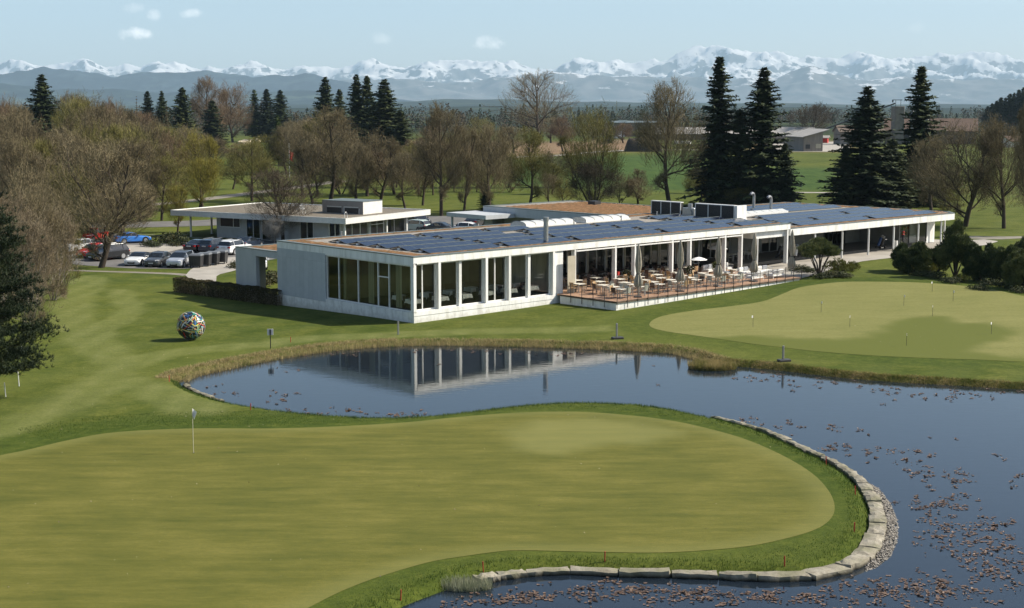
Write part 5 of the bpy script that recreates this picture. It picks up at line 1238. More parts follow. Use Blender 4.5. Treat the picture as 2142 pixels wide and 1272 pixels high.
def bare(name, seed, H=10., Wd=8., fork=.18, nl=13, up=.9, dens=1., stems=1, barkm='bark', low=.2, tw=1., fill=1., fan=.12):
    r = random.Random(seed); limbs = []; twA = []; twB = []; twW = []
    def env(d, o):                    # distance from o along d to the crown envelope
        cz = H*(low+1)/2; rz = H*(1-low)/2; rx = Wd/2
        ox, oy, oz = o.x/rx, o.y/rx, (o.z-cz)/rz; dx, dy, dz = d.x/rx, d.y/rx, d.z/rz
        a = dx*dx+dy*dy+dz*dz; b = 2*(ox*dx+oy*dy+oz*dz); c = ox*ox+oy*oy+oz*oz-1; q = b*b-4*a*c
        return (-b+math.sqrt(q))/(2*a) if q > 0 and c < 0 else 1.2
    def grow(o, d, L, rad, lv):
        n = 4 if lv < 2 else 3; p = o.copy(); pts = [p.copy()]; dd = d.copy()
        for i in range(n):
            j = .13 if lv < 3 else .22
            dd = (dd+Vector((r.gauss(0,j), r.gauss(0,j), r.gauss(0,j)+.10*up))).normalized(); p = p+dd*(L/n); pts.append(p.copy())
        for i in range(n):
            r0 = rad*(1-.75*i/n); r1 = rad*(1-.75*(i+1)/n)
            if lv < 3: limbs.append((pts[i], pts[i+1], r0, r1, lv))
            else: twA.append(tuple(pts[i])); twB.append(tuple(pts[i+1])); twW.append((.034 if lv == 3 else .026)*tw)
        if lv >= 4: return
        kn = {0: nl, 1: int(9*dens), 2: int(7*dens), 3: int(5*dens)}[lv]
        for k in range(kn):
            f = (k+r.random())/kn; f = .25+.75*f if lv else low*.7+(1-low*.7)*f*.92
            i = min(int(f*n), n-1); q = pts[i].lerp(pts[i+1], f*n-i)
            base = (pts[i+1]-pts[i]).normalized(); a = r.uniform(0, 6.283)
            s = base.orthogonal().normalized(); s = Matrix.Rotation(a, 3, base) @ s
            an = r.uniform(.40, .85) if lv else r.uniform(.75, 1.25)*(1.25-.65*f)
            nd = (base*math.cos(an)+s*math.sin(an)); nd.z += .10*up*(1 if lv else .3); nd.normalize()
            if lv == 0: l2 = max(.8, env(nd, q)*r.uniform(.75, 1.0)/1.03); r2 = rad*.45*(1.05-f*.6)
            else: l2 = L*r.uniform(.42, .68)*(1.2-.5*f); r2 = rad*.42
            if lv >= 2: l2 = min(max(.45, l2), 1.1)
            grow(q, nd, l2, max(r2, .008), lv+1)
    for s_ in range(stems):
        a = 2*math.pi*s_/stems+seed; lean = .0 if stems == 1 else .38
        d0 = Vector((lean*math.cos(a), lean*math.sin(a), 1)).normalized()
        grow(Vector((.15*math.cos(a)*(stems > 1), .15*math.sin(a)*(stems > 1), -.1)), d0, H*.93/(1 if stems == 1 else 1.1), (.30 if stems == 1 else .13)*H/12, 0)
    t = thing(name, name, 'tree'); mb = MB()
    for a, b, r0, r1, lv in limbs: mb.tube(a, b, r0, r1, n=7 if lv == 0 else (5 if lv == 1 else 3), cap=False)
    o = mb.build('trunk', M[barkm], t, smooth=True); rs = np.random.RandomState(seed+50)
    m = int(4600*dens*fill); u = unit(rs.normal(size=(m, 3))); q = rs.rand(m, 1)**.42; czz = H*(low+1)/2; P0 = u*q*np.array([Wd/2*.93, Wd/2*.93, H*(1-low)/2*.93])+np.array([0, 0, czz])
    lump = np.sin(P0[:, 0]*1.5+seed)*np.sin(P0[:, 1]*1.7+2*seed)+np.sin(P0[:, 2]*1.3+seed)*.7+.5*np.sin(P0[:, 0]*3.1+P0[:, 2]*2.3); P0 = P0[lump > -.75+.5*rs.rand(m)]; m = len(P0)
    fk = np.array([0, 0, H*fan]); dr = unit(unit(P0-fk)*1.0+rs.normal(size=(m, 3))*.30+np.array([0, 0, .12*up])); ln = rs.uniform(.45, 1.15, (m, 1))*H/10
    mid = P0+dr*ln*.55; kk = unit(dr+rs.normal(size=(m, 3))*.35); endp = mid+kk*ln*.55
    twA += [tuple(p_) for p_ in P0]+[tuple(p_) for p_ in mid]; twB += [tuple(p_) for p_ in mid]+[tuple(p_) for p_ in endp]; twW += [.030*tw]*m+[.022*tw]*m
    V, F = ribbons(twA, twB, twW, taper=.5); npmesh('crown', V, F, TW['br'], t)
    t['H'] = H; t['W'] = Wd; return t
def spruce(name, seed, H=20., Wd=8., mat=None, dens=1., droop=.35, gap=0., cz=.12, barkm='bark', lsize=.46, irr=.3):
    rs = np.random.RandomState(seed); t = thing(name, name, 'tree'); mb = MB(); mb.tube((0,0,-.2),(0,0,H*.97),H*.016,.03,n=8,cap=False)
    C = []; Sx = []; N_ = []; nw = int(H*2.7*dens); A = []; Bp = []
    for k in range(nw):
        f = (k+rs.rand())/nw; z = H*(cz+(1-cz)*f); R0 = Wd/2*1.12*((1-f)**.74)*(1-.2*(f < .06))+.15
        for j in range(int(9+3*rs.rand())):
            a = rs.rand()*6.283; L = R0*(1-irr+irr*2*rs.rand()*(rs.rand() > .15))*(.9 if rs.rand() > gap else .4); L = min(L, R0*1.25)
            d = np.array([math.cos(a), math.sin(a), 0]); n = max(4, int(L/.115*dens)); s = (np.arange(n)+rs.rand(n))/n
            zz = z-droop*L*s**1.2*(1-f*.7)+.22*L*np.clip(s-.6, 0, 1)+.3*f*L*s; p = d[None]*(L*s)[:, None]; p[:, 2] = zz
            side = np.array([-d[1], d[0], 0]); wv = .30*L*(1-s)*(rs.rand(n)*2-1)+.08*(rs.rand(n)-.5); p += side[None]*wv[:, None]; p[:, 2] -= np.abs(wv)*.35+.08*rs.rand(n)
            C.append(p); Sx.append(lsize*(.75+.5*rs.rand(n))*(1-.3*s)); nn = np.tile(np.array([0, 0, 1.]), (n, 1))+d[None]*.3; N_.append(nn)
            if L > .9: A.append((0, 0, z)); Bp.append(tuple(d*L*.8+np.array([0, 0, zz[int(n*.75)]])))
    mb2 = MB()
    for a, b in zip(A[::3], Bp[::3]): mb.tube(a, b, .05, .015, n=3, cap=False)
    mb.build('trunk', M[barkm], t); C = np.concatenate(C); Sx = np.concatenate(Sx); N_ = np.concatenate(N_)
    V, F = cards(C, Sx, 2.1, N_, rs); npmesh('crown', V, F, mat, t); t['H'] = H; t['W'] = Wd; return t
NEED = leafmat('spruce_needles', [(.36,(.014,.024,.009)),(.5,(.032,.048,.017)),(.66,(.080,.092,.032))], .5, .7, .05)
NEEDG = leafmat('green_needles', [(.36,(.03,.05,.012)),(.5,(.07,.10,.02)),(.66,(.14,.16,.035))], .5, .7, .1)
NEEDB = leafmat('larch_twigs', [(.36,(.09,.07,.04)),(.5,(.13,.10,.055)),(.66,(.12,.12,.045))], .5, .8, .1)
PINE = leafmat('pine_needles', [(.36,(.028,.046,.016)),(.5,(.075,.095,.030)),(.66,(.18,.185,.065))], 1.4, .65, .08)
PR_ = {'A': bare('bare_tree', 1, 10, 7.5), 'B': bare('bare_tree', 2, 10, 8.5, nl=15, low=.12), 'C': bare('bare_tree', 3, 10, 6.5, up=1.6, low=.15, nl=12), 'D': bare('bare_tree', 4, 10, 9.5, low=.16, nl=14, up=.5),
       'M': bare('bare_shrub', 5, 6, 6.5, stems=5, nl=7, low=.02, barkm='barkgrey', dens=.9, tw=.8, fill=.35, fan=0), 'N': bare('bare_tree', 8, 10, 7, stems=3, nl=8, low=.08, up=1.5, dens=.85)}
PR_['O'] = bare('oak_tree', 9, 20, 22, nl=15, low=.10, up=.55, dens=1.1, tw=1.5, fill=.9)
SP = {'A': spruce('spruce', 11, 20, 7.4, NEED, irr=.42, dens=1.15, cz=.03, lsize=.52), 'B': spruce('spruce', 12, 20, 6.6, NEED, irr=.45, dens=1.2, cz=.03, lsize=.5, droop=.25), 'C': spruce('spruce', 13, 20, 7.4, NEED, gap=.3, droop=.55, irr=.4, dens=1.25, cz=.05, lsize=.52), 'G': spruce('conifer', 14, 18, 6.5, NEEDG), 'L': spruce('larch', 15, 18, 5.5, NEEDB, dens=.7, lsize=.16, gap=.3)}
def recol(proto, col):
    key = proto.name+'_'+col
    if key in RC: return RC[key]
    c = copy_tree(proto)
    for ch in KIDS[c.name]:
        if ch.name.startswith('crown'):
            ch.data = ch.data.copy(); ch.data.materials[0] = TW[col]
        if col == 'pa' or col == 'wh':
            if ch.name.startswith('trunk'): ch.data = ch.data.copy(); ch.data.materials[0] = M['barkpale']
    RC[key] = c; return c
RC = {}
def tree(proto, px, by, ty, wpx, label, group, rz=None, cat='tree', name=None):
    x, y, z = zp(px, by); r = ray(px, ty); tt = y/r[1]; top = CH+r[2]*tt; h = top-z; w = wpx*y/3047.
    sh, sw = h/proto['H'], w/proto['W']*(1.3 if 'spruce' in proto.name else 1.12)
    o = place(proto, USED, (x, y, z-.05), rnd.uniform(0, 6.28) if rz is None else rz, (sw, sw, sh), label, group)
    o['category'] = cat; return o
# named single trees
T1 = [('B','br',211,560,318,215,'bare tree on the grass verge left of the white coupe'), ('D','dk',592,507,360,150,'dark bare tree spreading in front of the pavilion'),
 ('C','ye',371,486,386,50,'slim yellow willow left of the pavilion roof'), ('B','ye',418,436,288,100,'round tree with greenish yellow twigs behind the willow'), ('C','ye',425,440,330,74,'lower twiggy tree against the yellow round tree'),
 ('A','gr',527,421,298,92,'greenish bare tree beside the lane behind the pavilion'), ('A','gr',487,396,325,60,'small greenish tree left along the back lane'),
 ('A','br',690,424,238,128,'tall brown tree behind the pavilion plant room'), ('B','br',655,428,300,90,'lower brown tree left of the plant room'), ('C','br',745,428,300,88,'brown tree just right of the plant room'), ('B','br',795,425,290,110,'broad brown tree right of the plant room'),
 ('A','br',848,436,328,72,'small bare tree at the right end of the pavilion'), ('C','br',884,430,300,66,'slender bare tree right of the pavilion end'), ('A','br',923,452,232,112,'tall bare tree with a thick trunk right of the pavilion'),
 ('C','br',970,450,266,72,'narrow bare tree, second of the row above the entrance canopy'), ('C','br',1026,447,260,95,'bare tree above the entrance canopy corner'), ('A','gr',1106,440,278,95,'bare tree behind the back wing roof'),
 ('N','gr',1242,438,232,122,'many-stemmed bare tree behind the skylights'), ('A','br',1402,436,186,138,'tall airy bare tree left of the two big firs'),
 ('D','dk',1695,300,222,88,'round bare tree behind the grey barn'), ('B','br',2018,474,278,185,'wide bare tree right of the solar wing'), ('A','br',1950,452,295,110,'bare tree just behind the wing roof end'),
 ('D','br',2100,478,262,150,'bare tree at the right edge of the park'), ('C','br',2150,500,215,70,'tall bare tree cut by the right frame edge'), ('A','rd',438,300,170,76,'tallest reddish bare tree far left of centre'), ('B','rd',487,298,188,84,'round reddish tree right of the tallest one')]
for k, c, px, by, ty, w, lb in T1: tree(recol(PR_[k], c), px, by, ty, w, lb, 'bare trees around the clubhouse')
tree(PR_['O'], 1128, 302, 154, 152, 'huge old bare oak standing above the fields', None)
tree(recol(PR_['M'], 'dk'), 1238, 441, 345, 100, 'dark dense shrub at the foot of the many-stemmed tree', None, cat='shrub')
# left wood in rows
def row(by, xs, tops, w, cols, txt, kinds='ABCDN'):
    for i, x in enumerate(xs):
        k = kinds[(i*3+int(by)) % len(kinds)]; tp = tops[i % len(tops)]+rnd.uniform(-8, 8); tp = max(tp, 288+rnd.uniform(0, 14)) if 52 < x < 138 else (max(tp, 306+rnd.uniform(0, 10)) if 728 < x < 868 else (max(tp, 262+rnd.uniform(0, 12)) if 298 < x < 408 else tp))
        tree(recol(PR_[k], cols[i % len(cols)]), x+rnd.uniform(-6, 6), by+rnd.uniform(-4, 4), tp, w*rnd.uniform(.85, 1.2), 'bare tree, %s from the left in %s' % (ORD[i], txt), 'bare trees of the left wood')
row(486, [-5,52,98,142,180,228], [262,250,270,285,300,325], 120, ['br','br','gr','br'], 'the second line of the left wood edge')
row(505, [-25,40,100,150,262], [300,285,330,350,372], 120, ['pa','br','br','gr','br'], 'the front row of the left wood')
row(462, [-10,40,90,140,190,240,292,335], [255,235,262,275,270,290,300,330], 112, ['br','br','br','br','gr','br','br','gr'], 'the second row of the left wood')
row(418, [5,60,115,165,215,262,310,352], [240,222,198,205,230,245,250,285], 95, ['rd','br','br','gr','br','br','br'], 'the third row of the left wood')
row(378, [-8,36,82,128,174,218,262,306,350], [222,230,225,190,215,228,232,240,262], 78, ['rd','br','gr','br','br','rd','br','br','gr'], 'the fourth row of the left wood')
row(342, [12,55,140,180,235,290,335,385,450,505,640], [218,226,208,206,232,238,235,262,290,305,258], 66, ['br','rd','br','br'], 'the back row of the left wood')
row(408, [628,662,716,768,822,872], [272,262,282,275,300,312], 88, ['br','gr','br','rd'], 'the dense row behind the pavilion roof')
row(362, [560,600,648,700,752,800,846,892,940,990,1042], [290,268,262,275,282,290,296,290,290,285,290], 78, ['gr','br','br','rd'], 'the middle belt above the pavilion')
row(437, [20,70,118,172,228,276,318], [248,232,240,252,262,268,300], 112, ['br','gr','br','br'], 'the dense second belt of the left wood')
row(360, [30,78,122,166,212,258,304,352,398], [226,222,204,205,226,236,240,246,262], 84, ['br','br','rd','gr'], 'the dense back belt of the left wood')
row(300, [1150,1185,1225,1262,1300,1345,1385], [252,256,250,258,262,262,256], 50, ['br','rd','gr'], 'the far row beyond the oak')
row(428, [1148,1182,1298,1338,1460], [360,372,366,378,352], 58, ['br','gr','br'], 'the low row behind the skylights')
row(405, [902,948,1000,1068,1150,1330,1455], [330,342,335,338,346,350,352], 46, ['gr','br','gr','br'], 'the hedge line before the dark field')
row(392, [705,760,830,890,945,1000,1060,1160,1200], [300,312,326,318,330,318,332,325,322], 62, ['gr','br','gr','br'], 'the park row behind the pavilion')
row(318, [615,655,700,770,850,905,960,1010,1075,1180], [250,242,258,262,268,262,262,255,262,252], 56, ['br','rd','br','gr'], 'the far row above the pavilion')
for i, (px, by, ty, w, c) in enumerate([(60,690,478,130,'pa'),(14,665,425,140,'pa'),(78,640,420,120,'br'),(112,628,455,110,'pa'),(136,598,478,80,'gr'),(82,600,372,130,'br')]):
    tree(recol(PR_['M'], c), px, by, ty, w, 'pale leafless thicket shrub, %s counted from the pine outwards' % ORD[i], 'pale thicket at the left edge', cat='shrub')
tree(recol(PR_['C'], 'wh'), 573, 512, 455, 46, 'small whitish bare shrub in front of the pavilion wall', None, cat='shrub')
tree(recol(PR_['C'], 'gr'), 818, 478, 432, 42, 'thin twiggy shrub by the pavilion corner windows', None, cat='shrub')
for i, (px, by, ty, w, c) in enumerate([(1925,430,372,90,'ye'),(1870,432,385,60,'gr'),(1985,440,385,80,'gr'),(1790,436,400,50,'gr'),(1545,436,395,60,'gr')]):
    tree(recol(PR_['M'], c), px, by, ty, w, 'twiggy shrub behind the wing roof, %s in a loose line' % ORD[i], 'shrubs behind the wing', cat='shrub')
for k, px, by, ty, w, lb in [('A',95,352,157,86,'tall spruce rising at the far left above the wood'),('B',148,502,335,60,'dark slim spruce inside the left wood'),('B',312,322,190,40,'left spruce of the close pair in the left wood'),('A',342,322,191,40,'right spruce of the close pair in the left wood'),
  ('A',385,335,184,66,'broad spruce right of the close pair'),('B',446,315,210,56,'dark spruce in front of the reddish trees'),('B',560,296,186,46,'left dark spruce beside the yellow-green conifer'),('A',588,298,189,52,'right dark spruce beside the yellow-green conifer'),
  ('A',683,330,162,64,'tall spruce above the pavilion'),('B',712,325,186,42,'smaller spruce right of the tall one above the pavilion'),('A',748,345,157,62,'left top of the three-spruce group'),('B',770,345,158,56,'middle top of the three-spruce group'),('A',806,350,167,96,'broad right spruce of the three-spruce group'),('B',838,352,232,62,'low spruce leaning on the three-spruce group'),
  ('C',1500,432,120,112,'tallest fir left of the pair behind the black screens'),('A',1592,434,143,118,'right fir of the pair behind the black screens'),('B',1545,434,228,84,'shorter fir squeezed between the big pair'),('C',1640,436,300,60,'low fir at the right foot of the pair'),
  ('A',1807,438,182,128,'broad fir left of the silo block'),('C',1918,430,140,112,'tall thin-topped fir in front of the silo block'),('B',1765,440,305,70,'low fir at the left foot of the broad fir'),('B',1862,436,290,84,'low dark fir between the silo block firs'),
  ('B',1015,440,375,26,'tiny young spruce in front of the park row'),('A',1275,300,250,14,'small far spruce left of the industrial hall')]:
    tree(SP[k], px, by, ty, w, lb, 'spruces and firs')
tree(SP['G'], 534, 296, 187, 46, 'yellow-green conifer standing out between dark spruces', None); tree(SP['G'], 583, 345, 240, 36, 'thin green conifer right of the sand bunker', None)
for px, by, ty, w, lb in [(622,345,232,40,'brown larch right of the sand bunker'),(290,345,200,30,'thin brown larch left of the spruce pair'),(352,345,222,34,'brown larch in front of the spruce pair'),(1000,300,236,22,'far larch left of the oak')]: tree(SP['L'], px, by, ty, w, lb, 'larches')
for i in range(12):
    px = 2064+i*9; tree(SP['AB'[i % 2]], px, 279+(i % 3)*3, 218-i*4.2+rnd.uniform(-5, 5), 34+rnd.uniform(-4, 8), 'dark spruce of the dense wood far right, %s from its left edge' % ORD[i], 'dense spruce wood at the right')
# far wood: reads as one mass
def farwood():
    rs = np.random.RandomState(5); C = []; S = []; MI = []
    xs = []
    for k in range(900):
        px = rs.uniform(-60, 2200); dpt = rs.uniform(800, 1700); py = HY+16*3047/dpt
        if 1180 < px < 1420 or 1560 < px < 2060: dpt = rs.uniform(1300, 2000)
        x = (px-CX)/3019*dpt; h = rs.uniform(9, 15) if rs.rand() < .7 else rs.uniform(14, 20); con = rs.rand() < .45; n = 95
        u = rs.rand(n); a = rs.rand(n)*6.283; rr = (h*.22*(1-u)+.5 if con else h*.38*np.sqrt(np.clip(1-(2*u-.9)**2, .02, 1)))*np.sqrt(rs.rand(n))
        C.append(np.stack([x+rr*np.cos(a), dpt+rr*np.sin(a), h*(.08+.92*u)+gz(x, dpt)-.5], 1)); S.append(np.full(n, 1.15 if con else 1.1)); MI.append(np.full(n, 1 if con else 0))
    V, F = cards(np.concatenate(C), np.concatenate(S), 1.3, None, rs)
    return tag(npmesh('far_wood', V, F, [TW['dk'], NEED], mi=np.concatenate(MI)), kind='stuff')
farwood()
# round-headed pines and shrubs near the building
def tuftbush(name, seed, lobes, mat, n, size, cat='shrub', stems=True, barkm='bark', aspect=2.4, needle=True):
    rs = np.random.RandomState(seed); t = thing(name, name, cat); C = []; N_ = []
    for (lx, ly, lz, lr, lh) in lobes:
        m = int(n*lr*lr); d = unit(rs.normal(size=(m, 3))); d[:, 2] = np.abs(d[:, 2])*np.where(rs.rand(m) < .75, 1, -.6); q = (.62+.42*rs.rand(m)**.6)[:, None]
        bump = 1+.13*np.sin(d[:, :1]*7+seed)*np.sin(d[:, 1:2]*6+1)+.10*np.sin(d[:, 2:3]*9)
        C.append(np.array([lx, ly, lz])+d*q*bump*np.array([lr, lr, lh])); N_.append(d)
    C = np.concatenate(C); N_ = np.concatenate(N_)
    if needle:
        # each tuft = upright spray of thin needles
        k = 5; A = np.repeat(C, k, 0); dd = unit(np.repeat(N_, k, 0)*.6+np.array([0, 0, .8])+rs.normal(size=(len(A), 3))*.55); B2 = A+dd*size*(.7+.6*rs.rand(len(A), 1))
        V, F = ribbons(A, B2, np.full(len(A), size*.28), rs, .25)
    else: V, F = cards(C, size*(.7+.6*rs.rand(len(C))), aspect, N_, rs, .3)
    npmesh('foliage', V, F, mat, t)
    mb = MB()
    for (lx, ly, lz, lr, lh) in lobes:
        p = Vector((0, 0, -.05)); q = Vector((lx*.45+rs.normal()*.06, ly*.45+rs.normal()*.06, max(.1, lz*.5))); e = Vector((lx, ly, lz))
        mb.tube(p, q, .06*lr+.03, .05*lr+.02, n=6, cap=False); mb.tube(q, e, .05*lr+.02, .02, n=5, cap=False)
    mb.build('stem', M[barkm], t); return t
def lob(seed, n, R_, H_, z0, r): rs = np.random.RandomState(seed); return [(R_*math.cos(i*2.4)*math.sqrt(i/n), R_*math.sin(i*2.4)*math.sqrt(i/n), z0+H_*(1-.55*i/n)+.1*rs.normal(), r*(.85+.3*rs.rand()), r*.8) for i in range(n)]
LEAFY = leafmat('yellow_green_leaves', [(.36,(.05,.06,.012)),(.5,(.10,.11,.02)),(.66,(.17,.16,.035))], 1.5, .6, .2)
LOWG = leafmat('low_dark_leaves', [(.36,(.022,.032,.012)),(.5,(.045,.055,.02)),(.66,(.085,.075,.03))], 1.5, .7, .15)
def bushat(proto, px, py, s, lb, cat='shrub', grp=None, rz=None):
    o = place(proto, USED, zp(px, py), rnd.uniform(0, 6.28) if rz is None else rz, s, lb, grp); o['category'] = cat; return o
def dome(seed, n, R_, H_, r):
    rs = np.random.RandomState(seed); out = [(0, 0, H_*.45, r*1.3, r*1.3)]
    for i in range(n):
        a = i*2.4+rs.rand()*.5; f = (i+.5)/n; z = H_*(.12+.83*f); k = R_*math.sqrt(max(.05, 1-((z-H_*.42)/(H_*.62))**2)); out.append((k*math.cos(a)*.8, k*math.sin(a)*.8, z, r*(.75+.5*rs.rand()), r*(.8+.4*rs.rand())))
    return out
mug = tuftbush('dwarf_pine', 31, dome(1, 20, 1.4, 2.1, .40), PINE, 1700, .20); mug2 = tuftbush('dwarf_pine', 32, dome(2, 24, 1.45, 2.6, .40), PINE, 1700, .20)
tall = tuftbush('small_pine', 33, [(0,0,2.0,1.15,.9),(.6,.2,1.6,.8,.6),(-.7,-.2,1.7,.85,.65),(.2,-.5,2.7,.9,.8),(-.2,.2,3.3,.75,.8),(.05,0,3.9,.45,.7),(-.3,.5,2.4,.9,.7)], PINE, 1100, .18)
bushat(mug, 1906, 570, (1.22,1.22,1.15), 'round dwarf pine standing alone left of the pine group', grp='dwarf pines by the practice green'); bushat(tall, 1998, 582, 1.12, 'tallest pine of the group, with a bare lower trunk', 'tree')
for px, py, s, lb in [(1962,568,(.7,.7,.8),'small dwarf pine just left of the tallest pine'),(2050,588,(1.05,1.05,1.15),'dense dwarf pine right of the tallest pine'),(2106,594,(1.0,1.0,1.15),'dense dwarf pine, second from the right edge'),(2142,606,(1.1,1.1,1.15),'dwarf pine cut off by the right edge'),(2156,566,(1.2,1.2,1.1),'back dwarf pine at the right edge')]:
    bushat(mug2, px, py, s, lb, grp='dwarf pines by the practice green')
um = tuftbush('umbrella_pine', 34, [(.0,0,2.35,1.1,.55),(1.0,.3,2.2,.95,.5),(-1.1,.2,2.25,.95,.5),(.4,-.8,2.1,.9,.45),(-.5,.9,2.2,.9,.45),(1.7,0,1.85,.7,.4),(-1.8,-.1,1.95,.6,.38),(.1,.2,2.75,.8,.4)], PINE, 950, .16, barkm='bark')
bushat(um, 1714, 578, (1.02,1.02,1.08), 'little umbrella-shaped pine with bare curved stems by the terrace end', 'tree', rz=ROTZ)
low = tuftbush('low_shrub', 35, lob(3, 6, .9, .25, .2, .55), LEAFY, 500, .12, needle=True, aspect=2); lowd = tuftbush('ground_shrub', 36, lob(4, 7, 1.0, .12, .12, .5), LOWG, 500, .10, needle=False, aspect=1.6)
for px, py, s, lb in [(1752,571,1.25,'yellow-green feathery shrub right of the umbrella pine'),(1783,566,.8,'smaller yellow-green shrub at the right of the feathery one'),(1945,570,.9,'bright yellow-green shrub between the dwarf pines'),(2012,590,.7,'small yellow-green shrub at the foot of the tallest pine')]:
    bushat(low, px, py, s, lb, grp='yellow-green shrubs')
for i, (px, py, s) in enumerate([(1668,566,1.0),(1688,569,1.0),(1738,579,.9),(1762,580,1.0),(1716,582,.9),(1928,578,1.0),(1958,582,1.0),(1990,592,.9),(2075,596,1.1),(2110,602,1.2),(2135,612,1.),(2050,606,.9)]):
    bushat(lowd, px, py, (s,s,s*.8), 'low dark ground shrub, %s from the left along the beds' % ORD[i], grp='low ground shrubs')
for px, py, s, lb in [(355,508,1.9,'dark low juniper left of the pavilion steps'),(318,516,1.1,'small dark shrub on the car park island'),(372,514,1.2,'low shrub beside the car park footpath'),(500,560,1.2,'low dark shrub by the forecourt bed'),(560,592,1.7,'dark leafy shrub seen through the annex opening'),(548,596,1.5,'second leafy shrub in the annex opening'),(1218,470,1.2,'shrub behind the first skylight')]:
    bushat(lowd, px, py, s, lb, grp='car park shrubs')
# planters on the terrace
for u, v, m_, lb in [(31.0,-.7,PINE,'dark green bush in a black pot on the terrace'),(35.2,-.2,LEAFY,'yellow-green bush in a black pot among the lounge seats'),(24.3,.8,LOWG,'low planter bush behind the first parasol')]:
    x, y, z = L2W(u, v, DZ); t = thing('potted_bush', lb, 'potted plant', (x, y, z)); mb = MB(); mb.lathe([(.2,0),(.28,.42),(.25,.42),(.24,.36)],14); mb.build('pot', M['black'], t)
    C = unit(RS.normal(size=(500,3)))*(.25+.22*RS.rand(500,1))+np.array([0,0,.78]); V, F = cards(C, np.full(500,.08), 1.8); npmesh('foliage', V, F, m_, t)
# hedge
h0 = zp(362, 611); h1 = zp(581, 640); hv = np.array(h1[:2])-np.array(h0[:2]); hl = math.hypot(*hv); hd_ = math.atan2(hv[1], hv[0])
hg = thing('hedge', 'clipped half-bare hedge running up to the corner of the hall', 'hedge', (h0[0], h0[1], 0), hd_)
n = 30000; s = RS.rand(n)*hl; face = RS.rand(n); zt_ = 1.22
yy = np.where(face < .35, RS.normal(0,.03,n), np.where(face < .5, 1.0+RS.normal(0,.03,n), RS.rand(n))); zz = np.where(face < .5, zt_*(1-RS.rand(n)**1.5), np.where(face < .85, zt_+RS.normal(0,.03,n), RS.rand(n)*zt_))
zz = zz+.04*np.sin(s*2)+.03*np.sin(s*5); yy += .05*np.sin(s*3)
gzs = grid_z(h0[0]+s*math.cos(hd_), h0[1]+s*math.sin(hd_)); V, F = cards(np.stack([s, yy, zz+gzs], 1), RS.uniform(.04,.085,n), 1.6)
HG = leafmat('hedge_leaves', [(.36,(.035,.035,.014)),(.5,(.06,.052,.022)),(.66,(.10,.075,.03))], 2.5, .8, .1); npmesh('foliage', V, F, HG, hg)
n = 2600; s = RS.rand(n)*hl; y0 = RS.rand(n); gzs = grid_z(h0[0]+s*math.cos(hd_), h0[1]+s*math.sin(hd_))
A = np.stack([s, y0, gzs-.05], 1); V, F = ribbons(A, A+np.stack([RS.normal(0,.15,n), RS.normal(0,.1,n), RS.uniform(.6,1.2,n)], 1), np.full(n,.025)); npmesh('stem', V, F, TW['pa'], hg)
# foreground pine at the left edge
def bigpine():
    rs = np.random.RandomState(77); x, y, z = G(-38, 838)+(0,); t = thing('pine_tree', 'big dark green pine filling the left edge in the foreground', 'tree', (x, y, gz(x, y)))
    H = 11.6; mb = MB(); pts = [Vector((.0,0,-.1)), Vector((.1,.05,3)), Vector((-.05,.1,6)), Vector((.05,0,9)), Vector((0,0,H))]
    for i in range(4): mb.tube(pts[i], pts[i+1], .24-.05*i, .24-.05*(i+1), n=9, cap=False)
    C = []; Nn = []
    for k in range(58):
        f = k/58; zb = 1.5+f*(H-2.0); a = k*2.399+rs.rand()*.5; prof = min(1, .72+f*1.8)*(1-max(0, f-.25)/.75*.80)
        L = 4.9*prof*rs.uniform(.65, 1.08); d = Vector((math.cos(a), math.sin(a), .05+.35*f)).normalized(); p = Vector((0, 0, zb)); q = p; nseg = 5
        for j in range(nseg):
            d2 = (d+Vector((rs.normal()*.12, rs.normal()*.12, -.16+.13*j))).normalized(); q2 = q+d2*(L/nseg); mb.tube(q, q2, .055*(1-j/nseg)+.012, .055*(1-(j+1)/nseg)+.012, n=5, cap=False)
            if j >= 1:
                m = int(74*(j+1)/nseg*L/3); s = rs.rand(m, 1); c = np.array(q)[None]*(1-s)+np.array(q2)[None]*s
                sp = .22+.62*(j/nseg)*(L/5); c = c+rs.normal(size=(m, 3))*np.array([sp*.9, sp*.9, sp*.24])+np.array([0, 0, .12]); C.append(c); Nn.append(np.tile(np.array(d2)[None], (m, 1)))
            q = q2
    mb.build('trunk', M['bark'], t, smooth=True)
    C = np.concatenate(C); Nn = np.concatenate(Nn); k = 12; A = np.repeat(C, k, 0); dd = unit(np.repeat(Nn, k, 0)*.5+np.array([0, 0, .55])+rs.normal(size=(len(A), 3))*.6)
    V, F = ribbons(A, A+dd*(.16+.10*rs.rand(len(A), 1)), np.full(len(A), .030), rs, .3); npmesh('crown', V, F, leafmat('foreground_needles', [(.36,(.012,.022,.010)),(.5,(.030,.044,.018)),(.68,(.075,.080,.03))], .8, .65, .06), t)
bigpine()
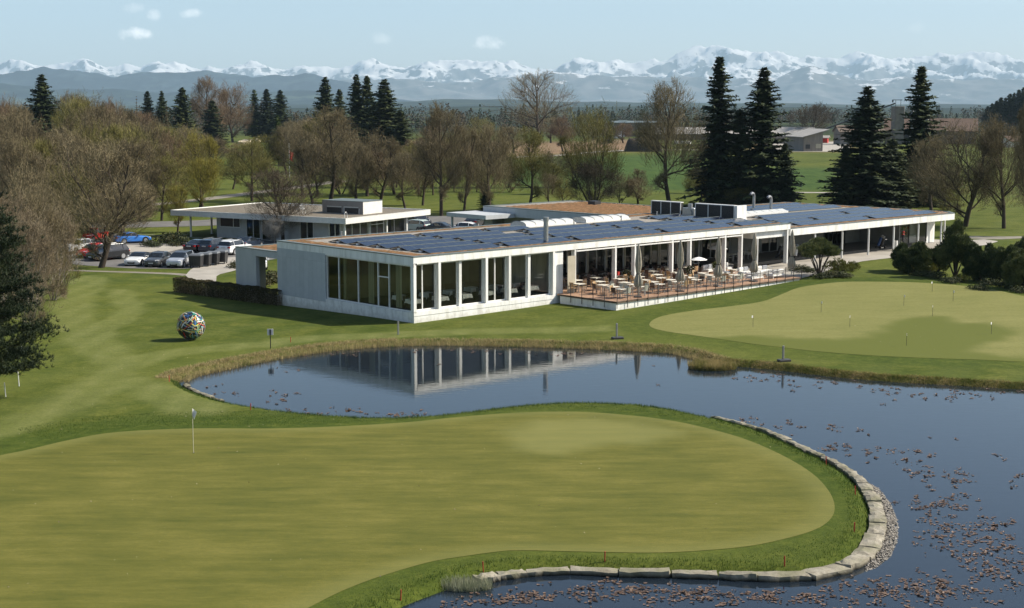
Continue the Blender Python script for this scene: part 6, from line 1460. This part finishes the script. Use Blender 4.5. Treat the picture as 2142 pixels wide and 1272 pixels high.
# ---------------------------------------------------------------- grass, reeds
def blades(name, P_, h, w, lean, mat, kind='stuff', parent=None):
    n = len(P_); a = RS.rand(n)*6.283; wx = np.stack([np.cos(a), np.sin(a), np.zeros(n)], 1)*np.asarray(w).reshape(-1, 1)/2
    ln = np.stack([RS.normal(0, 1, n), RS.normal(0, 1, n), np.zeros(n)], 1)*np.asarray(lean).reshape(-1, 1); tip = P_+ln; tip[:, 2] += h
    V = np.stack([P_-wx, P_+wx, tip], 1).reshape(-1, 3); o = npmesh(name, V, np.arange(3*n).reshape(n, 3), mat)
    return tag(o, kind=kind)
def along(L, n, lo, hi, rs=RS, power=1.):
    seg = np.hypot(*(L[1:]-L[:-1]).T); cum = np.r_[0, np.cumsum(seg)]; s = rs.rand(n)*cum[-1]; i = np.clip(np.searchsorted(cum, s)-1, 0, len(seg)-1); f = ((s-cum[i])/seg[i])[:, None]
    p = L[i]*(1-f)+L[i+1]*f; t = (L[i+1]-L[i])/seg[i][:, None]; nn = np.stack([-t[:, 1], t[:, 0]], 1); return p+nn*(lo+(hi-lo)*rs.rand(n, 1)**power), s
STRAW = leafmat('dry_grass_blades', [(.34,(.12,.13,.035)),(.46,(.26,.21,.09)),(.56,(.42,.34,.17)),(.66,(.12,.14,.035))], .9, .8, .3); RUFF = leafmat('rough_grass_blades', [(.36,(.028,.06,.008)),(.5,(.055,.095,.014)),(.66,(.10,.135,.026))], .9, .7, .3)
MIXG = leafmat('bank_grass_blades', [(.38,(.07,.09,.018)),(.5,(.17,.16,.045)),(.62,(.34,.27,.12))], .9, .8, .3)
iN = len(sN); leftN = sN[:int(iN*.62)]; rightN = sN[int(iN*.60):]
p, s = along(leftN, 40000, -.1, 1.75); wob = .35+.65*(np.sin(s*1.3)*np.sin(s*.37)+1)/2; lat = np.array([ldist(np.array([a_]), np.array([b_]), leftN)[0] for a_, b_ in p[:0]]) if False else 0; keep = (RS.rand(len(p)) < wob+.15) & ((p[:, 0] < -8) | (ldist(p[:, 0], p[:, 1], leftN) < 1.15)); p = p[keep]; h = RS.uniform(.08, .24, len(p))
blades('dry_bank_grass', np.c_[p, grid_z(p[:, 0], p[:, 1])-.02], h, .030, .10, STRAW)
p, s = along(leftN, 5000, -.25, .12); blades('reed_stems', np.c_[p, np.full(len(p), WZ-.05)], RS.uniform(.25, .55, len(p)), .022, .04, STRAW)
p, s = along(rightN, 24000, -.15, 1.0); blades('bank_grass', np.c_[p, grid_z(p[:, 0], p[:, 1])-.02], RS.uniform(.06, .20, len(p)), .032, .09, MIXG)
c_ = G(1490, 770, WZ); n = 5000; a = RS.rand(n)*6.283; r_ = np.sqrt(RS.rand(n)); p = np.c_[c_[0]+1.5*r_*np.cos(a), c_[1]+1.1*r_*np.sin(a)]
blades('reed_clump', np.c_[p, np.full(n, WZ-.03)], RS.uniform(.25, .6, n), .03, .12, MIXG)
p, s = along(sL, 12000, -.05, .8); p2, _ = along(sL, 12000, -.8, .05); pp_ = np.r_[p, p2]; pp_ = pp_[sdist(pp_[:, 0], pp_[:, 1], POND) > .05]
blades('shore_grass', np.c_[pp_, grid_z(pp_[:, 0], pp_[:, 1])-.02], RS.uniform(.06, .2, len(pp_)), .028, .05, RUFF)
# rough ring round the near green
xx = RS.uniform(-30, 32, 420000); yy = RS.uniform(43, 80, 420000); d1 = sdist(xx, yy, GREENW); k = (d1 > .05) & (d1 < 4.2); xx, yy, d1 = xx[k], yy[k], d1[k]; d2 = sdist(xx, yy, POND); k = (d2 > .2) & (d2 < 12); xx, yy, d1, d2 = xx[k], yy[k], d1[k], d2[k]
k = RS.rand(len(xx)) < .8; xx, yy, d2, d1 = xx[k], yy[k], d2[k], d1[k]
blades('rough_grass', np.c_[xx, yy, grid_z(xx, yy)-.01], RS.uniform(.03, .08, len(xx))*np.clip(d1, .3, 1)*np.where(d2 < 1.3, 2.4, 1), .022, .03, RUFF)
c_ = zp(975, 1238); n = 2500; a = RS.rand(n)*6.283; r_ = np.sqrt(RS.rand(n)); p = np.c_[c_[0]+.9*r_*np.cos(a), c_[1]+.5*r_*np.sin(a)]; blades('reed_clump', np.c_[p, np.full(n, WZ-.03)], RS.uniform(.15, .42, n), .02, .08, leafmat('silvery_reed', [(.36,(.10,.12,.06)),(.5,(.22,.24,.15)),(.66,(.34,.34,.24))], 2, .7, .2))
# ---------------------------------------------------------------- stone edging
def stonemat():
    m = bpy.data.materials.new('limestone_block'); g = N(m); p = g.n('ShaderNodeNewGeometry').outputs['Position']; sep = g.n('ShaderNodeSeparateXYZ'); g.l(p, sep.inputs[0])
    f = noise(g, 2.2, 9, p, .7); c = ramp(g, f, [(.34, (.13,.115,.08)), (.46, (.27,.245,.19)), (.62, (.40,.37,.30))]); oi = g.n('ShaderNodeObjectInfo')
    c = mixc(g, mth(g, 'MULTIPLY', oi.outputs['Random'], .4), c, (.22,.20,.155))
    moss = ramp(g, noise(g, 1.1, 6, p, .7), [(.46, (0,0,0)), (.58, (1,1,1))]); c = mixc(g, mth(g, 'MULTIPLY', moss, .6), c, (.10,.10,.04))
    front_shade = mth(g, 'ADD', mth(g, 'MULTIPLY', mth(g, 'SUBTRACT', sep.outputs[2], WZ+.10), -9.), mth(g, 'MULTIPLY', f, .9)); c = mixc(g, mth(g, 'MULTIPLY', front_shade, .9, True), c, (.028,.026,.018))  # stone fronts darkened towards the water, their shade put into the colour
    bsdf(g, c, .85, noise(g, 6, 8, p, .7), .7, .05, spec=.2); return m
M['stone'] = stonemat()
edge = thing('stone_edging', 'curved edging of big pale limestone blocks round the near green', 'stone edging')
def blocks(L, parent, lens, wd, top, offs, seed):
    rs = np.random.RandomState(seed); seg = np.hypot(*(L[1:]-L[:-1]).T); cum = np.r_[0, np.cumsum(seg)]; s = 0; k = 0
    def P_(q): i = min(max(np.searchsorted(cum, q)-1, 0), len(seg)-1); f = (q-cum[i])/seg[i]; return L[i]*(1-f)+L[i+1]*f
    while s < cum[-1]-.3:
        frac = s/cum[-1]; ln = rs.uniform(*lens(frac)); a, b = P_(s), P_(min(s+ln, cum[-1])); m = (a+b)/2; t = b-a; al = math.atan2(t[1], t[0]); l = np.hypot(*t)-.05
        w = wd(frac)*rs.uniform(.85, 1.15); tp = top(frac)+rs.uniform(-.04, .04); nn = np.array([-t[1], t[0]])/(np.hypot(*t)+1e-9); c = m-nn*0+nn*offs*w
        nx, ny = 5, 3; V = []; F = []; mb = MB()
        zb = WZ-.5
        top_ = [[(-l/2+l*i/nx+rs.normal()*.02, -w/2+w*j/ny+rs.normal()*.025, tp+rs.normal()*.012-(.04 if i in (0,nx) or j in (0,ny) else 0)) for i in range(nx+1)] for j in range(ny+1)]
        idx = lambda i, j: j*(nx+1)+i
        for j in range(ny+1):
            for i in range(nx+1): V.append(top_[j][i])
        for j in range(ny):
            for i in range(nx): F.append((idx(i,j), idx(i+1,j), idx(i+1,j+1), idx(i,j+1)))
        ring = [idx(i,0) for i in range(nx+1)]+[idx(nx,j) for j in range(1,ny+1)]+[idx(i,ny) for i in range(nx-1,-1,-1)]+[idx(0,j) for j in range(ny-1,0,-1)]
        prev = ring
        for lvl in (.4, 1.):
            cur = []
            for r_ in ring: x_, y_, z_ = V[r_]; V.append((x_*1.02+rs.normal()*.02, y_*1.04+rs.normal()*.025, tp*(1-lvl)+zb*lvl)); cur.append(len(V)-1)
            for i in range(len(ring)): F.append((prev[i], cur[i], cur[(i+1) % len(ring)], prev[(i+1) % len(ring)]))
            prev = cur
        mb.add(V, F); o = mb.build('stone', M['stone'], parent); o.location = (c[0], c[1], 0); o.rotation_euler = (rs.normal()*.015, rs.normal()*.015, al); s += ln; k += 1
    return k
_sR = sR[5:]
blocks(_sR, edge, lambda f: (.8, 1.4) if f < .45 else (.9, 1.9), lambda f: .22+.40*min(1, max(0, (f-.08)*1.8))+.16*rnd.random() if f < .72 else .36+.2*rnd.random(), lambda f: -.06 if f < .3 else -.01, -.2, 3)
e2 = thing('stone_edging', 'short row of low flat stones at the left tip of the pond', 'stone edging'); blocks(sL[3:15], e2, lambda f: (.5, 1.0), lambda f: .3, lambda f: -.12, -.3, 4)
# gravel wedge
gp = poly_px([(1800,1003),(1838,1022),(1862,1052),(1878,1092),(1878,1130),(1862,1165),(1832,1188),(1808,1196),(1812,1165),(1836,1125),(1838,1085),(1822,1042),(1796,1008)], WZ)
n = 16000; x0, y0 = gp.min(0); x1, y1 = gp.max(0); q = np.c_[RS.uniform(x0, x1, n), RS.uniform(y0, y1, n)]; sd = sdist(q[:, 0], q[:, 1], gp); q = q[sd < 0]; sd = -sd[sd < 0]; n = len(q)
oct_ = np.array([(1,0,0),(0,1,0),(-1,0,0),(0,-1,0),(0,0,1),(0,0,-1)]); of = np.array([(0,1,4),(1,2,4),(2,3,4),(3,0,4),(1,0,5),(2,1,5),(3,2,5),(0,3,5)])
ctr = np.c_[q, WZ+.0+.22*np.clip(sd/.8, 0, 1)-.02+RS.rand(n)*.03]; sc = RS.uniform(.022, .06, (n, 1, 1))*np.array([1, 1, .6])*RS.uniform(.7, 1.3, (n, 1, 3)); V = ctr[:, None]+(oct_[None]+RS.normal(size=(n, 6, 3))*.18)*sc
F = (of[None]+np.arange(n)[:, None, None]*6).reshape(-1, 3); gm = leafmat('pebbles', [(.34,(.10,.09,.075)),(.5,(.26,.24,.21)),(.66,(.48,.46,.42))], 6, .8, 0)
tag(npmesh('gravel', V.reshape(-1, 3), F, gm), kind='stuff')
# ---------------------------------------------------------------- lily pads
CL = [(470,815,50,18,120),(560,835,80,16,220),(700,862,110,8,420),(830,868,60,6,160),(690,742,90,7,260),(560,775,60,10,60),(1000,735,120,5,160),(1190,740,120,4,180),(1600,790,90,12,260),(1700,805,90,14,300),(1850,822,70,10,180),(1960,828,140,14,420),(2080,818,80,10,240),
      (1570,880,60,10,160),(1700,893,90,14,300),(1740,935,60,14,200),(1830,950,50,16,220),(1910,960,50,20,260),(1960,1000,70,24,420),(1960,1060,90,30,700),(2020,1120,90,40,800),(2080,1180,90,50,900),(1990,1230,120,40,800),(1850,1240,160,26,900),(1640,1250,160,16,700),(1420,1245,160,16,700),(1250,1240,150,18,700),(1120,1250,110,14,400),(1000,1262,80,10,200),(2120,950,40,10,60),(2130,1000,20,20,60),(2100,1090,50,20,100),(1940,905,160,26,60),(1400,800,300,40,60),(760,800,260,40,50)]
P_ = []
for cx_, cy_, rx, ry, m in CL:
    m = int(m*.34); cl_n = max(1, m//6); cc = np.c_[RS.normal(cx_, rx*.55, cl_n), RS.normal(cy_, ry*.55, cl_n)]; pick_ = cc[RS.randint(0, cl_n, m)]+np.c_[RS.normal(0, 9, m), RS.normal(0, 3, m)]*(max(.35, (cy_-700)/500)); P_.append(pick_)
P_ = np.concatenate(P_); q = np.array([G(a, b, WZ) for a, b in P_ if b > 700]); q = q[sdist(q[:, 0], q[:, 1], POND) < -.15]; n = len(q); k = 7
ang = (np.arange(k)/k*6.283)[None]+RS.rand(n, 1)*6; rr = RS.uniform(.022, .078, (n, 1))*(1+RS.normal(0, .15, (n, k))); tilt = RS.normal(0, .09, (n, 2)); curl = np.where(RS.rand(n) < .25, .05, .008)[:, None]
px_ = rr*np.cos(ang); py_ = rr*np.sin(ang); pz = WZ+.012+np.abs(px_*tilt[:, :1]+py_*tilt[:, 1:])+curl*RS.rand(n, k)
V = np.stack([q[:, :1]+px_, q[:, 1:]+py_, pz], 2); Vc = np.c_[q, np.full(n, WZ+.008)]; V = np.concatenate([V, Vc[:, None]], 1).reshape(-1, 3)
F = np.array([(i, (i+1) % k, k) for i in range(k)])[None]+np.arange(n)[:, None, None]*(k+1)
lm = leafmat('withered_pads', [(.33,(.035,.024,.018)),(.45,(.105,.07,.05)),(.56,(.18,.115,.078)),(.7,(.26,.20,.14))], 2.5, .55, .1, .4)
tag(npmesh('lily_pads', V, F.reshape(-1, 3), lm), kind='stuff')

# a few blown leaves on the turf
n = 420; xx = RS.uniform(-34, 30, n); yy = RS.uniform(46, 108, n); k = sdist(xx, yy, POND) > .8; xx, yy = xx[k], yy[k]
V, F = cards(np.c_[xx, yy, grid_z(xx, yy)+.035], RS.uniform(.03, .07, len(xx)), 1.3, np.tile([0, 0, 1.], (len(xx), 1)), RS)
tag(npmesh('fallen_leaves', V, F, leafmat('dry_leaf', [(.35, (.10, .07, .04)), (.5, (.30, .26, .17)), (.65, (.5, .46, .36))], 3, .8, .1)), kind='stuff')
# ---------------------------------------------------------------- mountains
from mathutils import noise as mn
def ridged(x, y, o=5, H=.9):
    return mn.ridged_multi_fractal(Vector((x, y, 0)), H, 2.1, o, 1.0, 2.0)
def mrange(name, prof, D0, D1, mat, nx, ny, rough, base=-2., extra=0., seed=0., kind='structure', peak=.5, rsc=26.):
    prof = sorted(prof); pxs = np.linspace(-260, 2400, nx); ty = np.interp(pxs, [p[0] for p in prof], [p[1] for p in prof])
    Dm = D0+(D1-D0)*peak; V = []; F = []
    for j in range(ny):
        f = j/(ny-1); d = D0+(D1-D0)*f
        e = (f/peak)**1.15 if f < peak else max(0, (1-f)/(1-peak))**.8
        for i in range(nx):
            a = math.atan((pxs[i]-CX)/3047.); hr = 16+(HY-ty[i])/3047.*Dm/math.cos(a)*1.0
            x = d*math.tan(a); nz = ridged(x/Dm*rsc+seed, d/Dm*rsc*.9+seed*2)-1.0
            n2 = mn.fractal(Vector((x/Dm*60+seed, d/Dm*80, 3)), .8, 2, 4)
            rn = min(1, max(0, (nz+.9)/1.7)); aa = rough*(.35+1.0*min(1, abs(f-peak)*4))
            h = hr*e*(1-aa*(1-rn))+hr*rough*.10*n2*min(1, e*2)
            V.append((x, d, max(base, h) if 0 < j < ny-1 else base))
    for j in range(ny-1):
        for i in range(nx-1): a = j*nx+i; F.append((a, a+1, a+nx+1, a+nx))
    return tag(npmesh(name, V, F, mat, smooth=False), kind=kind)
def snowmat(z0, z1):
    m = bpy.data.materials.new('snow_and_rock'); g = N(m); geo_ = g.n('ShaderNodeNewGeometry'); sep = g.n('ShaderNodeSeparateXYZ'); g.l(geo_.outputs['Position'], sep.inputs[0]); sn = g.n('ShaderNodeSeparateXYZ'); g.l(geo_.outputs['Normal'], sn.inputs[0])
    hgt = mth(g, 'DIVIDE', mth(g, 'SUBTRACT', sep.outputs[2], z0), z1-z0)
    nn = noise(g, .0021, 9, geo_.outputs['Position'], .7)
    s = mth(g, 'ADD', mth(g, 'MULTIPLY', hgt, .7), mth(g, 'MULTIPLY', mth(g, 'SUBTRACT', nn, .5), 3.4)); s = mth(g, 'ADD', s, mth(g, 'MULTIPLY', mth(g, 'SUBTRACT', sn.outputs[2], .80), 2.6))
    k = ramp(g, s, [(.52, (0,0,0)), (.64, (1,1,1))]); rock = ramp(g, noise(g, .003, 6, geo_.outputs['Position']), [(.4,(.05,.06,.06)),(.6,(.12,.12,.115))])
    bsdf(g, mixc(g, k, rock, (.60,.60,.60)), .8, spec=.1); return m
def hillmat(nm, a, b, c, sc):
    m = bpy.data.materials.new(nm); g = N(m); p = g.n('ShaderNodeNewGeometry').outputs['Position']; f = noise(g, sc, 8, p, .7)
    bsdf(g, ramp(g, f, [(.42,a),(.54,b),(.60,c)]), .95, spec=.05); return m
ALPS = [(-260,132),(-100,128),(0,134),(40,128),(70,131),(110,127),(150,127),(190,126),(230,134),(262,129),(300,137),(330,124),(350,127),(385,131),(420,137),(470,141),(500,134),(545,131),(600,141),(640,135),(700,133),(722,125),(740,128),(765,121),(800,120),(840,129),(880,122),(940,127),(1000,122),(1060,124),(1120,134),(1165,134),(1200,118),(1240,121),(1300,125),(1380,120),(1430,105),(1460,98),(1500,93),(1560,97),(1600,103),(1680,113),(1740,119),(1790,110),(1820,107),(1860,114),(1920,118),(2000,116),(2060,112),(2142,124),(2400,120)]
mrange('alps', ALPS, 24500, 35500, snowmat(200, 1050), 800, 100, .62, seed=3.1, peak=.5, rsc=21.)
ALP2 = [(-260,170),(500,172),(700,168),(850,162),(950,168),(1050,160),(1130,150),(1200,152),(1300,160),(1400,158),(1500,165),(1620,160),(1690,139),(1720,140),(1780,155),(1860,160),(2000,166),(2400,170)]
mrange('foothills', ALP2, 19500, 24000, snowmat(520, 1200), 500, 60, .5, seed=8.2, rsc=14.)
BL = [(-260,150),(-100,152),(0,151),(40,150),(70,148),(95,139),(120,141),(160,138),(200,143),(240,152),(270,150),(300,148),(380,150),(440,149),(500,157),(530,160),(560,154),(600,156),(640,149),(660,152),(690,162),(730,172),(760,190),(820,203),(900,214),(1000,222),(1400,226),(2400,228)]
mrange('blue_hills', BL, 13200, 18500, hillmat('hazed_forest', (.006,.013,.022), (.011,.021,.030), (.028,.046,.05), .0022), 420, 50, .45, seed=5., rsc=16.)  # forest colour tinted blue, part of the distance haze painted in
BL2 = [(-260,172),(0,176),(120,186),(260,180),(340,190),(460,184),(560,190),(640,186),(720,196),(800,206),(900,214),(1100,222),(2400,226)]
mrange('nearer_blue_hills', BL2, 10300, 13000, hillmat('hazed_forest_near', (.008,.016,.020), (.014,.026,.026), (.045,.065,.05), .003), 360, 36, .45, seed=15., rsc=14.)  # bluish forest again, with some of the haze in the colour
LOW = [(-260,222),(300,220),(700,218),(800,216),(870,211),(930,206),(1000,207),(1060,206),(1110,209),(1200,213),(1260,211),(1330,214),(1400,212),(1500,216),(1640,215),(1800,219),(1960,217),(2142,219),(2400,216)]
mrange('low_hills', LOW, 7000, 11000, hillmat('wooded_ridge', (.010,.019,.014), (.018,.029,.018), (.045,.06,.03), .003), 400, 22, .10, seed=25.)
LOW2 = [(-260,228),(500,226),(900,224),(1000,221),(1200,224),(1350,221),(1500,225),(1700,223),(1900,226),(2400,222)]
mrange('near_ridge', LOW2, 4200, 6200, hillmat('near_wooded_ridge', (.009,.016,.010), (.016,.025,.013), (.045,.06,.025), .006), 300, 14, .10, seed=35.)
# ---------------------------------------------------------------- air
mb = MB(); mb.box(-33000, 33000, -4000, 37500, -5, 2400)
hz = mb.build('haze', []); hz.data.materials.clear()
m = bpy.data.materials.new('haze_air'); g = N(m); v = g.n('ShaderNodeVolumePrincipled'); v.inputs['Color'].default_value = (.55,.80,1,1); v.inputs['Density'].default_value = HAZE if 'HAZE' in globals() else 3.9e-5; v.inputs['Anisotropy'].default_value = 0
o_ = g.n('ShaderNodeOutputMaterial'); g.l(v.outputs[0], o_.inputs[1]); hz.data.materials.append(m); tag(hz, kind='stuff'); hz.display_type = 'WIRE'
# ---------------------------------------------------------------- sky, sun, camera
w = bpy.data.worlds.new('World'); SC.world = w; w.use_nodes = True; nt = w.node_tree; nt.nodes.clear()
class WN(N):
    def __init__(s): s.t = nt
g = WN(); EL = R(39); AZV = Vector((.986*math.cos(EL), .166*math.cos(EL), math.sin(EL)))
sky = g.n('ShaderNodeTexSky', sky_type='NISHITA'); sky.sun_disc = False; sky.sun_elevation = EL; sky.sun_rotation = math.atan2(AZV.x, AZV.y); sky.altitude = 500; sky.air_density = 1.0; sky.dust_density = 2.4; sky.ozone_density = 3.0
tc = g.n('ShaderNodeTexCoord'); D = tc.outputs['Generated']
cl = None; wob = noise(g, 95, 7, D, .7)
for px, py, rx, ry, st in [(280,70,40,12,.9),(318,33,16,12,.5),(278,17,20,11,.4),(400,28,24,10,.6),(797,80,20,12,.28),(1020,90,34,14,.75),(1915,58,20,10,.12)]:
    r_ = Vector(ray(px, py)).normalized(); c_r = Vector((r_.y, -r_.x, 0)).normalized(); c_u = c_r.cross(r_)
    def dot(v): n_ = g.n('ShaderNodeVectorMath', operation='DOT_PRODUCT'); g.l(D, n_.inputs[0]); n_.inputs[1].default_value = v; return n_.outputs['Value']
    a = mth(g, 'MULTIPLY', dot(c_r), 3047./rx); b = mth(g, 'MULTIPLY', dot(c_u), 3047./ry); f = mth(g, 'GREATER_THAN', dot(r_), .5)
    q = mth(g, 'ADD', mth(g, 'MULTIPLY', a, a), mth(g, 'MULTIPLY', b, b)); q = mth(g, 'SUBTRACT', 1.15, q); q = mth(g, 'ADD', q, mth(g, 'MULTIPLY', mth(g, 'SUBTRACT', wob, .5), 5.0))
    q = mth(g, 'MULTIPLY', mth(g, 'MULTIPLY', q, .5, True), mth(g, 'MULTIPLY', f, st)); cl = q if cl is None else mth(g, 'MAXIMUM', cl, q)
sz = g.n('ShaderNodeSeparateXYZ'); g.l(D, sz.inputs[0])
glow = mth(g, 'ADD', 1., mth(g, 'MULTIPLY', mth(g, 'POWER', mth(g, 'SUBTRACT', 1., mth(g, 'MULTIPLY', mth(g, 'ABSOLUTE', sz.outputs[2]), 5.5), True), 2.), 1.1))
gv = g.n('ShaderNodeVectorMath', operation='SCALE'); g.l(sky.outputs[0], gv.inputs[0]); g.l(glow, gv.inputs['Scale'])
skyc = mixc(g, cl, mixc(g, 1., gv.outputs[0], (1.14, 1.08, 1.04), 'MULTIPLY'), (20, 18.6, 17.2))
bg = g.n('ShaderNodeBackground'); g.l(skyc, bg.inputs[0]); bg.inputs[1].default_value = .082
ow_ = g.n('ShaderNodeOutputWorld'); g.l(bg.outputs[0], ow_.inputs[0])
ld = bpy.data.lights.new('sun', 'SUN'); ld.energy = 5.0; ld.angle = R(.53); ld.color = (1, .92, .79); lo = bpy.data.objects.new('sun', ld); link(lo); lo.rotation_euler = AZV.to_track_quat('Z', 'Y').to_euler(); lo.location = (60, 20, 60)
cd = bpy.data.cameras.new('camera'); cam = bpy.data.objects.new('camera', cd); link(cam); cam.location = (0, 0, CH); cam.rotation_euler = (math.pi/2-PIT, 0, 0)
cd.sensor_width = 36; cd.lens = 36*FPX/2142; cd.clip_start = .5; cd.clip_end = 150000; SC.camera = cam
vs_ = SC.view_settings; vs_.view_transform = 'Standard'; vs_.look = 'None'; vs_.exposure = .8; vs_.gamma = 1
cy_ = SC.cycles if hasattr(SC, 'cycles') else None
SC.render.engine = 'CYCLES'; cy_ = SC.cycles; cy_.max_bounces = 6; cy_.diffuse_bounces = 2; cy_.glossy_bounces = 3; cy_.transmission_bounces = 4; cy_.transparent_max_bounces = 24; cy_.volume_bounces = 0; cy_.use_denoising = True; cy_.caustics_reflective = False; cy_.caustics_refractive = False
# remove prototypes that were never placed
def kill(o):
    for c in list(KIDS.get(o.name, [])): kill(c)
    bpy.data.objects.remove(o)
for o in [o for o in COL.objects if o.parent is None and o.get('label') and (o['label'] == 'x' or o['label'] == o.name.split('.')[0])]: kill(o)
